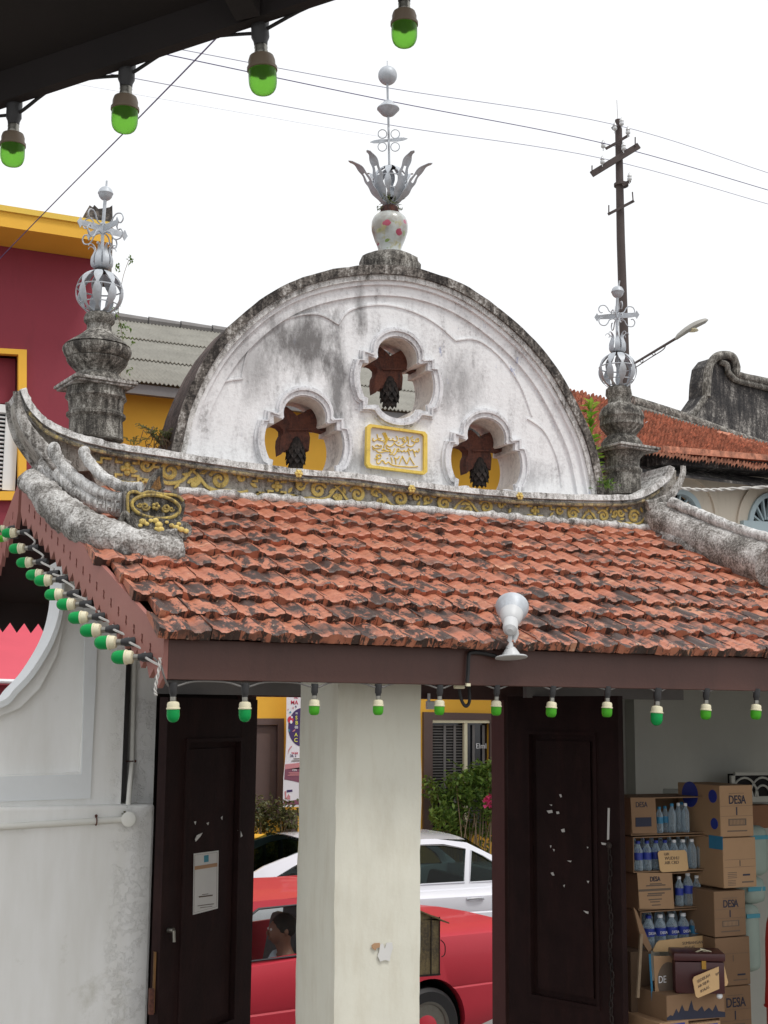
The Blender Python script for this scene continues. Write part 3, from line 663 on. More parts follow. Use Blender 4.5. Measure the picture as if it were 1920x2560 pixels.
# carved pendants hanging in the windows
sil = [(180, 660), (215, 580), (300, 470), (400, 420), (455, 375), (540, 440), (620, 520), (700, 480), (790, 430), (870, 405), (900, 425), (950, 500), (990, 550), (1060, 570), (1070, 690), (1135, 760), (1070, 775), (960, 748), (850, 742), (795, 745), (820, 810), (832, 870), (825, 960), (812, 1085), (770, 1050), (740, 1060), (600, 1080), (450, 1060), (430, 1075), (365, 1140), (352, 980), (362, 880), (400, 810), (400, 740), (350, 690), (280, 665)]
wc_px = (760, 1098); YD = YP+.16
for i, (cx, cy, s_) in enumerate(((992, 947, 1.0), (760, 1098, 1.0), (1214, 1148, .97))):
    base = PY(760, 1098, YD); t = PY(cx, cy, YD)
    def mp(x, y, yy):
        q = PY(640+.1567*x, 960+.1567*y, YD); return Vector((t.x+(q.x-base.x)*s_, yy, t.z+(q.z-base.z)*s_))
    mb = MB(); o2 = [((mp(x, y, 0)).x, (mp(x, y, 0)).z) for x, y in sil]
    mb.plate(o2, [], lambda x, z: Vector((x, YD-.03, z)), lambda x, z: Vector((x, YD+.05, z)))
    a, b = mp(470, 750, YD-.04), mp(800, 750, YD-.04); mb.tube([a, b], .006, 6)
    PB = mb.build('carved_bracket', m_iron, PW)
    mb = MB(); c = mp(615, 1040, YD+.01); tp, bt = mp(650, 850, 0).z, mp(600, 1330, 0).z; H_ = tp-bt
    mb.lathe([(.008, tp), (.024, tp-.1*H_), (.034, tp-.3*H_), (.040, tp-.5*H_), (.040, tp-.75*H_), (.026, bt)], (c.x, YD-.02, 0), 12)
    for r_ in range(5):
        zz = tp - H_*(.34+.145*r_); R_ = (.040, .048, .050, .046, .034)[r_]
        for k in range(9):
            an = 2*pi*(k+.5*(r_ % 2))/9; d = Vector((cos(an), sin(an), 0)); q = Vector((c.x, YD-.02, zz))+d*R_; tn = Vector((-sin(an), cos(an), 0))
            mb.add([q+tn*.017+Vector((0, 0, .020))-d*.008, q-tn*.017+Vector((0, 0, .020))-d*.008, q-tn*.014-Vector((0, 0, .012))+d*.006, q-Vector((0, 0, .030))+d*.008, q+tn*.014-Vector((0, 0, .012))+d*.006, q-d*.014-Vector((0, 0, .01))], [(0, 1, 2, 3, 4), (0, 4, 5), (4, 3, 5), (3, 2, 5), (2, 1, 5), (1, 0, 5)])
    mb.build('lotus_bud', m_stone_d, PB, False)
# plaque with raised writing
pc = PY(991, 1124, YP-.02)
def PQ(x, y, d=0): return PY(900+x*.1085, 1040+y*.1085, YP-.022)+Vector((0, -d, 0))
q = [PQ(150, 200), PQ(1510, 390), PQ(1510, 1350), PQ(130, 1180)]
def q2(c, k): return [c+(p-c)*k for p in q]
cc = sum(q, Vector())/4
def qpoly(k, ch):
    P_ = [cc+(p-cc)*k for p in q]; o = []
    for i in range(4):
        a, b, c = P_[i-1], P_[i], P_[(i+1) % 4]; o += [b+(a-b).normalized()*ch, b+(c-b).normalized()*ch]
    return [(p.x, p.z) for p in o]
mb = MB(); mb.plate(qpoly(1.0, .012), [], lambda x, z: Vector((x, YP-.022, z)), lambda x, z: Vector((x, YP+.02, z))); PL = mb.build('inscription_plaque', paint('plaque_white', srgb(214, 214, 216), .8, .05, 10, dirt=.1), PW)
mb = MB(); mb.plate(qpoly(1.02, .016), [qpoly(.90, .012)], lambda x, z: Vector((x, YP-.040, z)), lambda x, z: Vector((x, YP-.010, z))); mb.build('gilded_frame', m_goldb, PL)
strokes = [
 [(1350, 545), (1330, 590), (1270, 600), (1190, 575), (1200, 545), (1230, 540)], [(1350, 590), (1335, 520), (1290, 545), (1290, 590)], [(1255, 600), (1245, 650), (1190, 700), (1110, 690), (1065, 660)], [(1215, 470), (1180, 500), (1150, 525)],
 [(1100, 480), (1112, 560), (1112, 645)], [(1075, 470), (1080, 540), (1050, 600), (1000, 590), (970, 560), (1000, 535), (1030, 570), (1000, 640), (930, 685), (850, 680), (785, 620)], [(900, 515), (950, 520), (1020, 490)], [(870, 620), (905, 605)],
 [(830, 460), (860, 520), (850, 570), (790, 575), (740, 550), (700, 560), (650, 545), (620, 500)], [(770, 520), (745, 515)], [(680, 515), (655, 512)], [(790, 600), (760, 660), (690, 705), (640, 690), (610, 660)],
 [(515, 395), (570, 500), (580, 580), (530, 610)], [(545, 380), (600, 500), (605, 590), (560, 640)], [(575, 385), (630, 510), (600, 620), (560, 665)], [(390, 420), (410, 500), (440, 560), (390, 540), (330, 580), (290, 560), (300, 510)], [(440, 560), (500, 575), (545, 560)], [(440, 520), (490, 515)],
 [(1350, 750), (1360, 800), (1320, 840), (1300, 800), (1270, 835), (1230, 810)], [(1215, 770), (1240, 850), (1270, 940)], [(1110, 740), (1150, 800), (1195, 775)], [(1090, 770), (1120, 850), (1140, 910)], [(930, 720), (1030, 710)],
 [(1090, 800), (1040, 830), (1010, 790), (970, 830), (930, 800), (880, 820), (850, 780), (880, 750), (900, 790)], [(850, 790), (830, 850), (780, 900), (750, 890)], [(800, 745), (760, 830), (710, 890), (670, 870)], [(700, 790), (690, 830), (720, 840)],
 [(600, 680), (620, 750), (700, 780), (640, 820), (560, 780), (500, 790)], [(360, 790), (410, 830), (480, 840), (560, 820), (640, 810)], [(545, 680), (550, 740), (510, 780)], [(280, 690), (330, 740), (420, 745), (490, 720), (480, 680), (430, 700)], [(290, 750), (335, 790)], [(350, 690), (385, 665), (430, 680)],
 [(705, 950), (730, 1010), (735, 1090)], [(785, 950), (815, 1020), (830, 1110)], [(790, 965), (830, 985), (870, 975), (905, 925)], [(975, 920), (940, 1010), (905, 1105)], [(975, 930), (1020, 1020), (1070, 1110)], [(1145, 950), (1110, 1040), (1085, 1105)], [(1150, 960), (1200, 1050), (1250, 1125)],
 [(1330, 1165), (1180, 1175), (1000, 1165), (800, 1145), (700, 1110), (650, 1060), (600, 1100), (560, 1080), (545, 1030)], [(545, 1060), (500, 1020), (460, 1080), (410, 1100), (380, 1060), (400, 1000)], [(335, 985), (400, 980), (470, 960), (480, 900), (430, 890), (370, 920), (400, 960)], [(390, 880), (400, 940), (410, 985)], [(620, 975), (640, 970)]]
mb = MB()
for s_ in strokes: mb.tube(smooth([PQ(x, y, .002) for x, y in s_], 3), .0030, 6, flat=FL, squash=1.4)
mb.build('raised_writing', m_goldb, PL, True)
# central pedestal on the arch
def lathepx(x0, Y, prof, parent, name, mat, n=28, lean=0.0, jit=0.0, m=None, a0=0.0):
    """profile given as (pixel row, half width in pixels, pixel column of the axis)"""
    mb = m or MB(); rings = []
    for q in prof:
        py, hw = q[0], q[1]; xx = q[2] if len(q) > 2 else x0
        c = PY(xx, py, Y); r = hw*dep(c)/FPX; rings.append((c, r))
    vs = []; fs = []
    for c, r in rings:
        for k in range(n):
            t = 2*pi*k/n+a0; q = max(r, 1e-4)*(1+random.uniform(-jit, jit)); vs.append(Vector((c.x+q*cos(t), c.y+q*sin(t), c.z)))
    for i in range(len(rings)-1):
        for k in range(n): fs.append((i*n+k, i*n+(k+1) % n, (i+1)*n+(k+1) % n, (i+1)*n+k))
    fs.append(tuple(range(n))); fs.append(tuple((len(rings)-1)*n+k for k in range(n))[::-1]); mb.add(vs, fs)
    return mb if m else mb.build(name, mat, parent, True, 40)
YC = YP+.12
lathepx(974, YC, [(700, 78), (676, 80), (662, 80), (650, 74), (643, 58), (638, 42), (633, 32)], PW, 'finial_plinth', m_mould_d, 26, jit=.05)
# --- descending ridges (mortar and roll mouldings), left with a gilded medallion block
def erode(m, k=1.0):
    for i in range(len(m.v)):
        v = Vector(m.v[i]); m.v[i] = tuple(v+(PNZ.noise_vector(v*14)*.010+PNZ.noise_vector(v*45)*.006)*k)
def mortar(pathpx, r, f, jit, m, n=14, flatz=.8, seg=8):
    P_ = smooth([f(*p) for p in pathpx], seg*2); rr = [r[0]+(r[1]-r[0])*i/(len(P_)-1) for i in range(len(P_))]
    b = len(m.v); m.tube(P_, rr, 36)
    for i in range(b, len(m.v)):
        v = Vector(m.v[i]); q = (PNZ.noise_vector(v*7)*.020+PNZ.noise_vector(v*24)*.008+PNZ.noise_vector(v*70)*.005)*(jit/.007); m.v[i] = tuple(v+q)
def fL(px, py, w): return PY(px, py, 6.45-.75*w)
mb = MB()
mortar([(88, 1204), (124, 1250), (172, 1290), (222, 1322), (276, 1348), (340, 1366), (400, 1376), (440, 1378)], (.072, .088), lambda x, y: PS(x, y, .035), .009, mb, 16, seg=12)
mb.build('mortar_bank', m_mortar, GH, True, 80); DL = GH.children[-1]
mb = MB(); cu_ = smooth([fL(x, y, (x-60)/400) for x, y in [(104, 1140), (132, 1180), (170, 1212), (215, 1242), (262, 1258), (322, 1258)]], 8); cl_ = smooth([fL(x, y, (x-60)/400) for x, y in [(72, 1180), (104, 1226), (150, 1268), (200, 1302), (255, 1328), (322, 1342)]], 8)
vs = []; nu_ = 14
for a_, b_ in zip(cu_, cl_):
    for k in range(nu_+1):
        t = k/nu_; v = a_.lerp(b_, t); st_ = .0 if t < .5 else (-.022 if t < .72 else -.045)
        v = v+Vector((0, -.012+st_, 0))+PNZ.noise_vector(v*16)*.007+PNZ.noise_vector(v*55)*.004; vs.append(v)
N1_ = len(cu_); fs = [(i*(nu_+1)+k, i*(nu_+1)+k+1, (i+1)*(nu_+1)+k+1, (i+1)*(nu_+1)+k) for i in range(N1_-1) for k in range(nu_)]
nb_ = len(vs); vs += [v+Vector((.0, .22, 0)) for v in vs]; fs += [tuple(q+nb_ for q in f)[::-1] for f in fs]
fs += [(i*(nu_+1), (i+1)*(nu_+1), (i+1)*(nu_+1)+nb_, i*(nu_+1)+nb_) for i in range(N1_-1)]+[(i*(nu_+1)+nu_, i*(nu_+1)+nu_+nb_, (i+1)*(nu_+1)+nu_+nb_, (i+1)*(nu_+1)+nu_) for i in range(N1_-1)]
mb.add(vs, fs); mb.build('ridge_body', m_mortar, DL, True, 60)
mb = MB()
for pts, r in (([(130, 1135), (150, 1165), (174, 1190), (202, 1212), (246, 1238), (289, 1248), (322, 1245)], .030), ([(205, 1140), (228, 1172), (258, 1200), (305, 1222), (345, 1222)], .026), ([(92, 1172), (121, 1212), (162, 1248), (202, 1278), (246, 1300), (292, 1312)], .014), ([(76, 1192), (106, 1234), (156, 1260), (196, 1290), (240, 1312), (284, 1324)], .011), ([(140, 1185), (175, 1225), (215, 1252), (262, 1275), (310, 1280)], .034)):
    P_ = smooth([fL(x, y, (x-60)/400)+Vector((0, -.05, 0)) for x, y in pts], 7); mb.tube(P_, [r+random.uniform(-.0025, .0025) for _ in P_], 12)
c = fL(130, 1130, .18); mb.sphere(c+Vector((0, -.05, 0)), .036, 12, sq=(.9, 1, 1.1)); c = fL(205, 1135, .36); mb.sphere(c+Vector((0, -.05, 0)), .03, 12)
c1 = [fL(x, y, .6)+Vector((0, -.085, 0)) for x, y in ((240, 1262), (262, 1270), (284, 1273), (304, 1272))]
for c in c1:
    for a in (-1, 1): mb.box(c+Vector((a*.012, 0, .0)), (.005, .02, .055))
    mb.box(c+Vector((0, 0, .027)), (.028, .02, .005)); mb.box(c+Vector((0.004, 0, -.01)), (.012, .02, .004))
erode(mb, .22); mb.build('roll_moulding', m_mould_l, DL, True, 70)
m_goldt = weathered('tarnished_gilding', srgb(206, 180, 92), srgb(150, 130, 78), srgb(84, 78, 68), .45, 6, bumpd=.004, rough=.7)
# medallion block
bY = 5.78
def B2(px, py, d=0): return PY(px, py, bY)+Vector((0, -d, 0))
mb = MB(); o = [B2(x, y) for x, y in [(312, 1228), (332, 1222), (350, 1230), (380, 1220), (402, 1230), (442, 1232), (458, 1246), (464, 1262), (456, 1300), (424, 1312), (360, 1308), (314, 1298)]]
mb.plate([(p.x, p.z) for p in o], [], lambda x, z: Vector((x, bY, z)), lambda x, z: Vector((x+.03, bY+.22, z+.02))); MBk = mb.build('medallion_block', m_mould_d, DL)
mb = MB(); ell = lambda rx, rz, n=40: [B2(388+rx*cos(2*pi*k/n), 1268+rz*sin(2*pi*k/n)+(rx*cos(2*pi*k/n))*.10, .012) for k in range(n)]
mb.tube(ell(60, 29), .0085, 8, closed=True)
mb.tube(smooth([B2(x, y, .01) for x, y in [(320, 1290), (318, 1262), (320, 1236), (336, 1230), (352, 1236), (372, 1230), (400, 1236), (440, 1240), (456, 1254)]], 4), .007, 6)
for s_ in (-1, 1): mb.tube(spiral(B2(388+s_*26, 1268+s_*2, .006), .020, 1.4, 0 if s_ < 0 else pi, s_), .006, 6); mb.tube(spiral(B2(388+s_*40, 1268+s_*5, .006), .012, 1.2, pi if s_ < 0 else 0, -s_), .004, 6)
for a in range(5): mb.sphere(B2(388, 1267, .014)+Vector((cos(a*1.257)*.011, 0, sin(a*1.257)*.011)), .009, 8)
mb.build('gilded_medallion', m_goldt, MBk, True)
mb = MB()   # curled lower lip with gilt cloud pattern, lumpy foot and upright leaf
def fB(px, py, d=0): return PY(px, py, bY-.03)+Vector((0, -d, 0))
o = [(298, 1296), (306, 1286), (316, 1296), (328, 1318), (350, 1336), (385, 1348), (420, 1352), (460, 1345), (474, 1338), (474, 1318), (456, 1306), (420, 1300), (360, 1296), (322, 1290)]
pp = smooth([fB(x, y) for x, y in o], 3, True); mb.plate([(p.x, p.z) for p in pp], [], lambda x, z: Vector((x, bY-.06, z)), lambda x, z: Vector((x+.02, bY+.2, z)))
mb.tube(smooth([fB(x, y, .045) for x, y in [(268, 1322), (290, 1318), (300, 1298), (308, 1288), (318, 1304), (332, 1326), (356, 1344), (390, 1354), (418, 1354)]], 5), [.006+.010*sin(pi*i/40) for i in range(41)], 8)
mb.build('curled_lip', m_mould_d, DL, True, 40)
mb = MB()
for x, y, r in ((352, 1306, .011), (362, 1312, .008), (384, 1304, .010), (392, 1314, .012), (396, 1326, .012), (386, 1324, .007), (372, 1304, .007), (424, 1316, .008), (436, 1322, .011), (448, 1326, .010), (460, 1330, .009), (442, 1312, .007), (346, 1316, .007), (412, 1308, .006)): mb.sphere(fB(x, y, .035), r*1.25, 8, sq=(1.2, .5, 1))
mb.build('gilt_cloud', m_gold, DL, True)
mb = MB(); mortar([(300, 1372), (345, 1366), (400, 1368), (452, 1372)], (.085, .075), lambda x, y: PY(x, y, bY+.05), .008, mb, 16); mb.build('mortar_foot', m_mortar, DL, True, 80)
mb = MB(); pp = [(364, 1226), (376, 1196), (396, 1172), (404, 1168), (404, 1196), (410, 1222), (398, 1232)]
mb.plate([(PY(x, y, bY+.08).x, PY(x, y, bY+.08).z) for x, y in pp], [], lambda x, z: Vector((x, bY+.06, z)), lambda x, z: Vector((x, bY+.12, z))); mb.build('upright_leaf', m_mould_d, DL)
mb = MB(); pp = [(376, 1222), (386, 1204), (398, 1190), (400, 1205), (404, 1220), (392, 1228)]
mb.plate([(PY(x, y, bY+.055).x, PY(x, y, bY+.055).z) for x, y in pp], [], lambda x, z: Vector((x, bY+.050, z)), lambda x, z: Vector((x, bY+.062, z))); mb.build('leaf_gilding', weathered('tarnished_gold', srgb(150, 112, 60), srgb(104, 74, 46), srgb(50, 40, 34), .4, 5), DL)
# white shoulder behind the verge top
mb = MB(); mortar([(90, 1175), (105, 1195), (120, 1225)], (.05, .09), lambda x, y: PY(x, y, 6.55), .003, mb); mb.build('plaster_shoulder', m_mould_l, DL, True, 80)
# right hip ridge
HP = [(1640, 1290), (1700, 1322), (1760, 1350), (1830, 1380), (1930, 1415)]
def fR(px, py): 
    w = (px-1640)/290; return PY(px, py, 6.45-.85*w)
mb = MB(); mortar(HP, (.10, .12), fR, .0022, mb, 16, seg=12); 
mortar([(1650, 1330), (1720, 1365), (1800, 1400), (1930, 1450)], (.06, .08), lambda x, y: PS(x, y, .03), .005, mb, 14, seg=12)
mb.build('hip_mortar', m_mortar, GH, True, 80); DRt = GH.children[-1]
mb = MB()
for pts, r in (([(1655, 1262), (1720, 1288), (1790, 1318), (1860, 1342), (1935, 1358)], .032), ([(1645, 1290), (1710, 1322), (1780, 1350), (1850, 1372), (1935, 1390)], .020), ([(1650, 1345), (1720, 1372), (1800, 1400), (1935, 1440)], .013), ([(1650, 1332), (1720, 1360), (1800, 1388), (1935, 1426)], .009)):
    P_ = smooth([fR(x, y)+Vector((0, -.09, 0)) for x, y in pts], 8); mb.tube(P_, [r+random.uniform(-.003, .003) for _ in P_], 12)
erode(mb, .2); mb.build('roll_moulding', m_mould_l, DRt, True, 70)
# --- pillar, walls and door case beneath the roof
pz = ZB+.06
pA = PY(838, 2100, 5.12); pB = PY(1055, 2100, 5.12); wP = pB.x-pA.x
mb = MB(); nz_, nw_ = 70, 9; DPt = wP*1.14; ring0 = []
for i in range(nw_): ring0.append((pA.x+wP*i/nw_, 5.12))
for i in range(nw_): ring0.append((pB.x, 5.12+DPt*i/nw_))
for i in range(nw_): ring0.append((pB.x-wP*i/nw_, 5.12+DPt))
for i in range(nw_): ring0.append((pA.x, 5.12+DPt-DPt*i/nw_))
vs = []; fs = []; K_ = len(ring0)
for j in range(nz_+1):
    z = .14+(pz-.14)*j/nz_
    for k, (x, y) in enumerate(ring0):
        v = Vector((x, y, z)); q = PNZ.noise_vector(v*2.2)*.0055+PNZ.noise_vector(v*9)*.0028; q.z = 0
        if k % nw_ == 0: c_ = Vector(((pA.x+pB.x)/2-x, 5.12+DPt/2-y, 0)).normalized(); q += c_*(.006+.004*abs(PNZ.noise(v*14)))
        vs.append(v+q)
for j in range(nz_):
    for k in range(K_): fs.append((j*K_+k, j*K_+(k+1) % K_, (j+1)*K_+(k+1) % K_, (j+1)*K_+k))
fs += [tuple(range(K_))[::-1], tuple(nz_*K_+k for k in range(K_))]
mb.add(vs, fs); mb.build('square_pillar', m_pillar, GH, True, 50)
mb = MB(); c = PY(955, 2385, 5.12)
def patch(mb, pts, Y, d=.0015): o = [PY(x, y, Y) for x, y in pts]; mb.plate([(p.x, p.z) for p in o], [], lambda x, z: Vector((x, Y-d, z)), lambda x, z: Vector((x, Y+.001, z)))
patch(mb, [(950, 2362), (957, 2358), (962, 2372), (966, 2357), (980, 2356), (982, 2370), (976, 2390), (974, 2403), (962, 2400), (950, 2404), (944, 2390), (948, 2378)], 5.116); mb.build('paper_remnant', m_paper, GH.children[-1])
mb = MB(); patch(mb, [(929, 2363), (936, 2358), (949, 2357), (951, 2368), (942, 2370), (938, 2376), (930, 2370)], 5.1165); mb.build('tape_stain', m_tan, [o for o in GH.children if o.name.startswith('square_pillar')][0])
YW = 6.62
xd0, xd1 = PY(633, 2100, YW-.03).x, PY(1262, 2100, YW-.03).x
zl = PY(640, 1741, YW).z
mb = MB(); mb.bx(xd0-.10, xd1+.3, YW-.03, YW+.14, zl, zl+.13); mb.bx(xd0-.09, xd0, YW-.028, YW+.12, .14, zl-.001); mb.bx(xd1, xd1+.03, YW-.028, YW+.12, .14, zl-.001)
mb.build('door_case', m_jamb, GH); 
mb = MB(); a, b = PY(388, 1716, 6.3), PY(742, 1720, 6.3); mb.bx(a.x, b.x+.1, 6.28, 6.32, a.z-.035, a.z+.03)
mb.build('grey_tie_board', m_greyb, GH); mb = MB(); a = PY(1312, 1735, 6.4); b = PY(1560, 1738, 6.4); mb.bx(a.x, b.x+.4, 6.38, 6.42, a.z-.02, a.z+.12); mb.build('grey_tie_board', m_greyb, GH)
mb = MB(); mb.bx(xd0-.1, xd1+.5, YW+.004, YW+.16, zl+.131, ZR); mb.bx(xd0-.9, xd0-.093, YW+.004, YW+.16, .14, ZR-.05); mb.build('wall_above_doors', m_beam, GH)
# right alcove wall with buttress and vent
mb = MB(); YA = 7.05; xR = PY(1256, 2100, YA+.2).x; mb.bx(xR, xR+.1, YW+.165, YA-.001, .14, ZB+.5); xa = PY(1575, 2000, YA).x
mb.bx(xR, 7.2, YA, YA+.2, .14, ZB+.5)
a, b = PY(1588, 1900, YA-.10), PY(1655, 1900, YA-.10); mb.bx(a.x, b.x, YA-.10, YA-.001, .14, ZB+.45)
a, b = PY(1655, 1975, YA-.16), PY(1740, 1975, YA-.16)
zt = a.z; mb.bx(a.x+.002, b.x, YA-.04, YA-.001, zt, ZB+.45)
mb.add([(a.x+.002, YA-.2, zt-.12), (7.2, YA-.2, zt-.12), (7.2, YA-.001, zt), (a.x+.002, YA-.001, zt), (a.x+.002, YA-.2, .14), (7.2, YA-.2, .14), (7.2, YA-.001, .14), (a.x+.002, YA-.001, .14)], [(0, 1, 2, 3), (0, 4, 5, 1), (0, 3, 7, 4), (1, 5, 6, 2), (2, 6, 7, 3)])
mb.build('alcove_wall', m_roompaint, GH); AW = GH.children[-1]
mb = MB(); Yv = YA-.26; a = PY(1838, 1939, Yv); b = PY(1930, 1992, Yv); w_ = b.x-a.x; h_v = a.z-b.z
mb.bx(a.x, b.x, Yv, Yv+.02, b.z-.03, b.z+.004); mb.bx(a.x, b.x, Yv, Yv+.02, a.z, a.z+.02); mb.bx(a.x-.03, a.x, Yv, Yv+.02, b.z, a.z)
for k in range(2):
    for rr in (.75, .45): mb.tube([Vector((a.x+w_*(.25+.5*k)+h_v*rr*cos(t), Yv, b.z+h_v*rr*sin(t)*1.2)) for t in [pi*i/12 for i in range(13)]], .007, 6)
mb.build('arched_vent', m_roompaint, AW, True); mb = MB(); mb.bx(a.x-.02, b.x, Yv+.025, Yv+.05, b.z-.02, a.z+.01); mb.build('vent_void', m_dark, AW)
# --- door leaves: free edges swung towards the courtyard
def leaf(hx, hy, fx, fy, zt, name, marks, chain=False):
    d = Vector((fx-hx, fy-hy, 0)); Wd = d.length; d.normalize(); n = Vector((d.y, -d.x, 0))
    if n.y > 0: n = -n
    F = lambda u, z, o: Vector((hx, hy, 0))+d*u+n*o+Vector((0, 0, z))
    z0 = .16; H = zt-z0; mb = MB()
    def pl(u0, u1, za, zb_, o0, o1): mb.plate([(u0, za), (u1, za), (u1, zb_), (u0, zb_)], [], lambda x, z: F(x, z, o1), lambda x, z: F(x, z, o0))
    st = .15*Wd/.8; pan = [(z0+.20, z0+.93), (z0+1.06, zt-.19)]
    for u0, u1 in ((0, st), (Wd-st, Wd)): pl(u0, u1, z0, zt, 0, .045)
    for za, zb_ in ((z0, pan[0][0]), (pan[0][1], pan[1][0]), (pan[1][1], zt)): pl(st, Wd-st, za, zb_, .001, .0445)
    D = mb.build('door_leaf', m_wood_d, GH); tag(D, name)
    for za, zb_ in pan:
        mb = MB(); 
        mb.plate([(st, za), (Wd-st, za), (Wd-st, zb_), (st, zb_)], [], lambda x, z: F(x, z, .022), lambda x, z: F(x, z, .012))
        i = .05; mb.plate([(st+i, za+i), (Wd-st-i, za+i), (Wd-st-i, zb_-i), (st+i, zb_-i)], [], lambda x, z: F(x, z, .034), lambda x, z: F(x, z, .0221))
        for (ua, ub, zc, zd) in ((st, Wd-st, za, za+.018), (st, Wd-st, zb_-.018, zb_), (st, st+.018, za+.018, zb_-.018), (Wd-st-.018, Wd-st, za+.018, zb_-.018)):
            mb.plate([(ua, zc), (ub, zc), (ub, zd), (ua, zd)], [], lambda x, z: F(x, z, .054), lambda x, z: F(x, z, .0225))
        mb.build('door_panel', m_wood_d, D)
    if chain:
        mb = MB()
        for k in range(34):
            z = 2.02-k*.036; t = F(Wd-.06+.006*sin(k*.8), z, .058); a = (d if k % 2 else n)
            mb.tube([t+a*.010*cos(q)+Vector((0, 0, .020*sin(q))) for q in [2*pi*i/10 for i in range(10)]], .0035, 5, closed=True)
        mb.sphere(F(Wd-.06, 2.05, .06), .016, 10); mb.build('door_chain', m_stone_d, D, True)
    return D, F, Wd
hxl, hyl = xd0, YW-.04
fl = PY(388, 2100, 6.03); frp = PY(1563, 2100, 5.88)
zt_d = PY(470, 1745, 6.2).z
DLf, FLf, WL = leaf(hxl-.038, hyl, fl.x, fl.y, zt_d, 'near black left door leaf with a paper notice', None)
hr = Vector((PY(1283, 2100, YW-.06).x, YW-.06))
mb = MB(); mb.bx(xd1+.0305, hr.x+.02, YW-.02, YW+.09, .14, zl-.001); mb.build('dark_gap_strip', m_beam, GH)  # dark strip standing in for the shaded gap between jamb and leaf
DRf, FRf, WR = leaf(hr.x, hr.y, frp.x, frp.y, PY(1450, 1741, 6.2).z, 'dark brown right door leaf with a chain and torn paper scraps', None, True)
def onleaf(F, W, px, py, o=.047):      # pixel onto a leaf's face
    a, b, c = F(0, 1, o), F(W, 1, o), F(0, 2, o); n = (b-a).cross(c-a).normalized(); return PP(px, py, a, n)
def leafquad(F, W, pts, name, mat, parent, o=.036, t=.0015):
    n = (F(0, 1, 1)-F(0, 1, 0)); mb = MB(); P_ = [onleaf(F, W, x, y, o) for x, y in pts]; mb.add(P_+[p+n*t for p in P_], [tuple(range(len(P_)))[::-1], tuple(range(len(P_), 2*len(P_)))]+[(i, (i+1) % len(P_), len(P_)+(i+1) % len(P_), len(P_)+i) for i in range(len(P_))])
    return mb.build(name, mat, parent)
NP = leafquad(FLf, WL, [(484, 2134), (546, 2126), (544, 2271), (482, 2287)], 'paper_notice', m_paper, DLf)
leafquad(FLf, WL, [(486, 2166), (543, 2157), (543, 2166), (486, 2175)], 'brown_stripe', m_tan, NP, .038)
leafquad(FLf, WL, [(510, 2139), (521, 2137), (521, 2154), (510, 2156)], 'blue_emblem', m_cyan, NP, .038)
mb_n = (FLf(0, 1, 1)-FLf(0, 1, 0))
for (xa, xb_, y, t) in ((497, 531, 2241, 3), (505, 520, 2236, 1.2), (494, 534, 2264, 1.5), (500, 530, 2269, 1.2)): leafquad(FLf, WL, [(xa, y), (xb_, y-(xb_-xa)*.13), (xb_, y-(xb_-xa)*.13+t), (xa, y+t)], 'print_line', m_ink2, NP, .038)
mb = MB(); b0 = [(487, 2138), (543, 2131), (541, 2267), (485, 2282)]; mb.tube([onleaf(FLf, WL, x, y, .038) for x, y in b0], .0008, 4, closed=True); mb.build('printed_border', m_ink2, NP)
for pts in ([(487, 2098), (492, 2088), (506, 2082), (500, 2092), (489, 2104)], [(594, 2076), (600, 2074), (606, 2090), (600, 2094)], [(485, 2054), (490, 2053), (488, 2062)], [(516, 2058), (522, 2055), (520, 2063)], [(552, 2044), (556, 2040), (555, 2050)]): leafquad(FLf, WL, pts, 'torn_paper', m_paper, DLf, .047)
rs = lambda x, y: (1220+x*.422, 1700+y*.422)
for pts in ([(710, 758), (722, 758), (718, 945), (706, 948)], [(670, 962), (700, 966), (698, 978), (676, 976)], [(348, 774), (380, 770), (384, 786), (360, 790)], [(404, 780), (420, 778), (424, 792), (408, 794)], [(364, 738), (380, 738), (378, 746)], [(422, 678), (434, 676), (438, 692), (430, 696)], [(432, 886), (452, 880), (456, 900), (440, 902)], [(368, 980), (376, 980), (372, 996)], [(384, 1000), (396, 1004), (392, 1016)], [(468, 1070), (496, 1070), (490, 1080)], [(372, 1142), (386, 1138), (394, 1158), (382, 1158)], [(446, 1216), (456, 1212), (452, 1228)], [(586, 1190), (600, 1190), (594, 1204)], [(566, 1366), (596, 1372), (594, 1386), (580, 1380)], [(640, 780), (648, 784), (642, 806)], [(586, 988), (596, 990), (590, 998)]):
    leafquad(FRf, WR, [rs(*p) for p in pts], 'torn_paper', m_paper, DRf, .046)
mb = MB(); c = onleaf(FLf, WL, 420, 2325, .05); mb.tube([c, c+mb_n*.03], .012, 10); mb.tube([c+mb_n*.03, c+mb_n*.034-Vector((0, 0, .05))], .008, 8); mb.build('door_handle', m_steel, DLf, True)
mb = MB(); c = FLf(WL+.004, 1.42, .02); mb.box(FLf(WL+.004, 1.52, .022), (.008, .02, .26)); mb.build('lock_plate', paint('dull_bronze', srgb(122, 88, 50), .5, .2, 20, metal=.5), DLf); mb = MB(); mb.bev(FLf(WL+.018, 1.44, .02), (.022, .03, .11), .003); mb.build('lock_bolt', m_iron, DLf)
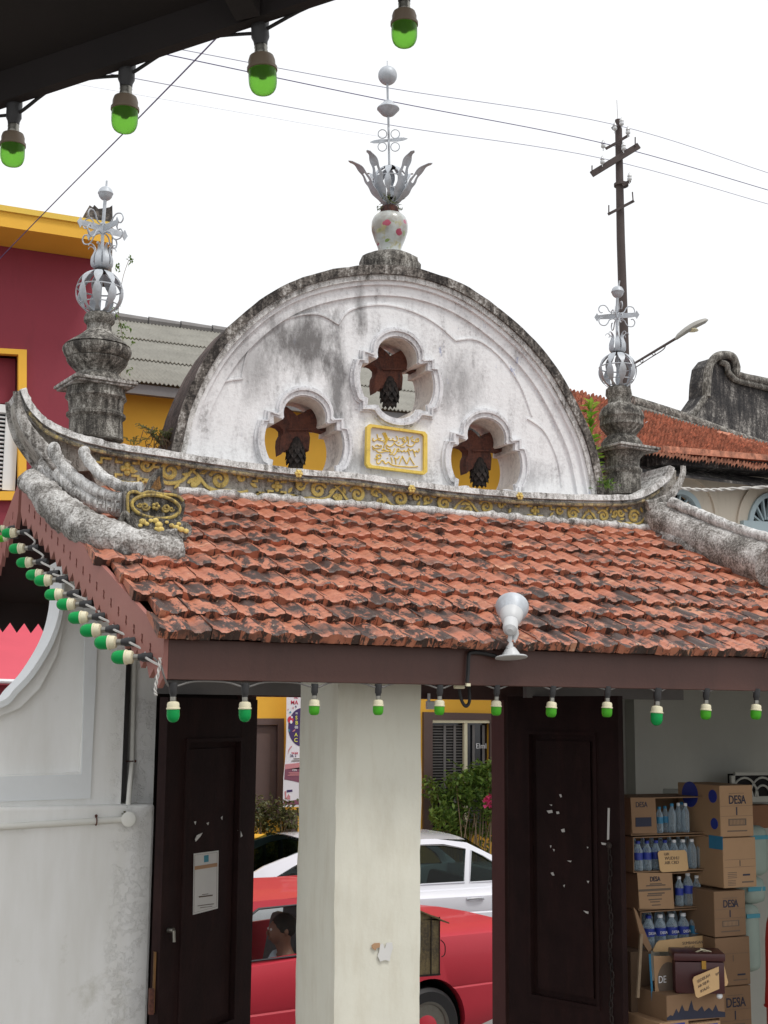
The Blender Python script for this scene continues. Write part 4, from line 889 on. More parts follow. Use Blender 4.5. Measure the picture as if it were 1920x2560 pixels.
# ================================================================== LEFT BOUNDARY WALL
BW = thing('boundary_wall', 'whitewashed wall with a swept curved top and sunk panel left of the dark doors', 'wall', (PY(150, 2500, 6.2).x, 6.3, .14))
YL = 6.22
xr_ = PY(385, 2100, YL-.06).x
inner = [(-260, 1810), (-120, 1785), (0, 1756), (36, 1723), (75, 1681), (114, 1620), (136, 1570), (148, 1521), (152, 1480), (153, 1400)]
cv = smooth([PY(x, y, YL) for x, y in inner], 5)
zled = PY(150, 2032, YL).z
o = [(p.x, p.z) for p in cv] + [(PY(240, 1400, YL).x, cv[-1].z), (PY(240, 1400, YL).x, PY(240, 1960, YL).z)]
xp = PY(306, 1900, YL).x
o = [(p.x, p.z) for p in cv] + [(xp, cv[-1].z), (xp, zled)] + [(cv[0].x, zled)]
# recessed panel (slightly skewed, as in the photo)
pin = [(PY(x, y, YL).x, PY(x, y, YL).z) for x, y in [(213, 1700), (222, 1600), (228, 1500), (170, 1500), (160, 1560), (142, 1640), (100, 1720), (50, 1770), (-60, 1815), (-250, 1850), (-250, 1942), (0, 1938), (200, 1930)]]
mb = MB(); mb.plate(o, [pin], lambda x, z: Vector((x, YL, z)), lambda x, z: Vector((x, YL+.26, z))); mb.build('wall_body', m_wall, BW)
mb = MB(); mb.plate([(x, z) for x, z in pin], [], lambda x, z: Vector((x, YL+.03, z)), lambda x, z: Vector((x, YL+.2, z))); mb.build('sunk_panel', m_wall, BW)
def stripband(px, w, name, mat, prt, Y, th):
    mb = MB(); P_ = [PY(x, y, Y) for x, y in px]; n_ = len(P_)
    for i in range(n_-1):
        a, b = P_[i], P_[i+1]; t = (b-a).normalized(); nn = Vector((-t.z, 0, t.x))*w/2
        mb.add([a+nn, b+nn, b-nn, a-nn]+[p+Vector((0, th, 0)) for p in (a+nn, b+nn, b-nn, a-nn)], [(0,1,2,3),(0,4,5,1),(1,5,6,2),(2,6,7,3),(3,7,4,0)])
    return mb.build(name, mat, prt)
mb = MB(); pp = [(214, 1500), (246, 1500), (240, 1700), (232, 1860), (226, 1996), (0, 2004), (-250, 2010), (-250, 1948), (0, 1942), (204, 1936), (210, 1700)]
mb.plate([(PY(x, y, YL-.012).x, PY(x, y, YL-.012).z) for x, y in pp], [], lambda x, z: Vector((x, YL-.012, z)), lambda x, z: Vector((x, YL+.004, z))); mb.build('panel_border', paint('fresh_whitewash', srgb(224, 228, 230), .9, .04, 5, bump=.5, fine=30), BW)
m_fresh = bpy.data.materials['fresh_whitewash']
mb = MB(); vs = []
for p in cv: vs += [Vector((p.x-.002, YL-.03, p.z+.004)), Vector((p.x-.002, YL+.28, p.z+.004)), Vector((p.x+.012, YL+.28, p.z-.02)), Vector((p.x+.012, YL-.03, p.z-.02))]
fs = []
for i in range(len(cv)-1):
    for k in range(4): fs.append((i*4+k, i*4+(k+1) % 4, i*4+4+(k+1) % 4, i*4+4+k))
mb.add(vs, fs); mb.build('curved_coping', m_fresh, BW, True, 60)
zl2 = PY(150, 2055, YL-.06).z
mb = MB(); mb.bev(((cv[0].x+xr_)/2, YL+.05, (zl2+.14)/2+.07), (xr_-cv[0].x, .22, zl2-.14), .015); mb.build('lower_wall', m_wall, BW)
mb = MB(); mb.bx(cv[0].x, xp+.005, YL-.018, YL+.15, zl2+.001, zled-.001); mb.build('ledge', m_cream, BW)
mb = MB(); xq0, xq1 = PY(328, 1900, YL+.08).x, xr_; mb.bx(xq0, xq1+.02, YL+.06, YL+.3, zl2-.1, ZR-.2); mb.build('pier', m_wall, BW)
mb = MB(); mb.bx(xp-.01, xq0+.02, YL+.16, YL+.24, zl2, ZR-.3); mb.build('groove_back', m_greyb, BW)
# conduit with round junction box
CN = thing('conduit', 'white conduit pipe with a round junction box on the left wall', 'pipe', PY(322, 2048, YL-.09))
jb = PY(322, 2048, YL-.09)
mb = MB(); mb.tube([jb+Vector((.0, .03, 0)), PY(330, 1900, YL+.05), PY(336, 1640, YL+.05), PY(338, 1500, YL+.05)], .0125, 10); mb.tube([jb+Vector((0, .01, 0)), PY(250, 2052, YL-.075), PY(100, 2061, YL-.075), PY(-200, 2080, YL-.075)], .0145, 10); mb.build('pipe', m_white, CN, True)
mb = MB(); mb.lathe([(.030, -.012), (.034, -.01), (.034, .012), (.028, .016), (.01, .018)], jb, 20, axis=(-.3, -1, .1)); mb.build('junction_box', m_white, CN, True)
for px, py, Yc in ((240, 2053, YL-.075), (325, 1903, YL+.05)):
    mb = MB(); c = PY(px, py, Yc); ax = Vector((1, 0, 0)) if px < 300 else Vector((0, 0, 1)); up_ = Vector((0, 0, 1)) if px < 300 else Vector((1, 0, 0))
    mb.tube([c+Vector((0, cos(t), 0))*.018+up_*sin(t)*.018 for t in [2*pi*i/14 for i in range(14)]], .003, 5, closed=True, m=0); mb.sphere(c+up_*.024+Vector((0, .0, 0)), .007, 8); mb.build('pipe_clip', m_iron, CN, True)
# ================================================================== FINIALS
def ringpath(c, r, nrm_, n=24):
    nrm_ = Vector(nrm_).normalized(); a = nrm_.orthogonal().normalized(); b = nrm_.cross(a); return [c+(a*cos(2*pi*k/n)+b*sin(2*pi*k/n))*r for k in range(n)]
def ribbon(mb, path, widths, side, th=.0015):
    P_ = [Vector(p) for p in path]; n = len(P_); vs = []
    for i, p in enumerate(P_):
        t = (P_[min(i+1, n-1)]-P_[max(i-1, 0)]).normalized(); s_ = side(i) if callable(side) else Vector(side); nn = t.cross(s_).normalized()
        vs += [p+s_*widths[i]+nn*th, p-s_*widths[i]+nn*th, p-s_*widths[i]-nn*th, p+s_*widths[i]-nn*th]
    fs = [(0, 1, 2, 3), tuple((n-1)*4+k for k in (3, 2, 1, 0))]
    for i in range(n-1):
        for k in range(4): fs.append((i*4+k, i*4+(k+1) % 4, i*4+4+(k+1) % 4, i*4+4+k))
    mb.add(vs, fs)
def cage(c, R, root, nb=9):
    mb = MB()
    for k in range(nb):
        a = 2*pi*(k+.3)/nb; d = Vector((cos(a), sin(a), 0)); tn = Vector((-sin(a), cos(a), 0)); n = 22
        path = [c+(d*sin(t)+Vector((0, 0, cos(t))))*R for t in [.28+(pi-.56)*i/n for i in range(n+1)]]
        w = []
        for i in range(n+1):
            u = i/n; w.append(R*(.035+.17*abs(sin(u*pi*2.5))**.8*sin(pi*min(1, .12+.88*u))**.4))
        ribbon(mb, path, w, tn)
    mb.build('cage_band', m_silver, root, True)
    mb = MB(); mb.tube(ringpath(c+Vector((0, 0, R*.18)), R*.975, (0, 0, 1)), R*.035, 6, closed=True); mb.build('cage_hoop', m_silver, root, True)
    mb = MB(); mb.tube(ringpath(c-Vector((0, 0, R*.55)), R*.82, (0, 0, 1)), R*.03, 6, closed=True); mb.build('cage_hoop', m_silver, root, True)
    for sg in (-1, 1):
        mb = MB(); mb.lathe([(R*.30, -.004), (R*.36, 0), (R*.30, .004)], c+Vector((0, 0, sg*R*.955)), 18); mb.build('cage_collar', m_stone_d, root, True)
def scurl(c, d, s, up):
    P_ = [(0, 0), (.20, .10), (.42, .02), (.52, -.16), (.68, -.30), (.92, -.26), (1.02, -.05), (.92, .12), (.80, .10)]
    return smooth([c+d*x*s+Vector((0, 0, 1))*(z*s*up) for x, z in P_], 5)
def crossarms(c, L_, root, a0=.5):
    for k in range(4):
        a = a0+k*pi/2; d = Vector((cos(a), sin(a), 0)); tn = Vector((0, 0, 1)); mb = MB()
        path = [c+d*L_*u for u in (0, .3, .7, .82, .88, 1.0)]; ribbon(mb, path, [L_*.09, L_*.12, L_*.10, L_*.09, L_*.20, .001], tn, .002); mb.build('arrow_arm', m_silver, root)
        for up in (1, -1):
            a2 = a+.38; d2 = Vector((cos(a2), sin(a2), 0)); mb = MB(); mb.tube(scurl(c+Vector((0, 0, up*L_*.22)), d2, L_*.82, -up), L_*.026, 6); mb.build('scroll_wire', m_silver, root, True)
def tulip(zc0, c, R, H, root, n=8):
    mb = MB()
    for k in range(n):
        a = 2*pi*k/n+.2; d = Vector((cos(a), sin(a), 0)); tn = Vector((-sin(a), cos(a), 0))
        pr = [(.55, 0), (.85, .06), (1.0, .22), (.98, .45), (.80, .68), (.74, .82), (.86, .96), (1.15, 1.06), (1.38, 1.02), (1.42, .94)]
        path = smooth([c+d*x*R+Vector((0, 0, z*H)) for x, z in pr], 3); m_ = len(path)
        w = [R*(.34-.05*i/m_ if i < m_*.3 else .33-.30*min(1, (i/m_-.3)/.5)) for i in range(m_)]; ribbon(mb, path, w, tn)
    mb.lathe([(R*.5, 0), (R*.86, .06*H), (R*.94, .14*H), (R*.90, .18*H)], c, 20); mb.build('tulip_cup', m_silver, root, True, 50)
def sidefinial(label, Y, cage_c, cage_r, tul, cross_, ball, tip, prof, plate_z, x_rod):
    P0 = PY(prof[-1][2], prof[-1][0], Y); T = thing('ridge_finial', label, 'finial', P0, 'metal and plaster finials on the ridge')
    lathepx(0, Y, prof, T, 'turned_pedestal', m_mould_d, 36, jit=.003)
    c0_, hw, xc = plate_z; pc_ = PY(xc, c0_, Y); r = hw*dep(pc_)/FPX; mb = MB()
    ang = pi/4 - AZ*0
    for (k, za, zb_) in ((1.0, .0, .016), (.93, -.012, -.001)): mb.bev(pc_+Vector((0, 0, (za+zb_)/2)), (r*2*k*.80, r*2*k*.80, zb_-za), .003, Matrix.Rotation(radians(8), 3, 'Z'))
    mb.build('square_abacus', m_mould, T)
    sc_ = lambda p, q: q*dep(p)/FPX
    cc_ = PY(*cage_c, Y); cage(cc_, sc_(cc_, cage_r), T)
    ct = PY(*tul[0], Y); tulip(0, ct, sc_(ct, tul[1]), sc_(ct, tul[2]), T)
    cx_ = PY(*cross_[0], Y); crossarms(cx_, sc_(cx_, cross_[1]*1.15), T, cross_[2])
    bc = PY(*ball[0], Y); br = sc_(bc, ball[1])
    mb = MB(); mb.tube([cc_+Vector((0, 0, -.8*sc_(cc_, cage_r))), ct, cx_, bc], br*.24, 8); mb.tube([bc, PY(*tip, Y)], br*.13, 6); mb.build('rod', m_silver, T, True)
    mb = MB(); mb.lathe([(.02*br, br), (.38*br, .94*br), (.68*br, .76*br), (.88*br, .50*br), (.98*br, .2*br), (1.06*br, .06*br), (1.06*br, -.02*br), (.97*br, -.14*br), (.88*br, -.46*br), (.66*br, -.76*br), (.36*br, -.95*br), (.1*br, -1.03*br)], bc, 20); mb.build('ball', m_silver, T, True, 30)
    return T
FI1 = sidefinial('silver cage ball and arrow cross on a big mouldy pedestal left of the pediment', 6.62, (249, 732), 60, ((254, 672), 27, 58), ((257, 572), 66, .35), ((264, 484), 19), (267, 452),
  [(784, 28, 249), (788, 36, 249), (797, 40, 249), (806, 39, 248), (811, 34, 248), (814, 31, 248), (828, 32, 248), (832, 37, 248), (840, 46, 247), (850, 60, 246), (860, 74, 245), (868, 84, 244), (870, 80, 244), (873, 87, 243), (880, 88, 243), (890, 84, 243), (899, 78, 243), (901, 73, 243), (904, 78, 243), (912, 74, 243), (922, 64, 243), (932, 54, 243), (936, 52, 243), (942, 60, 243), (952, 68, 242), (964, 72, 241), (985, 74, 240), (998, 78, 240), (1006, 70, 240), (1032, 68, 240), (1038, 75, 240), (1044, 75, 240), (1050, 67, 240), (1075, 68, 240), (1100, 70, 239)], (968, 104, 239), 0)
FI2 = sidefinial('silver cage ball on a mouldy pedestal right of the pediment, before the pole', 6.62, (1544, 927), 48, ((1544, 881), 21, 48), ((1542, 790), 50, .9), ((1544, 730), 16), (1549, 702),
  [(968, 24, 1545), (974, 32, 1546), (988, 34, 1547), (998, 28, 1548), (1010, 30, 1549), (1022, 48, 1551), (1034, 56, 1553), (1046, 58, 1554), (1050, 55, 1554), (1066, 56, 1554), (1078, 46, 1554), (1090, 36, 1554), (1096, 42, 1554), (1108, 52, 1554), (1122, 54, 1555), (1140, 52, 1556), (1148, 44, 1556), (1170, 43, 1556), (1176, 50, 1556), (1182, 50, 1556), (1188, 45, 1556), (1215, 47, 1556), (1240, 48, 1556)], (1128, 84, 1558), 0)
# central vase finial
VF = thing('vase_finial', 'floral porcelain vase with silver petals and a tall rod atop the arch', 'finial', PY(974, 634, YC))
s0 = dep(PY(974, 500, YC))/FPX
mb = MB(); lathepx(974, YC, [(634, 30), (628, 29), (615, 33), (600, 40), (580, 47), (568, 48), (556, 47), (545, 42), (538, 34), (534, 24)], VF, 'x', None, 32, m=mb); mb.build('vase', m_vase, VF, True)
mb = MB(); lathepx(974, YC, [(535, 23), (530, 25), (524, 23), (519, 22), (517, 18)], VF, 'x', None, 24, m=mb); mb.build('clay_neck', m_iron, VF, True)
cg = PY(975, 458, YC); cage(cg, 46*s0, VF, 8)
b0 = PY(975, 514, YC)
for k, (ang, kr, kz) in enumerate(((-30, 1.24, .88), (210, 1.24, .92), (52, .98, 1.16), (128, .98, 1.16), (232, .98, 1.14), (308, .98, 1.14))):
    a = -AZ+radians(ang); d = Vector((cos(a), sin(a), 0)); tn = Vector((-sin(a), cos(a), 0)); S_ = s0; H_ = kz
    pr = [(10, 0), (26, 12), (44, 34), (56, 56), (68, 76), (86, 96), (108, 102)] 
    path = smooth([b0+d*x*S_*.94*kr+Vector((0, 0, z*S_*1.02*H_)) for x, z in pr], 5); n_ = len(path)
    base_w = [S_*(4+10*sin(pi*min(1, i/n_*1.05))**.8+2.0*sin(i*.9)) for i in range(n_)]; base_w[-1] = .001; base_w[-2] = S_*3.5
    mb = MB(); g0, g1 = int(n_*.50), int(n_*.66)
    ribbon(mb, path[:g0+1], base_w[:g0+1], tn); ribbon(mb, path[g1:], base_w[g1:], tn)
    for sg in (-1, 1):      # the pierced hole: two thin sides
        pth = [path[i]+tn*sg*(base_w[i]*.68) for i in range(g0, g1+1)]; ribbon(mb, pth, [base_w[i]*.32 for i in range(g0, g1+1)], tn)
    mb.build('petal', m_silver, VF, True, 60)
mb = MB(); mb.tube([b0, PY(971, 300, YC), PY(968, 195, YC)], 3.2*s0, 8); mb.tube([PY(968, 175, YC), PY(968, 152, YC)], 1.2*s0, 6); mb.build('rod', m_silver, VF, True)
mb = MB(); mb.sphere(PY(969, 189, YC), 25.5*s0, 24); mb.build('ball', m_silver, VF, True)
mb = MB(); c = PY(970.5, 272, YC); q = s0; mb.lathe([(3*q, 24*q), (12*q, 20*q), (17*q, 13*q), (22*q, 8*q), (29*q, 2*q), (30*q, -1*q), (24*q, -8*q), (17*q, -16*q), (6*q, -22*q)], c, 28); mb.build('saucer', m_silver, VF, True)
for k in range(9):
    mb = MB(); a = 2*pi*k/9; mb.sphere(c+Vector((cos(a)*22*q, sin(a)*22*q, 6*q)), 3*q, 8); mb.build('stud', m_porc, VF, True)
c = PY(972, 351, YC)
for sg in (-1, 1):
    mb = MB(); d = (CR*cos(.0)+Vector((0, 0, .10))).normalized()*sg; ribbon(mb, [c, c+d*22*q, c+d*40*q, c+d*50*q], [3*q, 5.5*q, 4*q, .001], Vector((0, 0, 1))); mb.build('leaf_arm', m_silver, VF)
    for sz in (-1, 1):
        mb = MB(); mb.tube(ringpath(c+CR*sg*17*q+Vector((0, 0, sz*18*q)), 11.5*q, CF, 20), 1.3*q, 6, closed=True); mb.build('ring', m_silver, VF, True)
        mb = MB(); dd = CF*sg; mb.tube(ringpath(c+dd*17*q+Vector((0, 0, sz*18*q)), 11.5*q, CR, 20), 1.3*q, 6, closed=True); mb.build('ring', m_silver, VF, True)
# ================================================================== PLANTS
def leafquadm(mb, c, d, w, L_, up=Vector((0, 0, 1)), bend=.2):
    d = d.normalized(); s_ = d.cross(up); s_ = s_.normalized() if s_.length > 1e-4 else Vector((1, 0, 0)); n = s_.cross(d)
    mb.add([c, c+d*L_*.45+s_*w+n*w*.3, c+d*L_-up*bend*L_, c+d*L_*.45-s_*w+n*w*.3], [(0, 1, 2), (0, 2, 3)])
def rv(): return Vector((random.gauss(0, 1), random.gauss(0, 1), random.gauss(0, 1))).normalized()
def fern(name, label, base, n, L_, spread, group=None, roots=True):
    T = thing(name, label, 'plant', base, group); mb = MB()
    for i in range(n):
        a = random.uniform(0, 2*pi); o = Vector((cos(a)*spread, sin(a)*spread*.5, 0)); l = L_*random.uniform(.6, 1.1)
        pts = [base+o*.3*random.random()+o*u*1.0*l/L_+Vector((0, 0, l*(u*1.25-u*u*.75))) for u in [k/9 for k in range(10)]]
        mb.tube(pts, .0015, 4)
        for k in range(2, 10):
            for sg in (-1, 1):
                t = (pts[k]-pts[k-1]).normalized(); s_ = t.cross(Vector((0, 0, 1))).normalized()*sg; leafquadm(mb, pts[k], (s_+t*.7), .0035, L_*.20*(1.1-k/10), bend=.1)
    mb.build('frond', m_fern, T)
    if roots:
        mb = MB()
        for i in range(70):
            p = base+Vector((random.gauss(0, spread*.35), random.gauss(0, .03), random.uniform(-.02, L_*.35))); mb.tube([p, p+rv()*.03, p+rv()*.04-Vector((0, 0, .05))], .0018, 4)
        mb.build('root_mat', m_dry, T)
    return T
fern('fern', 'feathery fern clump sprouting at the left foot of the pediment', PY(408, 1112, YR+.08), 26, .17, .12)
fern('fern', 'small withered fern on the ridge between the left finial and the fern clump', PY(335, 1112, YR+.08), 9, .07, .07, roots=False)
T = thing('sapling', 'bright green sapling growing between the pediment and the right finial', 'plant', PY(1495, 1225, YR+.1)); mb = MB(); st = smooth([PY(x, y, YR+.1) for x, y in [(1498, 1232), (1490, 1180), (1482, 1120), (1476, 1060), (1478, 1012)]], 6); mb.tube(st, .005, 6); mb.build('stem', m_twig, T, True)
mb = MB()
for p in st[3:]:
    for k in range(4): d = rv(); d.z = abs(d.z)*.8+.3; leafquadm(mb, p, d, .016, .075, bend=.15)
mb.build('leaves', m_leafb, T)
T = thing('weed', 'low leafy weed at the foot of the right finial', 'plant', PY(1512, 1228, YR-.02)); mb = MB()
for k in range(60): p = PY(1512, 1226, YR-.02)+Vector((random.gauss(0, .03), random.gauss(0, .02), random.uniform(0, .05))); leafquadm(mb, p, rv()+Vector((0, 0, .7)), .008, .045)
mb.build('leaves', m_leaf, T)
T = thing('weed', 'dry grassy weeds growing out of the porcelain vase neck', 'plant', PY(974, 515, YC)); mb = MB()
for k in range(70): p = PY(974, 512, YC)+Vector((random.gauss(0, .022), random.gauss(0, .022), random.uniform(0, .02))); leafquadm(mb, p, rv()+Vector((0, 0, .8)), .0035, random.uniform(.03, .075))
for k in range(36): p = PY(974+random.choice((-30, -22, 24, 32)), 520, YC); leafquadm(mb, p, rv(), .003, .02)
mb.build('leaves', m_fern, T)
T = thing('weed', 'tiny green weed in the corner by the pipe junction box', 'plant', PY(310, 2028, YL-.05)); mb = MB()
for k in range(16): leafquadm(mb, PY(310, 2034, YL-.05), rv()+Vector((0, -.3, .6)), .006, .045)
mb.build('leaves', m_leafd, T)
T = thing('creeper', 'wispy climbing weed with tiny leaves behind the left finial', 'plant', PY(300, 900, 6.9)); mb = MB(); mb.tube(smooth([PY(x, y, 6.9) for x, y in [(300, 940), (308, 860), (296, 780), (306, 700), (322, 650)]], 6), .0015, 4); mb.build('stem', m_twig, T)
mb = MB()
for px, py in ((290, 668), (296, 672), (328, 648), (324, 652), (312, 812), (322, 822), (304, 826), (334, 852), (312, 840), (322, 925), (300, 810), (284, 770), (292, 782)):
    for k in range(7): leafquadm(mb, PY(px+random.gauss(0, 4), py+random.gauss(0, 4), 6.9), rv(), .006, .024)
mb.build('leaves', m_leaf, T)
# ================================================================== FESTOON LIGHTS
def lamp(px_sock, px_tip, Y, mat, label, group, k=1.0, plane='Y', short=False, axis=None, cm=None):
    if axis is not None: p0 = Y if isinstance(Y, Vector) else PY(*px_sock, Y); Lr = k; d = axis
    else:
        p0 = PY(*px_sock, Y); p1 = PY(*px_tip, Y); d = (p1-p0); Lr = d.length/.150; d.normalize()
    T = thing('festoon_lamp', label, 'lamp', p0, group); u = Lr
    f = lambda *pr: [(r*u, z*u) for r, z in pr]
    mb = MB(); mb.lathe(f((.017, 0), (.0175, .012), (.016, .022), (.0165, .040), (.013, .048), (.012, .056)), p0, 16, axis=d); mb.build('socket', m_sock, T, True, 30)
    mb = MB(); mb.lathe(f((.0115, .0562), (.0125, .060), (.0115, .064), (.0125, .068), (.0115, .074)), p0, 14, axis=d); mb.build('screw_thread', m_steel, T, True)
    dl = .040 if short else .048
    mb = MB(); mb.lathe(f((.012, .0742), (.022, .078), (.0245, .086), (.0245, .098), (.0275, .099), (.0275, .1045), (.0255, .1055)), p0, 22, axis=d); mb.build('collar', cm or m_cream, T, True, 30)
    mb = MB(); pr = [(.0250, .1056), (.0255, .112)]+[(.0255*cos(t)**(.5 if short else .8), .1056+dl*.45+dl*.62*sin(t)) for t in [i*pi/2/7 for i in range(8)]]
    mb.lathe(f(*pr), p0, 24, axis=d); mb.build('dome', mat, T, True, 50)
    return T, p0, d
order = ['first', 'second', 'third', 'fourth', 'fifth', 'sixth', 'seventh', 'eighth', 'ninth', 'tenth', 'eleventh', 'twelfth']
front = [(433, 1706, 433, 1802, 0), (613, 1708, 612, 1801, 0), (787, 1709, 785, 1789, 1), (946, 1710, 945, 1789, 1), (1100, 1712, 1098, 1789, 1), (1242, 1713, 1240, 1790, 1), (1382, 1715, 1377, 1794, 1), (1519, 1716, 1517, 1794, 1), (1644, 1720, 1641, 1810, 0), (1766, 1721, 1764, 1800, 1), (1892, 1722, 1889, 1800, 1)]
desc = ['emerald green festoon lamp nearest the eave corner, in front of the left door', 'emerald green festoon lamp at the right edge of the left door leaf', 'dull green festoon lamp over the left face of the square pillar', 'bright green festoon lamp over the front face of the square pillar', 'green festoon lamp just right of the pillar beside the white switch', 'dull green festoon lamp in front of the yellow lintel across the street', 'bright green festoon lamp at the upper left of the right door leaf', 'dull green festoon lamp over the right part of the right door leaf', 'longer emerald festoon lamp hanging in front of the alcove buttress', 'second festoon lamp from the right end of the eave', 'rightmost festoon lamp hanging from the front eave']
fp = []
for i, (a, b, c, d, kd) in enumerate(front): fp.append(lamp((a, b), (c, d), YE+.006, m_emer if kd == 0 else m_lime, desc[i], 'green festoon lamps along the front eave', short=kd == 1)[1])
def cable(pts, r, name, label, mat, parent=None):
    mb = MB(); mb.tube(pts, r, 6)
    o = mb.build(name, mat, parent, True)
    return tag(o, label, 'cable') if parent is None else o
pts = [PY(384, 1643, YE-.02), PY(402, 1665, YE-.02), PY(410, 1690, YE-.02)]
for i, p in enumerate(fp):
    pts += [p+Vector((-.02, 0, -.012)), p+Vector((0, 0, -.012)), p+Vector((.02, 0, -.012))]
    if i < len(fp)-1: q = p.lerp(fp[i+1], .5); pts += [q+Vector((-.06, 0, .004)), q+Vector((.06, 0, .004))]
cable(smooth(pts, 3), .0038, 'lamp_cable', 'grey cable linking the green lamps under the front eave', m_cableg)
side = [((384, 1643), (283, 1643)), ((341, 1604), (241, 1607)), ((301, 1572), (205, 1577)), ((265, 1541), (175, 1545)), ((232, 1510), (146, 1511)), ((200, 1484), (116, 1487)), ((172, 1448), (90, 1452)), ((148, 1434), (69, 1438)), ((119, 1404), (45, 1407)), ((98, 1369), (26, 1372)), ((77, 1330), (8, 1333))]
dv = (B-A); sp = []
vn = Vector((A.y-B.y, B.x-A.x, 0)).normalized()
for i, (s_, t_) in enumerate(side):
    p0 = PP(*s_, A+Vector((-.012, 0, 0)), vn); w = p0.y; pt = PD(*t_, dep(p0)+.02); ax = (pt-p0); u = ax.length/.150
    T, p, d = lamp(s_, t_, p0, m_emer, order[i]+' green festoon lamp up the verge board from the eave corner', 'green festoon lamps along the left verge board', k=u, axis=ax.normalized()); sp.append(p)
pts = []
for i, p in enumerate(sp[::-1]): pts += [p+Vector((-.03, .01, -.0))]+([] if i == 10 else [p.lerp(sp[::-1][i+1], .5)+Vector((0.0, 0, -.005))])
cable(smooth(pts+[PY(402, 1665, YE-.02)], 4), .0052, 'lamp_cable', 'white cable linking the green lamps up the left verge board', m_cable)
mb = MB(); tw = smooth([PY(x, y, YE-.03) for x, y in [(400, 1645), (398, 1670), (392, 1700), (388, 1725), (390, 1738)]], 6)
for ph in (0, pi): mb.tube([p+Vector((cos(i*.9+ph), sin(i*.9+ph), 0))*.004 for i, p in enumerate(tw)], .003, 6)
tag(mb.build('cable_end', m_cable, None, True), 'loose twisted white cable end dangling at the eave corner', 'cable')
for k, (s_, t_) in enumerate((((40, 1318), (-12, 1324)), ((46, 1340), (-6, 1348)))):
    p0 = PP(*s_, Vector((XL1-.03, YR+.25, 0)), Vector((1, .06, 0))); pt = PD(*t_, dep(p0)); ax = pt-p0
    lamp(s_, t_, p0, (m_emer, m_lime)[k], ('upper green lamp half cut by the left picture edge behind the verge peak', 'lower bright green lamp at the left picture edge behind the verge peak')[k], 'green festoon lamps on the rear verge', k=ax.length/.150, axis=ax.normalized())
# ================================================================== NEAR EAVE OVERHEAD (upper left)
nd = lambda px: 3.05-.35*px/840
ed = [(-200, 340), (0, 274), (116, 236), (231, 197), (405, 139), (579, 81), (723, 40), (845, -2), (1010, -60), (1500, -240), (2300, -560)]
EP = [PD(x, y, nd(x)) for x, y in ed]
a, b = EP[1], EP[7]; hd = Vector((b.x-a.x, b.y-a.y, 0)).normalized(); zz = (a.z+b.z)/2
EP = [Vector((p.x, p.y, p.z)) for p in EP]
back = Vector((-hd.y, hd.x, 0)); back = -back if back.y > 0 else back
mb = MB(); A0, A1 = EP[1]+(-hd)*1.5, EP[1]+hd*4.6
dz = (EP[7].z-EP[1].z)/(Vector((EP[7].x-EP[1].x, EP[7].y-EP[1].y)).length)
A0.z = EP[1].z-1.5*dz; A1.z = EP[1].z+4.6*dz
NE = thing('near_eave', 'black shaded roof eave overhead in the upper left corner', 'roof', A0)
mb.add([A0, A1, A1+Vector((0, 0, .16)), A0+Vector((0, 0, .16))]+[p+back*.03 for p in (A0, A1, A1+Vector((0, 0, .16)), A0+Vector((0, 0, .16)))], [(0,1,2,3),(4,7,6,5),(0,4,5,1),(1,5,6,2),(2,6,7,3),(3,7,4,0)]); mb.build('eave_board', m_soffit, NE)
mb = MB(); u1 = Vector((0, 0, .08)); q = [A0+back*.031+u1, A1+back*.031+u1, A1+back*4.6+Vector((0, 0, 1.5)), A0+back*4.6+Vector((0, 0, 1.5))]  # soffit carried far back overhead, out of view, to cut light on the gate
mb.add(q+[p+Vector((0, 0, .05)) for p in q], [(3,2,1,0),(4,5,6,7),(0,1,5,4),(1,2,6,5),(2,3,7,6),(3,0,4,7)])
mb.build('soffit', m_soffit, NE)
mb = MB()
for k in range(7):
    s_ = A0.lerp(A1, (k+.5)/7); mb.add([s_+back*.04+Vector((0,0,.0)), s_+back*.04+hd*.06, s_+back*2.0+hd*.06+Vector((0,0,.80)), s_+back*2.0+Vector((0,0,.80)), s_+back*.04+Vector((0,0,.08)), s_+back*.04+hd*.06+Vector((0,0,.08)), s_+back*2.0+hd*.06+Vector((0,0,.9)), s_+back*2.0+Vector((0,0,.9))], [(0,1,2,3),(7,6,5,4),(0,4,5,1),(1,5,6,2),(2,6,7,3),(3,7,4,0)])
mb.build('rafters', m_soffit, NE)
nb = []
for i, (sx, sy, tx, ty, lb) in enumerate(((36, 250, 30, 416, 'leftmost green lamp hanging from the near eave, beside the left picture edge'), (318, 150, 310, 332, 'green lamp hanging from the near eave, crossed by the diagonal wire'), (648, 42, 659, 236, 'green lamp hanging from the near eave, third from the left'), (1010, -60, 1011, 117, 'green lamp at the top edge of the picture, cut by the frame'))):
    D_ = nd(sx); p0 = PD(sx, sy, D_); p1 = PD(tx, ty, D_); ax = p1-p0
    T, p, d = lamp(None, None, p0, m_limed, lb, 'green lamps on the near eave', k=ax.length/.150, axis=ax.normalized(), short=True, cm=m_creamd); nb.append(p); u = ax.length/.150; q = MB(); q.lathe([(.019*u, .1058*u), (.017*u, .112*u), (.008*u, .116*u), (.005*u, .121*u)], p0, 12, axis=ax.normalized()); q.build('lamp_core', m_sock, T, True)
pts = []
for i, p in enumerate(nb):
    pts += [p-hd*.03-Vector((0, 0, .035)), p-Vector((0, 0, .04)), p+hd*.03-Vector((0, 0, .03))]
    if i < 3: q = p.lerp(nb[i+1], .5); pts += [q-hd*.05+Vector((0, 0, -.012)), q+hd*.05+Vector((0, 0, -.006))]
cable(smooth([nb[0]-hd*.4]+pts, 4), .0045, 'lamp_cable', 'black cable clipped along the near eave between the big green lamps', m_black)
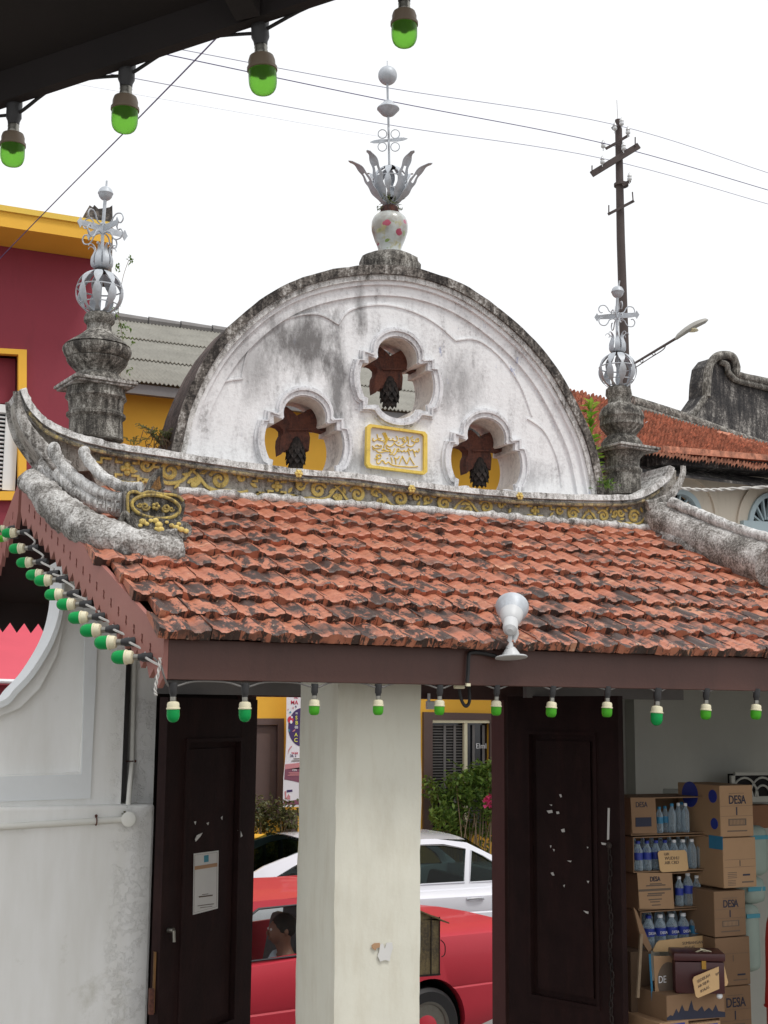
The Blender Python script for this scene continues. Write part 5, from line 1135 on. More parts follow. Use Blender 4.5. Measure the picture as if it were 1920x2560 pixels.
# ================================================================== SPOTLIGHT on the eave board
SPL = thing('spotlight', 'white plastic spotlight on a flange standing out from the brown eave board', 'spotlight', PY(1280, 1645, YE-.03))
Ys = YE-.07; c = PY(1278, 1643, Ys); s1 = dep(c)/FPX
upv = Vector((0, 0, 1))
mb = MB(); mb.lathe([(40*s1, -2*s1), (41*s1, 0), (38*s1, 2.5*s1), (24*s1, 4*s1), (21*s1, 10*s1), (13*s1, 22*s1), (10*s1, 25*s1)], c, 28, axis=(0, .12, 1)); mb.build('flange', m_grey, SPL, True, 40)
mb = MB(); k0 = PY(1274, 1622, Ys); k1 = PY(1276, 1588, Ys); mb.tube([k0, k1], [10*s1, 5.5*s1], 12); a = PY(1284, 1606, Ys-.006); b = PY(1290, 1585, Ys-.006); mb.tube([a, b, PY(1286, 1572, Ys-.01)], [5*s1, 8*s1, 9*s1], 10); mb.build('knuckle', m_grey, SPL, True)
ax = (CF*.86+CR*.13+CU*.45).normalized(); n0 = PY(1276, 1566, Ys)-ax*.005
mb = MB(); mb.lathe([(8*s1, -22*s1), (17*s1, -14*s1), (19*s1, -4*s1), (19*s1, 22*s1), (21*s1, 24*s1), (27*s1, 42*s1), (29*s1, 56*s1), (30*s1, 60*s1)], n0, 30, axis=ax); mb.build('lamp_body', m_grey, SPL, True, 30)
mb = MB(); mb.lathe([(29*s1, 58*s1), (36*s1, 72*s1), (41*s1, 86*s1), (42.5*s1, 94*s1), (42.5*s1, 98*s1), (39*s1, 98*s1), (37*s1, 88*s1), (27*s1, 66*s1)], n0, 32, axis=ax); mb.build('reflector_rim', m_silver, SPL, True, 30)
cable(smooth([PY(x, y, Ys+.05) for x, y in [(1240, 1640), (1200, 1632), (1178, 1632), (1172, 1640), (1170, 1680), (1168, 1706)]], 4), .0085, 'power_lead', '', m_black, SPL)
mb = MB(); c2 = PY(1170, 1712, YE-.02); mb.box(c2, (.018, .012, .012)); mb.bev(PY(1148, 1717, YE+.05), (.045, .02, .016), .003); mb.build('cable_clip', m_cream, SPL)
cable(smooth([PY(x, y, YE+.08) for x, y in [(1148, 1722), (1152, 1745), (1160, 1762), (1168, 1764), (1174, 1750), (1172, 1712)]], 5), .0075, 'cable_loop', 'black cable loop hanging below the eave beside the spotlight lead', m_black)
SWI = MB(); SWI.bev(PY(1078, 1763, YW-.06), (.055, .03, .045), .004); SWI.box(PY(1072, 1745, YW-.06), (.012, .012, .05)); tag(SWI.build('switch_box', m_cap), 'small white electrical box on the door case beside the pillar', 'switch box')
# ================================================================== RED BUILDING (left)
YRB = 13.0
RB = thing('red_building', 'maroon rendered building with yellow cornice and white louvred shutter at the left', 'building', (PY(100, 1000, YRB).x, YRB, 0))
xe = PY(228, 900, YRB).x; zc_ = PY(120, 632, YRB).z; z_lo = PY(100, 1700, YRB).z
mb = MB(); fr_ = [(PY(x, y, YRB).x, PY(x, y, YRB).z) for x, y in [(-60, 880), (46, 884), (46, 1232), (-60, 1232)]]
mb.plate([(xe-6, 0), (xe, 0), (xe, zc_), (xe-6, zc_)], [fr_], lambda x, z: Vector((x, YRB, z)), lambda x, z: Vector((x, YRB+.25, z))); mb.build('front_wall', m_maroon, RB)
mb = MB(); mb.bx(xe-6, xe-.26, YRB+.26, YRB+6, 0, zc_); mb.build('rear_mass', m_maroon, RB)
xc_ = PY(232, 900, YRB).x; mb = MB(); mb.bx(xe-.001, xe+.06, YRB-.01, YRB+.2, 0, zc_); mb.build('corner_strip', m_yellow, RB)
zt1 = PY(266, 572, YRB-.4).z
mb = MB(); mb.bx(xe-6, PY(272, 575, YRB-.4).x, YRB-.55, YRB+6, zc_+.001, zc_+.12); mb.bx(xe-6, PY(272, 575, YRB-.5).x+.0, YRB-.551, YRB+6, zc_+.1201, zt1); mb.build('cornice', m_yellow, RB)
mb = MB(); mb.bx(xe-6, PY(272, 575, YRB-.5).x+.02, YRB-.575, YRB-.5505, zc_+.15, zt1+.01); mb.build('cornice_face', m_yellowl, RB)
mb = MB(); f2 = lambda l: [(PY(x, y, YRB-.06).x, PY(x, y, YRB-.06).z) for x, y in l]
mb.plate(f2([(-80, 866), (67, 874), (66, 1250), (-80, 1250)]), [f2([(-60, 880), (46, 886), (46, 1228), (-60, 1228)])], lambda x, z: Vector((x, YRB-.06, z)), lambda x, z: Vector((x, YRB+.02, z))); mb.build('window_frame', m_yellow, RB)
mb = MB(); mb.plate(f2([(-60, 881), (45, 887), (45, 1000), (-60, 1000)]), [], lambda x, z: Vector((x, YRB+.10, z)), lambda x, z: Vector((x, YRB+.14, z))); mb.build('recess_panel', m_maroon, RB)
mb = MB(); a = PY(-60, 1006, YRB+.05); b = PY(36, 1228, YRB+.05); mb.bx(a.x, b.x, YRB+.06, YRB+.07, b.z, a.z); mb.bx(b.x-.12, b.x, YRB+.02, YRB+.06, b.z, a.z); mb.bx(a.x, b.x-.121, YRB+.02, YRB+.06, a.z-.08, a.z)
SHT = mb.build('shutter', m_shut, RB); mb = MB(); n_ = 18
for k in range(n_):
    z = b.z+.02+(a.z-.1-b.z)*k/n_; mb.box(((a.x+b.x-.12)/2, YRB+.045, z), (b.x-.12-a.x, .028, .012), Matrix.Rotation(radians(28), 3, 'X'))
mb.bx(a.x, b.x-.121, YRB+.055, YRB+.058, b.z, a.z-.09, 1); mb.build('louvres', [m_shut, m_dark], SHT)
AWN = thing('awning', 'pinkish red sheet awning with a white edge seen past the curved wall', 'awning', PY(20, 1700, 10.5))
mb = MB(); a0, a1, a2, a3 = PY(-120, 1700, 10.5), PY(110, 1706, 10.5), PY(120, 1560, 12.0), PY(-120, 1550, 12.0); slab(a0, a1, a2, a3, .02); mb.build('sheet', m_pinks, AWN)
mb = MB(); mb.tube([a0+Vector((0, -.01, 0)), a1+Vector((0, -.01, 0))], .018, 8); mb.build('edge_rail', m_cap, AWN); mb = MB(); mb.bx(a0.x, a1.x, 10.56, 10.6, a0.z-.45, a0.z-.03); mb.build('valance', m_maroon, AWN)
# ornament behind the left finial
T = tag(thing('chimney_pot', 'dark weathered chimney pot with jagged horns behind the left finial', 'chimney pot', PY(250, 570, 14)), None); mb = MB()
pp = [(217, 560), (217, 528), (224, 513), (232, 518), (236, 512), (246, 522), (262, 520), (274, 518), (281, 513), (282, 560)]
mb.plate([(PY(x, y, 14).x, PY(x, y, 14).z) for x, y in pp], [], lambda x, z: Vector((x, 14, z)), lambda x, z: Vector((x, 14.3, z))); a, b = PY(222, 559, 14), PY(279, 700, 14); mb.bx(a.x, b.x, 14.02, 14.28, b.z, a.z); mb.build('pot', m_gable, T)
# ================================================================== YELLOW BUILDING across the street
YY = 15.5
zed = PY(1000, 1030, YY-.4).z; xl_ = PY(225, 1000, YY).x; xrr = PY(1300, 1000, YY).x
YB2 = thing('yellow_building', 'yellow rendered building with grey corrugated roof and dark windows across the street', 'building', (8, YY, 0))
def wpoly(l, Y): return [(PY(x, y, Y).x, PY(x, y, Y).z) for x, y in l]
win1 = wpoly([(1080, 1802), (1224, 1802), (1224, 2075), (1080, 2075)], YY); dr1 = wpoly([(560, 1798), (706, 1798), (704, 2050), (560, 2050)], YY)
mb = MB(); mb.plate([(xl_, 0), (xrr+2, 0), (xrr+2, zed), (xl_, zed)], [win1, dr1], lambda x, z: Vector((x, YY, z)), lambda x, z: Vector((x, YY+.2, z))); mb.build('front_wall', m_yellow, YB2)
mb = MB(); mb.bx(xl_, xl_+.2, YY+.201, YY+7, 0, zed); mb.bx(xrr+1.8, xrr+2, YY+.201, YY+7, 0, zed); mb.bx(xl_+.2, xrr+1.8, YY+6.8, YY+7, 0, zed); mb.build('side_walls', m_yellow, YB2)
zrd = PY(400, 812, YY+3.4).z; sl2 = (zrd-zed)/3.8
mb = MB()
def cor(y0, y1, z0, z1, xa, xb):
    n = int((xb-xa)/.0135); vs = []
    for i in range(n+1):
        x = xa+(xb-xa)*i/n; h = .013*cos(2*pi*(x)/.054); vs += [(x, y0, z0+h), (x, y1, z1+h), (x, y0, z0+h-.012)]
    fs = []
    for i in range(n): fs += [(i*3, i*3+3, i*3+4, i*3+1), (i*3+2, i*3+5, i*3+3, i*3)]
    mb.add(vs, fs)
for r in range(3):
    f = lambda t: (YY-.4+3.8*t, zed+(zrd-zed)*t)
    (ya, za), (yb, zb2) = f(r/3-.015 if r else 0), f((r+1)/3); cor(ya, yb, za+.03*(1), zb2+.0, xl_-.1, xrr+2.2)
RF = mb.build('corrugated_roof', m_cor, YB2, True)
mb = MB(); 
for k in range(16): x = xl_+k*(xrr+2-xl_)/16; mb.tube([(x, YY+3.4, zrd+.03), (x+(xrr+2-xl_)/16-.02, YY+3.4, zrd+.03)], [.075, .06], 8)
mb.build('ridge_cap', m_greyb, RF)
mb = MB(); slab((xl_, YY+3.4, zrd), (xrr+2.2, YY+3.4, zrd), (xrr+2.2, YY+7.2, zed), (xl_, YY+7.2, zed), .03); mb.build('rear_roof', m_cor, YB2)
mb = MB(); mb.bx(xl_-.1, xrr+2.2, YY-.36, YY-.33, zed-.12, zed); mb.bx(xl_-.1, xrr+2.2, YY-.329, YY-.002, zed-.05, zed-.03); mb.build('eave_soffit', m_greyb, YB2)
mb = MB(); mb.plate(wpoly([(1058, 1780), (1242, 1784), (1242, 2085), (1058, 2085)], YY-.03), [wpoly([(1080, 1800), (1224, 1800), (1224, 2075), (1080, 2075)], YY-.03)], lambda x, z: Vector((x, YY-.05, z)), lambda x, z: Vector((x, YY-.002, z))); WF = mb.build('window_frame', m_bf, YB2)
mb = MB(); a = PY(1080, 1800, YY-.02); b = PY(1224, 1806, YY-.02); mb.bx(a.x, b.x, YY-.03, YY, a.z-.035, a.z); a = PY(1159, 1805, YY); b = PY(1167, 2070, YY); mb.bx(a.x, b.x, YY-.02, YY+.03, b.z, a.z); mb.build('cream_mullion', m_cream, WF)
mb = MB(); a = PY(1076, 1798, YY+.08); b = PY(1228, 2078, YY+.08); mb.bx(a.x, b.x, YY+.07, YY+.08, b.z, a.z); WG = mb.build('window_pane', m_wglass, WF)
mb = MB(); mb.bx(PY(1080, 1900, YY+.06).x, PY(1158, 1900, YY+.06).x, YY+.064, YY+.066, PY(1100, 2000, YY).z, PY(1100, 1812, YY).z, 0)
for k in range(24): z = PY(1100, 1815+k*7, YY+.06).z; mb.bx(PY(1080, 1900, YY+.06).x, PY(1158, 1900, YY+.06).x, YY+.055, YY+.060, z, z+.012, 1)
for px in (1108, 1133, 1180, 1205): a = PY(px, 1900, YY+.05); mb.bx(a.x, a.x+.035, YY+.04, YY+.045, PY(1100, 2010, YY).z, PY(1100, 1812, YY).z, 1)
mb.build('window_blind', [m_dark, m_greyb], WF)
textmesh('shop_lettering', 'Elml', PY(1203, 1871, YY-.005), (1, 0, 0), (0, 0, 1), .095, m_wp, YB2)
mb = MB(); mb.plate(wpoly([(560, 1796), (710, 1796), (708, 2052), (560, 2052)], YY-.03), [wpoly([(560, 1812), (694, 1812), (692, 2052), (560, 2052)], YY-.03)], lambda x, z: Vector((x, YY-.04, z)), lambda x, z: Vector((x, YY-.001, z))); mb.build('door_frame', m_bf, YB2)
mb = MB(); a = PY(560, 1812, YY+.03); b = PY(694, 2052, YY+.03); mb.bx(a.x, b.x, YY+.02, YY+.05, b.z, a.z); mb.bx(b.x-.45, b.x-.12, YY+.005, YY+.02, b.z+.1, a.z-.1); mb.build('door_panel', m_bf, YB2)
mb = MB(); mb.bx(PY(715, 2020, YY-.1).x, PY(745, 2020, YY-.1).x, YY-.1, YY, 0, PY(720, 2026, YY-.1).z); mb.build('downpipe_box', m_bf, YB2)
# banner (part behind the pillar is cut off by it)
YBn = YY-.25
BN = thing('banner', 'hanging white vinyl banner with purple disc and crimson words between door and pillar', 'banner', PY(722, 2018, YBn))
def bq(x, y): return (700+x*.1402, 1720+y*.1402)
def bpl(pts, d, name, mat, par): 
    mb = MB(); o = [PY(*bq(*p), YBn) for p in pts]; mb.plate([(p.x, p.z) for p in o], [], lambda x, z: Vector((x, YBn-d, z)), lambda x, z: Vector((x, YBn-d+.003, z))); return mb.build(name, mat, par)
bpl([(118, -120), (480, -120), (480, 1350), (440, 2120), (50, 2120), (60, 1600), (95, 1250), (112, 900)], 0, 'vinyl_sheet', m_flag, BN); VS = BN.children[0]
ctr = (400, 700); bpl([(ctr[0]+255*cos(t), ctr[1]+345*sin(t)) for t in [2*pi*k/36 for k in range(36)]], .003, 'purple_disc', m_purple, VS)
bpl([(92, 1360), (470, 1320), (470, 1440), (85, 1450)], .003, 'pink_band', m_dusty, VS); bpl([(85, 1452), (470, 1398), (470, 1720), (240, 1660), (75, 1630)], .003, 'plum_band', m_plum, VS)
bpl([(62, 2080), (62, 1990), (140, 2020), (300, 1990), (440, 2000), (440, 2080)], .003, 'print_ground', m_plum, VS)
bpl([(120, 1820), (220, 1810), (222, 1850), (118, 1862)], .003, 'print_sign', m_purple, VS)
bpl([(80, 1850), (110, 1830), (110, 1960), (150, 1890), (180, 1930), (180, 1990), (90, 1980)], .0035, 'print_figures', m_dusty, VS)
bpl([(140+52*cos(t)+45, 565+62*sin(t)) for t in [2*pi*k/16 for k in range(16)]], .0065, 'red_dots', m_crim, VS)
for cx, cy, r, mt in ((195, 605, 22, m_wp), (208, 520, 14, m_wp)): bpl([(cx+r*cos(t), cy+r*1.4*sin(t)) for t in [2*pi*k/12 for k in range(12)]], .0095, 'dancer_print', mt, VS)
for pts, mt in (([(160, 430), (190, 410), (200, 440), (180, 455)], m_cyan), ([(210, 360), (240, 335), (245, 370)], m_dusty), ([(268, 320), (285, 310), (292, 350), (280, 355)], m_purple), ([(145, 730), (180, 745), (165, 790), (150, 760)], m_cyan), ([(215, 780), (250, 740), (280, 740), (250, 775)], m_dusty), ([(130, 380), (150, 372), (150, 395)], m_dusty), ([(140, 1180), (150, 1100), (200, 1030), (215, 1040), (160, 1110)], m_dusty)): bpl(pts, .0067, 'confetti_print', mt, VS)
sB = dep(PY(722, 1900, YBn))/FPX
for t_, x, y, h, mt, d in (('SE', 250, 185, 8.5, m_crim, .004), ('MA', 190, 290, 10, m_crim, .004), ('M', 278, 468, 5, m_wp, .007), ('S', 272, 560, 9.5, m_lemon, .007), ('B', 272, 650, 9.5, m_lemon, .007), ('@J', 258, 712, 5.5, m_wp, .007), ('A', 258, 862, 9, m_lemon, .007), ('C', 250, 960, 10, m_lemon, .007), ('WAR', 205, 1180, 5.6, m_crim, .004), ('28, 2', 178, 1228, 6.2, m_purple, .004), ('CIN', 218, 1480, 5, m_wp, .007)):
    textmesh('print_lettering', t_, PY(*bq(x, y), YBn-d), (1, 0, 0), (0, 0, 1), h*sB*1.35, mt, VS, 'LEFT', bold=.012)
for x0, y in ((240, 1262), (205, 1300), (150, 1512), (170, 1535), (135, 1556)): bpl([(x0, y-7), (430, y-12), (430, y+2), (x0, y+7)], .0068, 'print_line', m_ink2 if y < 1400 else m_dusty, VS)
# street rail with yellow sleeve
SR = thing('street_rail', 'black bent railing with a yellow sleeve before the hedge left of the pillar', 'railing', PY(690, 2150, 14.3))
mb = MB(); r_ = smooth([PY(x, y, 14.3) for x, y in [(560, 2092), (660, 2094), (690, 2094), (700, 2102), (702, 2130), (702, 2190)]], 5); mb.tube(r_, .03, 8); mb.tube([PY(661, 2096, 14.3), PY(661, 2190, 14.3)], .022, 8); mb.build('bent_tube', m_black, SR, True)
mb = MB(); mb.tube([PY(560, 2092, 14.3), PY(664, 2094, 14.3)], .036, 8); mb.build('yellow_sleeve', m_yellow, SR, True)
def bush(name, label, pts, n, rad, mat, leaf, lw, twigs=14, flower=None, base=None):
    T = thing(name, label, 'shrub', base); mb = MB()
    for k in range(twigs):
        p = random.choice(pts); q = base+Vector((random.uniform(-.25, .25), random.uniform(-.15, .15), 0)); m_ = q.lerp(p, .5)+rv()*.12; mb.tube(smooth([q, m_, p], 4), [.012-.0010*i for i in range(9)], 5)
    mb.build('branches', m_twig, T); mb = MB()
    for k in range(n):
        c = random.choice(pts)+rv()*rad*random.random()**.6
        for j in range(4): leafquadm(mb, c+rv()*.05, rv()+Vector((0, 0, .5)), lw*random.uniform(.7, 1.2), leaf*random.uniform(.7, 1.3))
    mb.build('foliage', mat, T)
    if flower:
        mb = MB()
        for j in range(40): leafquadm(mb, flower+rv()*.07, rv(), .035, .06)
        mb.build('blossom', m_pink, T)
pts = [PY(x, y, 14.8+random.uniform(-.15, .35)) for x, y in [(1100, 2040), (1120, 2000), (1150, 1990), (1140, 1950), (1180, 1990), (1170, 1950), (1160, 2030), (1200, 1960), (1215, 1930), (1210, 2000), (1230, 2030), (1190, 2060), (1120, 2070), (1225, 1970), (1090, 1975), (1150, 2080), (1230, 2090), (1210, 1935)]]
bush('flowering_shrub', 'green leafy shrub with a pink blossom in front of the dark window', pts, 620, .20, m_leaf, .085, .026, 26, PY(1228, 2004, 14.5), Vector((PY(1170, 2100, 14.9).x, 14.9, .2)))
pts = [PY(x, y, 14.9+random.uniform(-.2, .3)) for x, y in [(600, 2060), (630, 2040), (640, 2080), (660, 2050), (650, 2020), (680, 2060), (700, 2030), (710, 2070), (725, 2040), (735, 2080), (690, 2110), (640, 2130), (670, 2150), (720, 2120), (620, 2190), (640, 2200), (660, 2210), (680, 2200), (700, 2190), (650, 2170), (560, 2090), (580, 2140), (610, 2160)]]
bush('hedge', 'sparse dull green hedge in front of the yellow wall left of the pillar', pts, 760, .17, m_leafd, .055, .018, 40, None, Vector((PY(670, 2100, 15).x, 15, .2)))
# ================================================================== RIGHT BACKGROUND BUILDING
ra = AZ+radians(58); nB = Vector((cos(ra), -sin(ra), 0)); uB = Vector((sin(ra), cos(ra), 0)); O1 = PD(1700, 1290, 15.5)
nB = -nB if nB.dot(EYE-O1) < 0 else nB
def PB_(px, py, d=0.0): return PP(px, py, O1-nB*d, nB)
WB = thing('white_building', 'cream building with blue arched fanlights under an old orange tiled roof at right', 'building', Vector((O1.x, O1.y, 0)))
def plB(pts, d0, d1, name, mat, par, holes=()):
    to = lambda p: ((p-O1).dot(uB), p.z); o = [to(PB_(x, y)) for x, y in pts]; hs = [[to(PB_(x, y)) for x, y in h] for h in holes]
    mb = MB(); mb.plate(o, hs, lambda u, z: Vector((O1.x+uB.x*u-nB.x*d0, O1.y+uB.y*u-nB.y*d0, z)), lambda u, z: Vector((O1.x+uB.x*u-nB.x*d1, O1.y+uB.y*u-nB.y*d1, z))); return mb.build(name, mat, par)
def arcpx(cx, cy, rx, ry, a0=pi, a1=0, n=20): return [(cx+rx*cos(a0+(a1-a0)*k/n), cy-ry*sin(a0+(a1-a0)*k/n)) for k in range(n+1)]
F1, F2 = (1696, 1292, 54, 66), (1922, 1312, 52, 78)
holes = [arcpx(*f)+[(f[0]+f[2], f[1]+60), (f[0]-f[2], f[1]+60)] for f in (F1, F2)]
plB([(1480, 1130), (2100, 1190), (2100, 1700), (1480, 1700)], 0, .2, 'facade_wall', m_facade, WB, holes)
for f in (F1, F2):
    oo = arcpx(f[0], f[1], f[2]+2, f[3]+2); ii = arcpx(f[0], f[1], f[2]-9, f[3]-10); fw = plB(oo+ii[::-1], -.03, .06, 'fanlight', m_lblue, WB)
    plB(arcpx(f[0], f[1], f[2]-8, f[3]-9), .08, .10, 'fanlight_glass', m_wglass, fw)
    for k in range(1, 7):
        a = pi*k/7; c, s = cos(a), sin(a); p = [(f[0]+c*12-s*2, f[1]-s*14-c*2), (f[0]+c*12+s*2, f[1]-s*14+c*2), (f[0]+c*(f[2]-8)+s*2, f[1]-s*(f[3]-9)+c*2), (f[0]+c*(f[2]-8)-s*2, f[1]-s*(f[3]-9)-c*2)]
        plB(p, .03, .07, 'glazing_bar', m_lblue, fw)
    oo = arcpx(f[0]+4, f[1], f[2]+34, f[3]+40); ii = arcpx(f[0]+4, f[1], f[2]+30, f[3]+35); plB(oo+ii[::-1], -.03, -.001, 'arch_moulding', m_facade, WB)
plB([(1850, 1302), (2100, 1316), (2100, 1345), (1850, 1330)], -.06, -.001, 'blue_sill', m_lblue, WB); plB([(1862, 1332), (2100, 1348), (2100, 1560), (1862, 1560)], .05, .1, 'blue_shutter', m_lblue, WB)
plB([(1600, 1140), (2100, 1180), (2100, 1206), (1600, 1172)], -.35, .1, 'eave_beam', m_gable, WB)
plB([(1590, 1130), (2100, 1172), (2100, 1184), (1590, 1146)], -.45, -.355, 'eave_lath', m_rtile, WB)
# bumpy far roof made of rows of small half round tiles
mb = MB()
c00, c10, c01, c11 = PB_(1400, 1100, -.5), PB_(2080, 1192, -.5), PB_(1400, 970, 2.6), PB_(2080, 1158, 2.6)
c00, c10, c01, c11 = PB_(1400, 1108, -.5), PB_(2080, 1196, -.5), PB_(1420, 975, 2.4), PB_(2100, 1165, 2.4)
nr, nc = 22, 84
for r in range(nr):
    for c in range(nc):
        def Q(u, v): return c00.lerp(c10, u).lerp(c01.lerp(c11, u), v)
        u0, u1 = c/nc, (c+1)/nc; v0 = r/nr; v1 = (r+1.4)/nr; jz = random.uniform(-.012, .02); vs = []
        nn_ = (c10-c00).cross(c01-c00).normalized(); nn_ = nn_ if nn_.z > 0 else -nn_
        for i in range(6):
            u = u0+(u1-u0)*i/5; h = .034*abs(sin(pi*i/5))+jz; vs += [Q(u, v0)+nn_*(h+.03), Q(u, v1)+nn_*(h-.01), Q(u, v0)+nn_*(h-.02)]
        fs = []
        for i in range(5): fs += [(i*3, i*3+3, i*3+4, i*3+1), (i*3+2, i*3+5, i*3+3, i*3)]
        mb.add(vs, fs)
FR = mb.build('far_roof_tiles', m_rtile, WB)
mb = MB(); dq = Vector((0, .1, -.16)); slab(c00+dq, c10+dq, c11+dq, c01+dq, .03); mb.build('far_roof_deck', m_gable, WB)
mb = MB(); p = [PB_(x, y, 2.3) for x, y in [(1575, 1006), (1690, 1042), (1800, 1082), (1930, 1126), (2100, 1186)]]; mb.tube(smooth(p, 4), .11, 8); mb.tube([q+Vector((0, -.1, -.12)) for q in smooth(p, 4)], .07, 8); mb.build('far_ridge', m_mould_d, WB, True, 60)
mb = MB(); 
for k in range(14):
    q = PB_(1795+k*9, 1085+k*3.4, 2.0); mb.tube([q, q+Vector((0, -.28, -.10))], [.05, .055], 6)
mb.build('verge_pots', m_rtile, WB, True)
plB([(1392, 932), (1500, 930), (1512, 940), (1520, 1008), (1470, 1000), (1392, 990)], 2.5, 2.9, 'dark_ridge_end', m_gable, WB)
# black gable wall with scrolled top
GW = thing('black_gable', 'blackened scroll topped gable wall rising behind the tiled roof at right', 'wall', Vector((PD(1820, 1150, 21).x, PD(1820, 1150, 21).y, 0)))
pG = PD(1820, 1000, 21); 
def plG(pts, d0, d1, name, mat, holes=()):
    to = lambda p: ((p-pG).dot(uB), p.z); o = [to(PP(x, y, pG, nB)) for x, y in pts]
    mb = MB(); mb.plate(o, [], lambda u, z: Vector((pG.x+uB.x*u-nB.x*d0, pG.y+uB.y*u-nB.y*d0, z)), lambda u, z: Vector((pG.x+uB.x*u-nB.x*d1, pG.y+uB.y*u-nB.y*d1, z))); return mb.build(name, mat, GW)
plG([(1690, 1095), (1735, 1032), (1766, 988), (1768, 950), (1774, 912), (1790, 892), (1812, 886), (1832, 893), (1841, 915), (1844, 938), (1870, 946), (1925, 958), (2100, 1000), (2100, 1300), (1690, 1300)], 0, .4, 'gable_wall', m_gable)
def capG(pts, r, name='coping'):
    mb = MB(); P_ = smooth([PP(x, y, pG+nB*.05, nB) for x, y in pts], 4); mb.tube(P_, r, 8); mb.build(name, m_mould_d, GW, True, 60)
capG([(1766, 992), (1768, 950), (1774, 914), (1790, 893), (1812, 887), (1832, 894), (1841, 918), (1846, 939), (1925, 957), (2100, 998)], .07); capG([(1800, 905), (1816, 912), (1820, 930), (1834, 946), (1846, 952), (1925, 972), (2100, 1014)], .05); capG([(1700, 1084), (1735, 1034), (1764, 992)], .05)
# ================================================================== UTILITY POLE, STREET LAMP, WIRES
DP = 24.0
def PU(px, py, d=0.0): return PD(px, py, DP+d)
pb_ = PU(1570, 1100); UP = thing('utility_pole', 'tall dark timber utility pole with white insulators behind the right finial', 'pole', Vector((pb_.x, pb_.y, 0)))
sP = DP/FPX; mb = MB(); P_ = [Vector((pb_.x+.05, pb_.y, 0)), PU(1569, 1100), PU(1562, 900), PU(1552, 600), PU(1546, 300)]; mb.tube(P_, [.115, .10, 12.0*sP, 11*sP, 9.2*sP], 14); mb.build('post', m_pole, UP, True)
def bar(a, b, r, name='crossarm'):
    mb = MB(); A_, B_ = PU(*a, -.12), PU(*b, -.12); d = B_-A_; R_ = d.to_track_quat('X', 'Z').to_matrix(); mb.box((A_+B_)/2, (d.length, r*.8, r*2), R_); return mb.build(name, m_pole, UP)
bar((1479, 436), (1597, 364), 8*sP); bar((1514, 372), (1540, 358), 3.5*sP, 'bracket'); bar((1552, 350), (1572, 338), 3.5*sP, 'bracket'); bar((1556, 463), (1576, 452), 4*sP, 'bracket'); bar((1520, 536), (1585, 502), 3.5*sP, 'bracket'); bar((1530, 322), (1556, 308), 4*sP, 'bracket')
for px, py in ((1537, 312), (1554, 300), (1570, 322), (1508, 356), (1559, 362), (1506, 396), (1574, 438)):
    c = PU(px, py+12, -.15); k = sP; T_ = MB(); T_.lathe([(2*k, -3*k), (6*k, 0), (6.2*k, 5*k), (4*k, 8*k), (6*k, 10*k), (4.6*k, 14*k), (2.5*k, 19*k), (1*k, 21*k)], c, 12); T_.tube([c-Vector((0, 0, 10*k)), c], 1.4*k, 5); T_.build('insulator', m_porc, UP, True, 50)
for a, b in (((1480, 436), (1480, 414)), ((1588, 366), (1588, 343)), ((1522, 538), (1522, 513)), ((1583, 506), (1581, 480))):
    mb = MB(); mb.tube([PU(*a, -.15), PU(*b, -.15)], 1.8*sP, 6); mb.build('pin', m_pole, UP)
mb = MB(); mb.tube([PU(1545, 315), PU(1542, 250)], .6*sP, 4); mb.build('lightning_rod', m_pole, UP)
mb = MB(); mb.lathe([(.14, 0), (.14, .05)], PU(1553, 463)-Vector((0, 0, .02)), 14); mb.build('pole_band', m_pole, UP)
SLp = thing('street_lamp', 'grey cobra head street lamp on a braced arm beside the pole', 'street lamp', PU(1590, 905))
mb = MB(); mb.tube([PU(1572, 918), PU(1590, 906), PU(1690, 846)], [3.2*sP, 3*sP, 3.6*sP], 8); mb.build('arm', m_pole, SLp, True)
mb = MB(); mb.tube(smooth([PU(1590, 918), PU(1625, 895), PU(1658, 874), PU(1664, 862)], 4), 1.3*sP, 6); mb.tube(ringpath(PU(1604, 902), 4*sP, CF, 12), 1.0*sP, 5, closed=True); mb.tube(ringpath(PU(1634, 884), 4*sP, CF, 12), 1.0*sP, 5, closed=True); mb.build('brace', m_pole, SLp, True)
mb = MB(); hA, hB = PU(1686, 848), PU(1770, 800); ax = (hB-hA).normalized(); vsd = CF.cross(ax).normalized(); dn = ax.cross(vsd).normalized(); dn = -dn if dn.z > 0 else dn
n = 12; rings = []
for i in range(n+1):
    u = i/n; w = (.35+.65*sin(pi*min(1, u*.9+.06))**.7)*17*sP if 0 < u < 1 else 3*sP; h = (.4+.6*sin(pi*min(1, u*.85+.1))**.8)*11*sP if 0 < u < 1 else 2*sP
    c = hA.lerp(hB, u)+Vector((0, 0, 6*sP*sin(pi*u))); rings += [c+CF*w*cos(t)+Vector((0, 0, 1))*h*(sin(t) if sin(t) > 0 else .9*sin(t)) for t in [2*pi*k/14 for k in range(14)]]
fs = [tuple(range(14))[::-1], tuple(n*14+k for k in range(14))]
for i in range(n):
    for k in range(14): fs.append((i*14+k, i*14+(k+1) % 14, (i+1)*14+(k+1) % 14, (i+1)*14+k))
mb.add(rings, fs); mb.build('lamp_head', paint('lamp_grey', srgb(150, 148, 142), .5, .1, 8), SLp, True)
mb = MB(); mb.sphere(hA.lerp(hB, .5)-Vector((0, 0, 1*sP)), 1, 14, sq=(.15, .11, .035)); mb.build('lens', m_cream, SLp, True)
def sag(a, b, s, n=24): return [a.lerp(b, i/n)-Vector((0, 0, s*4*(i/n)*(1-i/n))) for i in range(n+1)]
def wire(pxs, ds, r, label, mat):
    P_ = [PD(x, y, d) for (x, y), d in zip(pxs, ds)]; mb = MB(); mb.tube(smooth(P_, 8), r, 5); return tag(mb.build('overhead_wire', mat), label, 'wire')
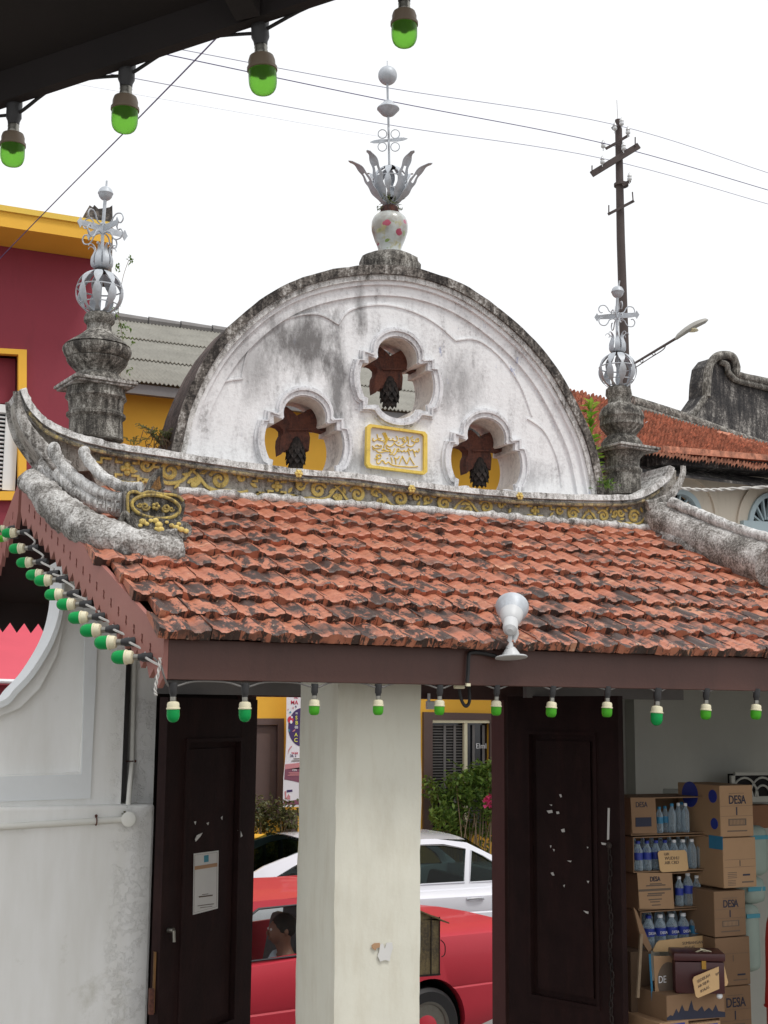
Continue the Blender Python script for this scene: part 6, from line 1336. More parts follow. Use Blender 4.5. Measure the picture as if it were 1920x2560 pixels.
wire([(380, 110), (960, 218), (1534, 311), (1920, 432), (2200, 525)], [17, 20, 23.8, 27, 29], .0062, 'topmost overhead wire meeting the pole top', m_wiref)
wire([(330, 118), (960, 250), (1508, 358), (1920, 475), (2200, 560)], [17, 20, 23.8, 27, 29], .008, 'second overhead wire, passing behind the middle saucer of the vase finial', m_wire)
wire([(240, 178), (960, 310), (1506, 396), (1920, 510), (2200, 590)], [17, 20, 23.8, 27, 29], .0062, 'lowest overhead wire crossing behind the vase finial rod', m_wiref)
wire([(110, 196), (500, 264), (1000, 350)], [30, 31, 33], .003, 'faintest overhead wire low in the sky, nearly lost', m_wiref)
wire([(-60, 712), (0, 646), (150, 492), (300, 342), (420, 220), (540, 96), (640, -10)], [12, 11.3, 9.6, 8, 7.1, 6.2, 5.6], .0042, 'diagonal blue wire from the near eave down to the red building', m_wire)
wire([(1655, 1250), (1720, 1275), (1800, 1305), (1935, 1342)], [9, 9.2, 9.5, 10], .008, 'black cable sagging along the right hip ridge', m_black)
mb = MB(); P_ = smooth([PD(x, y, 14) for x, y in [(1690, 1220), (1760, 1225), (1830, 1222), (1940, 1216)]], 8)
for ph in (0, pi): mb.tube([p+Vector((0, cos(i*1.3+ph), sin(i*1.3+ph)))*.012 for i, p in enumerate(P_)], .010, 5)
tag(mb.build('twisted_wire', m_cable), 'white twisted wire strung across the fanlights', 'wire')
# ================================================================== CARS
def interp(t, x):
    if x <= t[0][0]: return t[0][1]
    for (a, b), (c, d) in zip(t, t[1:]):
        if x <= c: return b+(d-b)*(x-a)/(c-a)
    return t[-1][1]
def cut(o, cutters):
    for c in cutters:
        m = o.modifiers.new('b', 'BOOLEAN'); m.operation = 'DIFFERENCE'; m.object = c; m.solver = 'EXACT'
    dg = bpy.context.evaluated_depsgraph_get(); me = bpy.data.meshes.new_from_object(o.evaluated_get(dg)); o.modifiers.clear(); o.data = me
    for c in cutters: bpy.data.objects.remove(c)
def car(name, label, P, mat, gl, loc, rz, chrome):
    T = thing(name, label, 'car'); W2 = P['W']/2; xs = [P['x0']+(P['x1']-P['x0'])*i/56 for i in range(57)]
    vs = []; fs = []; n = 0
    for x in xs:
        e = min(1, (x-P['x0'])/.35, (P['x1']-x)/.45); w = W2*(.86+.14*sqrt(max(0, 1-(1-e)**2))); zt = interp(P['top'], x); zb = interp(P['bot'], x); zc = P['crease']; zb2 = min(zb+.10, zt-.2)
        half_ = [(0, zb), (w*.80, zb), (w*.95, zb+.03), (w*.985, zb2), (w*.995, zc-.14), (w, zc-.012), (w*.988, zc), (w*.998, zc+.02), (w*.992, (zc+zt)/2+.03), (w*.97, zt-.07), (w*.945, zt-.022), (w*.89, zt), (w*.5, zt+.018), (0, zt+.026)]
        ring = [(y, z) for y, z in half_]+[(-y, z) for y, z in half_[::-1]][1:-1]; n = len(ring); vs += [(x, y, z) for y, z in ring]
    for i in range(len(xs)-1):
        for k in range(n): fs.append((i*n+k, i*n+(k+1) % n, (i+1)*n+(k+1) % n, (i+1)*n+k))
    fs += [tuple(range(n))[::-1], tuple((len(xs)-1)*n+k for k in range(n))]
    mb = MB(); mb.add(vs, fs); B_ = mb.build('body', mat, T, True, 30)
    cs = []
    for ax in P['axles']:
        m2 = MB(); m2.lathe([(P['ar'], -2), (P['ar'], 2)], (ax, 0, P['wr']+.02), 40, axis=(0, 1, 0)); cs.append(m2.build('c', mat))
    # cabin well so that the interior is hollow
    m2 = MB(); m2.bx(P['cab'][0], P['cab'][1], -W2*.84, W2*.84, .38, 1.3); cs.append(m2.build('c', mat)); cut(B_, cs)
    for ax in P['axles']:
        mb = MB(); mb.lathe([(P['ar']-.012, -W2*.93), (P['ar']-.012, W2*.93)], (ax, 0, P['wr']+.02), 30, axis=(0, 1, 0)); bmm = mb; bmm.f = bmm.f[:-2]; bmm.mi = bmm.mi[:-2]; bmm.build('wheel_well', m_dark, T)
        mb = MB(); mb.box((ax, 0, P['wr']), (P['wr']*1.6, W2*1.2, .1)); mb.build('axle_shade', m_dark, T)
        for sg in (-1, 1):
            c = Vector((ax, sg*(W2-.10), P['wr'])); r = P['wr']; mb = MB(); mb.lathe([(r*.66, -.08), (r*.9, -.085), (r*.985, -.06), (r, 0), (r*.985, .06), (r*.9, .085), (r*.66, .08)], c, 36, axis=(0, sg, 0), caps=False); WH = mb.build('wheel', m_black, T, True, 40)
            mb = MB(); mb.lathe([(r*.68, .060), (r*.66, .082), (r*.60, .07), (r*.56, .045), (r*.5, .05), (r*.44, .03), (r*.2, .04), (.02, .045)], c, 36, axis=(0, sg, 0)); mb.build('rim', m_steel, WH, True, 30)
            if P.get('hub'): mb = MB(); mb.lathe([(r*.34, .046), (r*.33, .062), (r*.2, .072), (.01, .075)], c, 24, axis=(0, sg, 0)); mb.build('hub_cap', mat, WH, True)
    # cabin sides, pillars and panes
    gb, gt_, zb, zt = P['gb'], P['gt'], P['belt'], P['H']-.035; yb, yt = W2*.925, W2*P['tuck']
    out_ = P['ghs']
    for sg in (-1, 1):
        def side(d): return lambda x, z: Vector((x, sg*(yb+(yt-yb)*((z-zb)/(zt-zb))**1.25*1.0 if z > zb else yb)-sg*d, z))
        mb = MB(); mb.plate(out_, P['win'], side(0), side(.035)); mb.build('cabin_side', mat, T, True, 30)
        for w in P['win']:
            mb = MB(); mb.plate(w, [], side(.012), side(.016)); mb.build('side_window', gl, T, True, 30)
            mb = MB(); mb.tube([side(-.003)(*p) for p in w], .009, 6, closed=True); mb.build('window_trim', m_chrome if chrome else m_trimb, T, True)
    mb = MB(); nx, ny = 14, 10; vs = []; fs = []
    for i in range(nx+1):
        x = gt_[0]+(gt_[1]-gt_[0])*i/nx; zz = zt+.035*sin(pi*(.12+.76*i/nx))
        for k in range(ny+1): v = k/ny*2-1; vs.append((x, yt*v*1.0, zz-.03*abs(v)**3.0))
    for i in range(nx):
        for k in range(ny): fs.append((i*(ny+1)+k, i*(ny+1)+k+1, (i+1)*(ny+1)+k+1, (i+1)*(ny+1)+k))
    N0 = len(vs); vs += [(a, b, c-.03) for a, b, c in vs]; fs += [tuple(q+N0 for q in f)[::-1] for f in fs]; mb.add(vs, fs); mb.build('roof', mat, T, True, 50)
    for (xb, xt, nm) in ((gb[1], gt_[1], 'windscreen'), (gb[0], gt_[0], 'rear_window')):
        mb = MB(); mb.add([(xb, -yb, zb), (xb, yb, zb), (xt, yt, zt), (xt, -yt, zt)], [(0, 1, 2, 3)]); mb.build(nm, m_glassw if chrome else gl, T)
    for sx, yy in ((.05, -.36), (.05, .36)):
        mb = MB(); mb.bev((P['seat']+sx, yy, .45), (.5, .48, .16), .04); mb.bev((P['seat']-.25, yy, .78), (.14, .46, .58), .05, Matrix.Rotation(radians(-12), 3, 'Y')); mb.bev((P['seat']-.33, yy, 1.10), (.09, .22, .14), .03); mb.build('front_seat', m_seat, T, True)
    mb = MB(); mb.bev((P['seat']-1.0, 0, .45), (.5, 1.2, .16), .04); mb.bev((P['seat']-1.28, 0, .75), (.14, 1.2, .5), .05, Matrix.Rotation(radians(-15), 3, 'Y')); mb.build('rear_seat', m_seat, T, True)
    mb = MB(); mb.bev((P['seat']+.75, 0, .80), (.3, 1.25, .22), .05); mb.build('dashboard', m_trimb, T, True)
    mb = MB(); c = Vector((P['seat']+.48, -.36, .86)); mb.tube(ringpath(c, .18, (1, 0, .5), 20), .014, 6, closed=True); mb.tube([c, c+Vector((.22, 0, -.1))], .02, 6); mb.build('steering_wheel', m_trimb, T, True)
    # lamps, bumpers, handles, door lines
    for sg in (-1, 1):
        mb = MB(); mb.bev((P['x1']-.05, sg*W2*.68, P['lz']), (.10, .34, .15), .03); mb.build('headlight', m_porc, T, True)
        mb = MB(); mb.bev((P['x0']+.05, sg*W2*.68, P['lz']+.05), (.10, .36, .16), .03); mb.build('tail_light', m_redp, T, True)
        for hx in P['handles']:
            mb = MB(); mb.tube(smooth([(hx-.09, sg*(W2+.000), P['hz']), (hx-.05, sg*(W2+.018), P['hz']+.012), (hx+.05, sg*(W2+.018), P['hz']+.012), (hx+.09, sg*W2, P['hz']+.004)], 4), .014, 8); mb.build('door_handle', m_chrome if chrome else m_trimb, T, True)
        mb = MB()
        for lx in P['lines']: mb.tube([(lx, sg*(W2*.985), .30), (lx, sg*(W2*1.0), P['crease']), (lx, sg*(W2*.985), P['belt']-.05)], .004, 4)
        mb.build('door_gap', m_dark, T)
    for x in (P['x0']+.03, P['x1']-.03): mb = MB(); mb.bev((x, 0, .42), (.16, P['W']*.92, .20), .04); mb.build('bumper', m_trimb if not chrome else mat, T, True)
    T.location = loc; T.rotation_euler = (0, 0, rz); return T
wc = PY(1035, 2512, 9.25)
rz = pi+radians(11)
PR = dict(W=1.62, H=1.37, x0=-2.35, x1=2.1, crease=.60, belt=.90, top=[(-2.35, .88), (-2.27, .99), (-1.2, 1.00), (.85, .91), (1.3, .87), (2.0, .74), (2.1, .66)], bot=[(-2.35, .38), (-1.8, .25), (-1.0, .2), (1.0, .2), (2.1, .26)], axles=(-1.27, 1.2), ar=.355, wr=.31, hub=True, cab=(-1.35, .72), gb=(-1.5, .85), gt=(-.98, .22), tuck=.74,
 ghs=[(-1.5, .89), (-.98, 1.335), (.22, 1.335), (.85, .89)], win=[[(-1.12, .95), (-.86, 1.255), (-.80, 1.285), (-.38, 1.29), (-.38, .95)], [(-.30, .95), (-.30, 1.29), (.14, 1.285), (.20, 1.255), (.62, .95)]], seat=-.42, lz=.66, handles=(-.9,), hz=.76, lines=(-.34, .66))
RC = car('red_car', 'old red sedan with red hub caps passing behind the square pillar', PR, m_red, m_glass, (wc.x-1.27+.10, 9.20+.81, 0.03), rz, False)
PWc = dict(W=1.80, H=1.47, x0=-2.25, x1=2.4, crease=.74, belt=.96, top=[(-2.25, .90), (-2.15, 1.02), (-1.6, 1.04), (-1.2, .98), (1.25, .96), (1.75, .93), (2.25, .76), (2.4, .62)], bot=[(-2.25, .34), (-1.8, .24), (-1, .2), (1.5, .2), (2.4, .26)], axles=(-1.4, 1.45), ar=.36, wr=.325, cab=(-1.55, 1.5), gb=(-1.78, 1.75), gt=(-1.05, .62), tuck=.70,
 ghs=[(-1.78, .95), (-1.4, 1.22), (-1.05, 1.39), (-.7, 1.435), (.1, 1.435), (.62, 1.40), (1.15, 1.24), (1.75, .95)], win=[[(-1.50, 1.02), (-1.40, 1.14), (-1.20, 1.26), (-1.08, 1.315), (-1.00, 1.02)], [(-.94, 1.02), (-1.02, 1.33), (-.78, 1.375), (-.14, 1.385), (-.14, 1.02)], [(-.06, 1.02), (-.06, 1.385), (.35, 1.375), (.62, 1.33), (1.30, 1.02)]], seat=.05, lz=.72, handles=(-1.02, -.05), hz=.86, lines=(-.12, 1.0))
ww = PY(1278, 2330, 12.0)
WCr = car('white_car', 'pearl white sedan parked across the street behind the red car', PWc, m_wcar, m_glassd, (ww.x-1.4, 12.05+.9, .04), pi, True)
# ------------------------------------------------ passenger in the red car
def skin(name, joints, edges, mat, parent, sub=2, root=0):
    me = bpy.data.meshes.new(name); me.from_pydata([j[0] for j in joints], edges, []); o = bpy.data.objects.new(name, me); COL.objects.link(o)
    m = o.modifiers.new('s', 'SKIN'); m.use_smooth_shade = True
    if not me.skin_vertices: bpy.context.view_layer.objects.active = o; me.attributes
    for i, j in enumerate(joints):
        sv = me.skin_vertices[0].data[i]; sv.radius = (j[1], j[2] if len(j) > 2 else j[1]); sv.use_root = (i == root)
    m2 = o.modifiers.new('d', 'SUBSURF'); m2.levels = sub; dg = bpy.context.evaluated_depsgraph_get(); nm = bpy.data.meshes.new_from_object(o.evaluated_get(dg)); bpy.data.objects.remove(o)
    nm.materials.clear(); nm.materials.append(mat); o = bpy.data.objects.new(name, nm); COL.objects.link(o)
    if parent: o.parent = parent; o.matrix_parent_inverse = Matrix.Translation(-parent.location)
    return o
def M3(x, y, z): return Vector((x, y, z))
bx_ = PY(703, 2300, 9.60); pel = Vector((bx_.x+.02, 9.60, .47))
PS_ = thing('person', 'seated person with dark short hair and blue grey shirt inside the red car', 'person', pel)
try:
    f = Vector((-1, 0, 0)); s_ = Vector((0, -1, 0)); u_ = Vector((0, 0, 1))
    J = [(pel, .15, .13), (pel+u_*.18, .13, .12), (pel+u_*.36-f*.03, .155, .12), (pel+u_*.46-f*.03, .07, .07), (pel+u_*.53+f*.0, .052, .052), (pel+u_*.60+f*.015, .078, .085), (pel+u_*.69+f*.01, .085, .078), (pel+u_*.74, .05, .05)]
    E_ = [(0, 1), (1, 2), (2, 3), (3, 4), (4, 5), (5, 6), (6, 7)]
    for sg in (1, -1):
        b = len(J); sh = pel+u_*.42+s_*sg*.19-f*.03; el = sh-u_*.24+f*.14+s_*sg*.05; wr = el+f*.23+u_*.06-s_*sg*.05; hd_ = wr+f*.05; J += [(sh, .062), (el, .042), (wr, .027), (hd_, .035, .02)]; E_ += [(2, b), (b, b+1), (b+1, b+2), (b+2, b+3)]
        for k in range(4):
            c = len(J); q = hd_+f*.035+s_*(k-1.5)*.019; l = (.036, .042, .039, .030)[k]; J += [(q, .0085), (q+f*l*.6-u_*.008, .008), (q+f*l-u_*.028, .007)]; E_ += [(b+3, c), (c, c+1), (c+1, c+2)]
        c = len(J); q = hd_-s_*sg*.03; J += [(q, .010), (q-s_*sg*.012+f*.032-u_*.01, .008)]; E_ += [(b+3, c), (c, c+1)]
        b = len(J); kn = pel+f*.43+s_*sg*.12+u_*.04; an = kn-u_*.38+f*.10; J += [(pel+s_*sg*.09+f*.06, .085), (kn, .062), (an, .04), (an+f*.14-u_*.02, .03)]; E_ += [(0, b), (b, b+1), (b+1, b+2), (b+2, b+3)]
    BD = skin('body', J, E_, m_skin, PS_)
    hc = pel+u_*.655+f*.01
    mb = MB(); mb.sphere(hc-f*.012+u_*.022, .098, 18, sq=(1.02, .86, 1.0)); mb.build('hair', m_hair, PS_, True)
    mb = MB(); mb.sphere(hc+f*.032-u_*.015, .082, 18, sq=(.92, .84, 1.2)); mb.sphere(hc+f*.112-u_*.02, .016, 8, sq=(1, .8, 1.3)); mb.tube([hc+f*.098-u_*.062+s_*.024, hc+f*.106-u_*.060, hc+f*.098-u_*.062-s_*.024], .006, 6)
    for sg in (1, -1): mb.sphere(hc+s_*sg*.078-u_*.01-f*.005, .024, 8, sq=(.7, .35, 1.1))
    mb.build('face', m_skin, PS_, True)
    for sg in (1, -1): mb = MB(); mb.sphere(hc+f*.098+s_*sg*.028+u_*.008, .010, 8); mb.build('eye', m_porc, PS_, True)
    SJ = [(pel+u_*.02, .165, .145), (pel+u_*.18, .148, .135), (pel+u_*.36-f*.03, .170, .135), (pel+u_*.44-f*.03, .09, .09)]; SE = [(0, 1), (1, 2), (2, 3)]
    for sg in (1, -1):
        b = len(SJ); sh = pel+u_*.42+s_*sg*.19-f*.03; el = sh-u_*.24+f*.14+s_*sg*.05; wr = el+f*.23+u_*.06-s_*sg*.05
        SJ += [(sh, .075), (el, .056), (el.lerp(wr, .85), .040)]; SE += [(2, b), (b, b+1), (b+1, b+2)]
    skin('shirt', SJ, SE, m_shirt, PS_)
except Exception as e:
    print('person failed', e)
# stained sheet metal box on the back of the pillar
SB = thing('metal_box', 'stained sheet metal box with a little pitched roof fixed behind the pillar', 'box', PY(1080, 2438, 5.95))
Yb = 5.75; a = PY(1030, 2296, Yb); b = PY(1100, 2438, Yb)
mb = MB(); mb.bev(((a.x+b.x)/2, Yb+.14, (PY(1060, 2296, Yb).z+b.z)/2), (b.x-a.x, .28, PY(1060, 2296, Yb).z-b.z), .004); mb.build('box_body', m_pbox, SB)
mb = MB(); z0 = PY(1100, 2303, Yb).z; e_ = PY(1116, 2304, Yb); rd = PY(1040, 2272, Yb); mb.add([(e_.x, Yb-.03, e_.z), (e_.x, Yb+.31, e_.z), (rd.x, Yb+.31, rd.z), (rd.x, Yb-.03, rd.z), (e_.x, Yb-.03, e_.z-.006), (e_.x, Yb+.31, e_.z-.006), (rd.x, Yb+.31, rd.z-.006), (rd.x, Yb-.03, rd.z-.006)], [(0,1,2,3),(7,6,5,4),(0,4,5,1),(2,6,7,3),(0,3,7,4),(1,5,6,2)])
mb.add([(a.x, Yb, a.z-.001), (rd.x, Yb, rd.z-.006), (e_.x-.012, Yb, z0)], [(0, 1, 2)]); mb.build('lid', m_pbox, SB)
mb = MB()
for x_, z0_, z1_ in ((b.x-.006, b.z, a.z), (b.x-.05, b.z, a.z)): mb.bx(x_, x_+.004, Yb-.005, Yb, z0_, z1_)
mb.bx(a.x, b.x, Yb-.0052, Yb-.0001, b.z, b.z+.008); mb.build('edge_strip', m_stone_d, SB)
mb = MB(); mb.tube(smooth([PY(x, y, Yb+.02) for x, y in [(1102, 2350), (1112, 2362), (1112, 2385), (1104, 2392)]], 4), .0025, 5); mb.build('wire_hasp', m_stone_d, SB)
# ================================================================== STACKED CARTONS, BOTTLES
YS, YS2 = 5.9, 6.04
def zpx(px): return (1540+px[0]*.2983, 1900+px[1]*.2983)
def carton(x0, y0, x1, y1, Y, D, label, mat=None, yaw=0.0, cat='box', group='cardboard cartons stacked in the alcove'):
    a = PY(x0, (y0+y1)/2, Y); b = PY(x1, (y0+y1)/2, Y); zt = PY((x0+x1)/2, y0, Y).z; zb = PY((x0+x1)/2, y1, Y).z; w = b.x-a.x; h = zt-zb
    T = thing('cardboard_carton', label, cat, Vector(((a.x+b.x)/2, Y+D/2, zb)), group); c = T.location.copy(); T.rotation_euler = (0, 0, radians(random.uniform(-3, 3)))
    mb = MB(); bm = bmesh.new(); bmesh.ops.create_grid(bm, x_segments=1, y_segments=1, size=1); bm.free()
    mb.bev((c.x, c.y, zb+h/2), (w, D, h), .004); bd = mb.build('carton_body', mat or m_card, T)
    F = lambda u, v, o=.0012: Vector((a.x+w*u, Y-o, zb+h*v))
    def pr(u0, v0, u1, v1, m, name='print', o=.0012):
        q = MB(); q.add([F(u0, v0, o), F(u1, v0, o), F(u1, v1, o), F(u0, v1, o), F(u0, v0, -.002), F(u1, v0, -.002), F(u1, v1, -.002), F(u0, v1, -.002)], [(0,1,2,3),(0,4,5,1),(1,5,6,2),(2,6,7,3),(3,7,4,0)]); return q.build(name, m, bd)
    return T, bd, F, pr, w, h
def desaface(c):
    T, bd, F, pr, w, h = c
    textmesh('lettering', 'DESA', F(.52, .64, .0018), (1, 0, 0), (0, 0, 1), h*.235, m_ink, bd, sx=.78, bold=.008); textmesh('lettering', '/', F(.63, .645, .0018), (1, 0, 0), (0, 0, 1), h*.20, m_ink, bd, sx=.6)
    pr(.48, .42, .515, .575, m_ink); pr(.24, .215, .78, .35, m_ink2, 'barcode')
    for k in range(11): pr(.28+k*.042, .235, .30+k*.042, .33, m_card, 'barcode_gap', .0018)
    pr(.02, .595, .98, .600, m_ink2, 'flap_seam'); pr(.02, .40, .98, .405, m_ink2, 'flap_seam'); pr(.2, .10, .8, .125, m_ink2); pr(.28, .84, .74, .848, m_ink2)
c1 = carton(1798, 1963, 1882, 2092, YS, .36, 'brown carton printed with big black capitals, topmost of the right stack'); desaface(c1)
T, bd, F, pr, w, h = c1
def sidedisc(c, vv, rr, mat, uu=.45):
    T, bd, F, pr, w, h = c; o = F(0, vv); mb = MB(); mb.lathe([(rr, 0), (rr, .0015)], Vector((o.x-.0012, YS+.36*uu, o.z)), 20, axis=(1, 0, 0)); mb.build('blue_roundel', mat, bd)
sidedisc(c1, .78, .035, m_blue, .16); sidedisc(c1, .25, .03, m_blue, .14); sidedisc(c1, .78, .07, m_blue, .7)
c2 = carton(1804, 2094, 1889, 2219, YS-.01, .36, 'brown carton with fine printed lines, second from the top of the right stack'); T, bd, F, pr, w, h = c2
pr(.03, .56, .97, .565, m_ink2, 'flap_seam'); pr(.03, .41, .97, .415, m_ink2, 'flap_seam'); pr(.49, .43, .52, .545, m_ink2)
for k in range(4): pr(.12, .30-k*.035, .40, .312-k*.035, m_ink2); 
for k in range(4): pr(.12, .14-k*.03, .36, .15-k*.03, m_ink2)
pr(.58, .23, .80, .265, m_ink); pr(.55, .09, .9, .12, m_ink2); pr(-.002, .8, .0, .96, m_bluel)
mb = MB(); o = F(0, .88); mb.bx(o.x-.0015, o.x, YS-.01, YS+.1, o.z-.03, o.z+.04); mb.build('blue_tape', m_bluel, bd)
c3 = carton(1785, 2227, 1864, 2341, YS-.005, .36, 'brown carton with black capitals in the middle of the right stack', m_cardd); desaface(c3)
c4 = carton(1791, 2343, 1876, 2464, YS, .36, 'plainer worn carton partly hidden by the maroon chest', m_cardd); T, bd, F, pr, w, h = c4
pr(.5, .5, .52, .63, m_ink2); pr(.62, .2, .85, .235, m_ink); pr(.03, .66, .97, .665, m_ink2); pr(.5, .1, .9, .12, m_ink2)
c5 = carton(1800, 2465, 1880, 2610, YS+.01, .36, 'lowest carton of the right stack, with black capitals, cut by the picture edge', m_cardd); desaface(c5)
# cartons tipped on their side and holding bottles
def bottle(x, y, z, h, label, capm, lab=None, r=.029):
    T = thing('water_bottle', label, 'bottle', Vector((x, y, z)), 'water bottles in the open cartons'); k = h/.2
    mb = MB(); mb.lathe([(r*.85, 0), (r, .006*k), (r, .03*k), (r*.94, .035*k), (r, .04*k), (r, .055*k), (r*.94, .06*k), (r, .065*k), (r, .135*k), (r*.86, .15*k), (r*.5, .172*k), (r*.42, .18*k), (r*.42, .187*k)], (x, y, z), 16); mb.build('clear_bottle', m_pet, T, True, 50)
    mb = MB(); mb.lathe([(r*.48, .186*k), (r*.50, .188*k), (r*.50, .203*k), (r*.44, .206*k)], (x, y, z), 14); mb.build('cap', capm, T, True, 30)
    if lab: mb = MB(); mb.lathe([(r*1.03, .075*k), (r*1.03, .125*k)], (x, y, z), 16); mb.f = mb.f[:-2]; mb.mi = mb.mi[:-2]; mb.build('label_band', lab, T, True)
    return T
def opencarton(x0, y0, x1, y1, Y, D, label, mat=m_cardd):
    a = PY(x0, (y0+y1)/2, Y); b = PY(x1, (y0+y1)/2, Y); zt = PY((x0+x1)/2, y0, Y).z; zb = PY((x0+x1)/2, y1, Y).z; w = b.x-a.x; t = .005
    T = thing('open_carton', label, 'box', Vector(((a.x+b.x)/2, Y+D/2, zb)), 'cartons lying open with bottles inside'); mb = MB()
    mb.bx(a.x, b.x, Y, Y+D, zb, zb+t); mb.bx(a.x, b.x, Y, Y+D, zt-t, zt); mb.bx(a.x, a.x+t, Y, Y+D, zb+t+.0005, zt-t-.0005); mb.bx(b.x-t, b.x, Y, Y+D, zb+t+.0005, zt-t-.0005); mb.bx(a.x+t+.0005, b.x-t-.0005, Y+D-t, Y+D, zb+t+.0005, zt-t-.0005)
    bd = mb.build('carton_shell', mat, T); return T, bd, a.x, b.x, zb+t, zt
def flap(par, x0, y0, x1, y1, Y, mat, name='flap', skew=0):
    mb = MB(); o = [PY(x, y, Y) for x, y in [(x0, y0), (x1, y0), (x1+skew, y1), (x0+skew, y1)]]; mb.plate([(p.x, p.z) for p in o], [], lambda x, z: Vector((x, Y, z)), lambda x, z: Vector((x, Y+.004, z))); return mb.build(name, mat, par)
ordn = ['leftmost', 'second from left', 'third from left', 'fourth from left', 'fifth from left', 'sixth from left', 'seventh from left', 'eighth from left']
O1_ = opencarton(1577, 1993, 1773, 2086, YS2, .30, 'topmost open carton of the left stack, with a few bottles and a dark flap', m_cardd)
fl_ = flap(O1_[0], 1576, 1994, 1638, 2084, YS2-.006, m_cardd, 'flap', 5); textmesh('lettering', 'DESA', PY(1604, 2018, YS2-.0078), (1, 0, 0), (0, 0, 1), .04, m_ink, fl_, sx=.8); mb = MB(); a = PY(1589, 2044, YS2-.008); b = PY(1629, 2066, YS2-.008); mb.bx(a.x, b.x, YS2-.0078, YS2-.006, b.z, a.z); mb.build('barcode', m_ink, fl_)
for k, x in enumerate((1649, 1664, 1681, 1697, 1715, 1722)): p = PY(x, 2083, YS2+.05+.035*(k % 2)); bottle(p.x, YS2+.05+.035*(k % 2)+(.06 if k == 5 else 0), O1_[4], .135 if k < 2 else .15, 'small clear bottle in the topmost open carton, '+ordn[k], m_cap if k in (3, 4) else m_bluel, m_bluel if k < 2 else None, .020)
O2_ = opencarton(1583, 2090, 1768, 2178, YS2, .30, 'second open carton of the left stack, packed with bottles behind a handwritten sign')
for k in range(8):
    p = PY(1596+k*22.5, 2176, YS2+.05); bottle(p.x, YS2+.05, O2_[4], .150, 'clear ribbed bottle in the second open carton, '+ordn[k]+' in the front row', m_cap if k > 3 else m_blue, m_blue if k < 3 else None, .0245)
    if k < 7: bottle(p.x+.028, YS2+.13, O2_[4], .172, 'clear bottle in the second open carton, '+ordn[k]+' in the back row', m_cap if k > 3 else m_blue, m_blue if k < 3 else None, .0255)
O3_ = opencarton(1595, 2182, 1780, 2271, YS2+.01, .30, 'third open carton of the left stack, half closed by a printed flap')
fl_ = flap(O3_[0], 1593, 2182, 1680, 2272, YS2+.002, m_card, 'flap', 6); textmesh('lettering', 'DESA', PY(1638, 2203, YS2-.0002), (1, 0, 0), (0, 0, 1), .035, m_ink, fl_, sx=.8, bold=.01)
mb = MB()
for (x0, x1, y, t) in ((1597, 1678, 2224, 1.2), (1625, 1655, 2209, .8), (1616, 1664, 2213, .8), (1620, 1662, 2233, 1), (1618, 1655, 2238, 1), (1622, 1655, 2248, 1), (1626, 1650, 2254, 1), (1630, 1652, 2262, 1.2)): a = PY(x0, y, YS2); b = PY(x1, y+t, YS2); mb.bx(a.x, b.x, YS2+.0005, YS2+.002, b.z, a.z)
mb.build('print_lines', m_ink2, fl_)
for k, x in enumerate((1699, 1721, 1743)): p = PY(x, 2268, YS2+.06); bottle(p.x, YS2+.06, O3_[4], .168 if k == 1 else .150, 'blue labelled bottle in the third open carton, '+ordn[k], m_cap, m_blue, .027 if k == 1 else .023)
O4_ = opencarton(1602, 2274, 1785, 2372, YS2, .30, 'lowest open carton of the left stack, filled with blue labelled bottles')
for k in range(6):
    p = PY(1622+k*29, 2350, YS2+.05); T = bottle(p.x, YS2+.05, O4_[4], .165, 'large blue labelled bottle in the lowest open carton, '+ordn[k]+' in the front row', m_blue if k < 1 else m_cap, m_blue if k < 4 else m_bluel, .031)
    textmesh('lettering', 'DESA', (p.x, YS2+.05-.0335, O4_[4]+.073), (1, 0, 0), (0, 0, 1), .020, m_wp, T.children[2])
    q = PY(1618+k*31, 2300, YS2+.14); bottle(q.x, YS2+.14, O4_[4], .21, 'tall clear bottle in the lowest open carton, '+ordn[k]+' in the back row', m_blue if k < 4 else m_cap, None, .031)
def sign(name, label, px, Y, lines, tilt=0, mat=m_cardl):
    T = thing(name, label, 'sign', PY(px[0][0], px[0][1], Y)); o = [PY(x, y, Y) for x, y in px]; r_ = []
    for i in range(len(o)):
        a, b, c = o[i-1], o[i], o[(i+1) % len(o)]; r_ += [b+(a-b).normalized()*.012, b+(c-b).normalized()*.012]
    mb = MB(); mb.plate([(p.x, p.z) for p in r_], [], lambda x, z: Vector((x, Y, z)), lambda x, z: Vector((x, Y+.004, z))); bd = mb.build('cardboard_sheet', mat, T)
    for t_, x, y, h in lines: textmesh('handwriting', t_, PY(x, y, Y-.0012), (cos(tilt), 0, sin(tilt)), (-sin(tilt), 0, cos(tilt)), h, m_ink2, bd, 'LEFT')
    return T
sign('cardboard_sign', 'handwritten cardboard sign in front of the second row of bottles', [(1644, 2127), (1716, 2125), (1722, 2177), (1651, 2181)], YS2-.012, [('U/K', 1660, 2139, .022), ('WUDHU', 1662, 2150, .024), ('AIR CRD', 1662, 2161, .024)])
sign('cardboard_sign', 'long handwritten cardboard strip above the maroon chest', [(1644, 2352), (1764, 2338), (1790, 2362), (1788, 2376), (1630, 2380)], YS2-.03, [('SUMBANGAN', 1706, 2362, .022), ('IKHLAS', 1712, 2372, .020)])
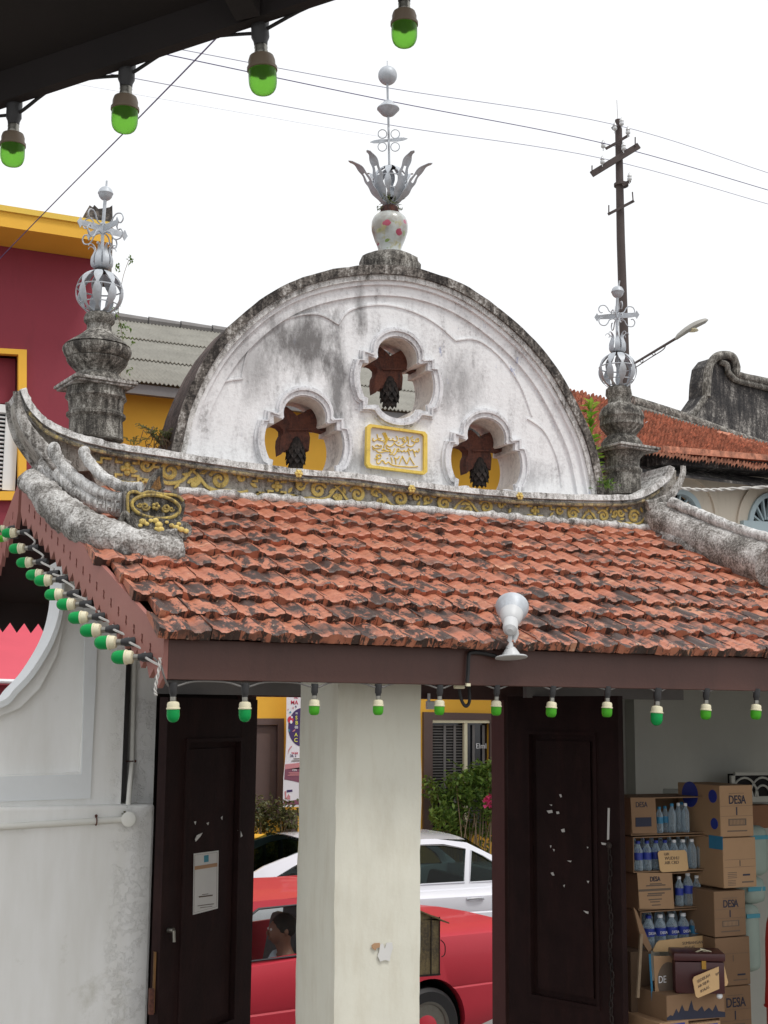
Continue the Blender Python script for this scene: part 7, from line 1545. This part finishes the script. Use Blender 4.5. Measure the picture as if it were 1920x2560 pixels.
# maroon chest with tag
CHr = Matrix.Rotation(radians(-27), 3, 'Z'); cp = PY(1742, 2428, 5.8); s_c = dep(cp)/FPX
CH = thing('donation_chest', 'small dark maroon lacquered chest standing on a carton', 'chest', cp)
hw, hd2, hh = 58*s_c, 40*s_c, 44*s_c
mb = MB(); mb.bev(cp-Vector((0, 0, 8*s_c)), (hw*2, hd2*2, hh*2-16*s_c), .005, CHr); mb.build('chest_body', m_maro, CH, True)
mb = MB(); mb.bev(cp+Vector((0, 0, hh-5*s_c)), (hw*2+.012, hd2*2+.012, 18*s_c), .006, CHr); mb.build('chest_lid', m_maro, CH, True)
mb = MB(); mb.box(cp+CHr @ Vector((.02, -hd2-.006, hh-22*s_c)), (.022, .008, .04), CHr); mb.build('clasp', m_brass, CH)
for sx, sy in ((-1, -1), (1, -1), (1, 1), (-1, 1)):
    mb = MB(); q = cp+CHr @ Vector((sx*hw*.8, sy*hd2*.75, -hh-.012)); mb.sphere(q, .016, 10); mb.build('round_foot', m_cap, CH, True)
mb = MB(); mb.tube(smooth([cp+Vector((-.03, -.03, hh+.006)), cp+Vector((0, -.05, hh+.02)), cp+Vector((.02, -.03, hh+.01)), cp+Vector((.05, -.06, hh+.008)), cp+Vector((.01, -.02, hh+.02))], 5), .003, 5); mb.build('string', m_cream, CH)
sign('cardboard_tag', 'tilted handwritten cardboard tag hung on the maroon chest', [(1731, 2444), (1810, 2411), (1822, 2462), (1741, 2497)], 5.8-.075*1.6, [('SEDEKAH', 1744, 2458, .020), ('AIR SEJUK', 1746, 2470, .017), ('IKHLAS', 1752, 2482, .018), ('RM', 1790, 2440, .018)], radians(20))
b1 = carton(1664, 2482, 1812, 2552, 5.76, .34, 'open topped carton with a dark blue skyline print below the chest', m_cardd); T, bd, F, pr, w, h = b1
sk = [(0, .22), (.06, .30), (.1, .26), (.16, .5), (.2, .34), (.26, .62), (.3, .4), (.36, .38), (.42, .75), (.46, .40), (.52, .34), (.6, .5), (.64, .3), (.72, .42), (.78, .28), (.84, .5), (.88, .26), (1, .2), (1, .02), (0, .12)]
mb = MB(); mb.plate([(F(u, v).x, F(u, v).z) for u, v in sk], [], lambda x, z: Vector((x, 5.7588, z)), lambda x, z: Vector((x, 5.761, z))); mb.build('skyline_print', m_ink, bd)
b2 = carton(1646, 2554, 1722, 2680, 5.75, .34, 'lower left carton with white capitals on blue, cut by the picture edge'); T, bd, F, pr, w, h = b2; pr(.10, .52, .86, .96, m_blue); textmesh('lettering', 'DES', F(.48, .62, .0022), (1, 0, 0), (0, 0, 1), .06, m_wp, bd, sx=.85, bold=.01)
b3 = carton(1724, 2556, 1802, 2680, 5.75, .34, 'lower middle carton with white capitals on blue, cut by the picture edge'); T, bd, F, pr, w, h = b3; pr(.04, .52, .9, .96, m_blue); textmesh('lettering', 'DESA', F(.48, .62, .0022), (1, 0, 0), (0, 0, 1), .06, m_wp, bd, sx=.8, bold=.01)
FC = thing('flattened_carton', 'upright flattened carton with a grey disc and two letters, left of the chest', 'carton', PY(1650, 2540, 5.86)); s_ = flap(FC, 1634, 2390, 1700, 2545, 5.86, m_card, 'sheet', 8)
mb = MB(); c = PY(1672, 2452, 5.858); r_ = 32*dep(c)/FPX; mb.plate([(c.x+r_*cos(t), c.z+1.35*r_*sin(t)) for t in [2*pi*k/28 for k in range(28)]], [], lambda x, z: Vector((x, 5.8588, z)), lambda x, z: Vector((x, 5.861, z))); mb.build('grey_disc', m_ink2, s_)
textmesh('lettering', 'DE', PY(1646, 2458, 5.857), (1, 0, 0), (0, 0, 1), .05, m_wp, s_, 'LEFT', sx=.8)
mb = MB(); mb.tube([PY(1624, 2385, 5.88), PY(1634, 2540, 5.88)], .006, 6); tag(mb.build('blue_strap', m_bluel), 'thin blue strap standing beside the flattened carton', 'strap')
mb = MB(); mb.box((0, 0, 0), (.008, .012, 1)); a, b = PY(1603, 2335, 5.9), PY(1594, 2494, 5.9)
ls = MB(); d = b-a; ls.box((a+b)/2, (d.length, .012, .016), d.to_track_quat('X', 'Z').to_matrix()); tag(ls.build('wooden_lath', m_twig), 'thin pale wooden lath leaning left of the cartons', 'lath')
LB = MB(); o = [PY(x, y, 5.94) for x, y in [(1584, 2268), (1592, 2278), (1630, 2372), (1622, 2380), (1604, 2352)]]; LB.plate([(p.x, p.z) for p in o], [], lambda x, z: Vector((x, 5.94, z)), lambda x, z: Vector((x, 5.955, z))); tag(LB.build('leaning_board', m_cardd), 'dark narrow board leaning against the lowest open carton', 'board')
c6 = carton(1580, 2378, 1632, 2640, 6., .3, 'dark carton in the shade beneath the leaning board', cardmat('dark_cardboard', srgb(96, 76, 58)))
for i, (x0, y0, x1, y1, lb) in enumerate(((1862, 2066, 1930, 2190, 'upper pale green sack with blue print at the right edge'), (1866, 2195, 1922, 2262, 'middle pale sack behind the right stack'), (1862, 2262, 1912, 2432, 'lower grey sack behind the right stack'))):
    Yk = 6.16; a = PY(x0, y0, Yk); b = PY(x1, y1, Yk); T = thing('sack', lb, 'sack', b, 'sacks behind the right stack'); mb = MB(); mb.bev(((a.x+b.x)/2, Yk+.12, (a.z+b.z)/2), (b.x-a.x, .24, a.z-b.z-.004), .045); 
    for j in range(len(mb.v)): mb.v[j] = tuple(Vector(mb.v[j])+rv()*.004)
    mb.build('sack_body', m_sack, T, True, 80); mb = MB(); mb.bx(a.x+.01, b.x-.02, Yk-.002, Yk+.002, a.z-.075, a.z-.052); mb.build('print_band', m_cyan, T)
mb = MB(); a = PY(1884, 2014, 6.28); b = PY(1945, 2070, 6.28); mb.bev(((a.x+b.x)/2, 6.36, (a.z+b.z)/2), (b.x-a.x, .12, a.z-b.z), .003); tag(mb.build('wooden_cabinet', paint('brown_plywood', srgb(120, 80, 50), .6, .1, 5)), 'brown plywood box under the vent ledge at the right edge', 'box')
a = PY(1884, 2001, 5.96); b = PY(1945, 2013, 5.96); mb = MB(); mb.bx(a.x, b.x, 6.24, 6.6, b.z, a.z); tag(mb.build('white_shelf', m_cap), 'white shelf board under the arched vent at the right edge', 'shelf')
T = thing('red_drum', 'red plastic drum cut by the lower right picture edge', 'drum', PY(1935, 2600, 5.65)); c = PY(1953, 2500, 5.65); mb = MB(); mb.lathe([(.05, .42), (.062, .38), (.07, .30), (.074, .1), (.082, .0), (.082, -.03), (.075, -.04), (.078, -.3), (.085, -.33)], c, 26); mb.build('drum_body', m_redp, T, True, 30); mb = MB(); mb.tube(ringpath(c-Vector((0, 0, .03)), .084, (0, 0, 1)), .005, 6, closed=True); mb.build('drum_hoop', m_redp, T, True)
# unseen wall added on the right to darken the alcove
mb = MB(); mb.bx(6.25, 6.42, 4.98, YA-.201, .14, ZB+.3); mb.build('added_shade_wall', m_roompaint, GH)
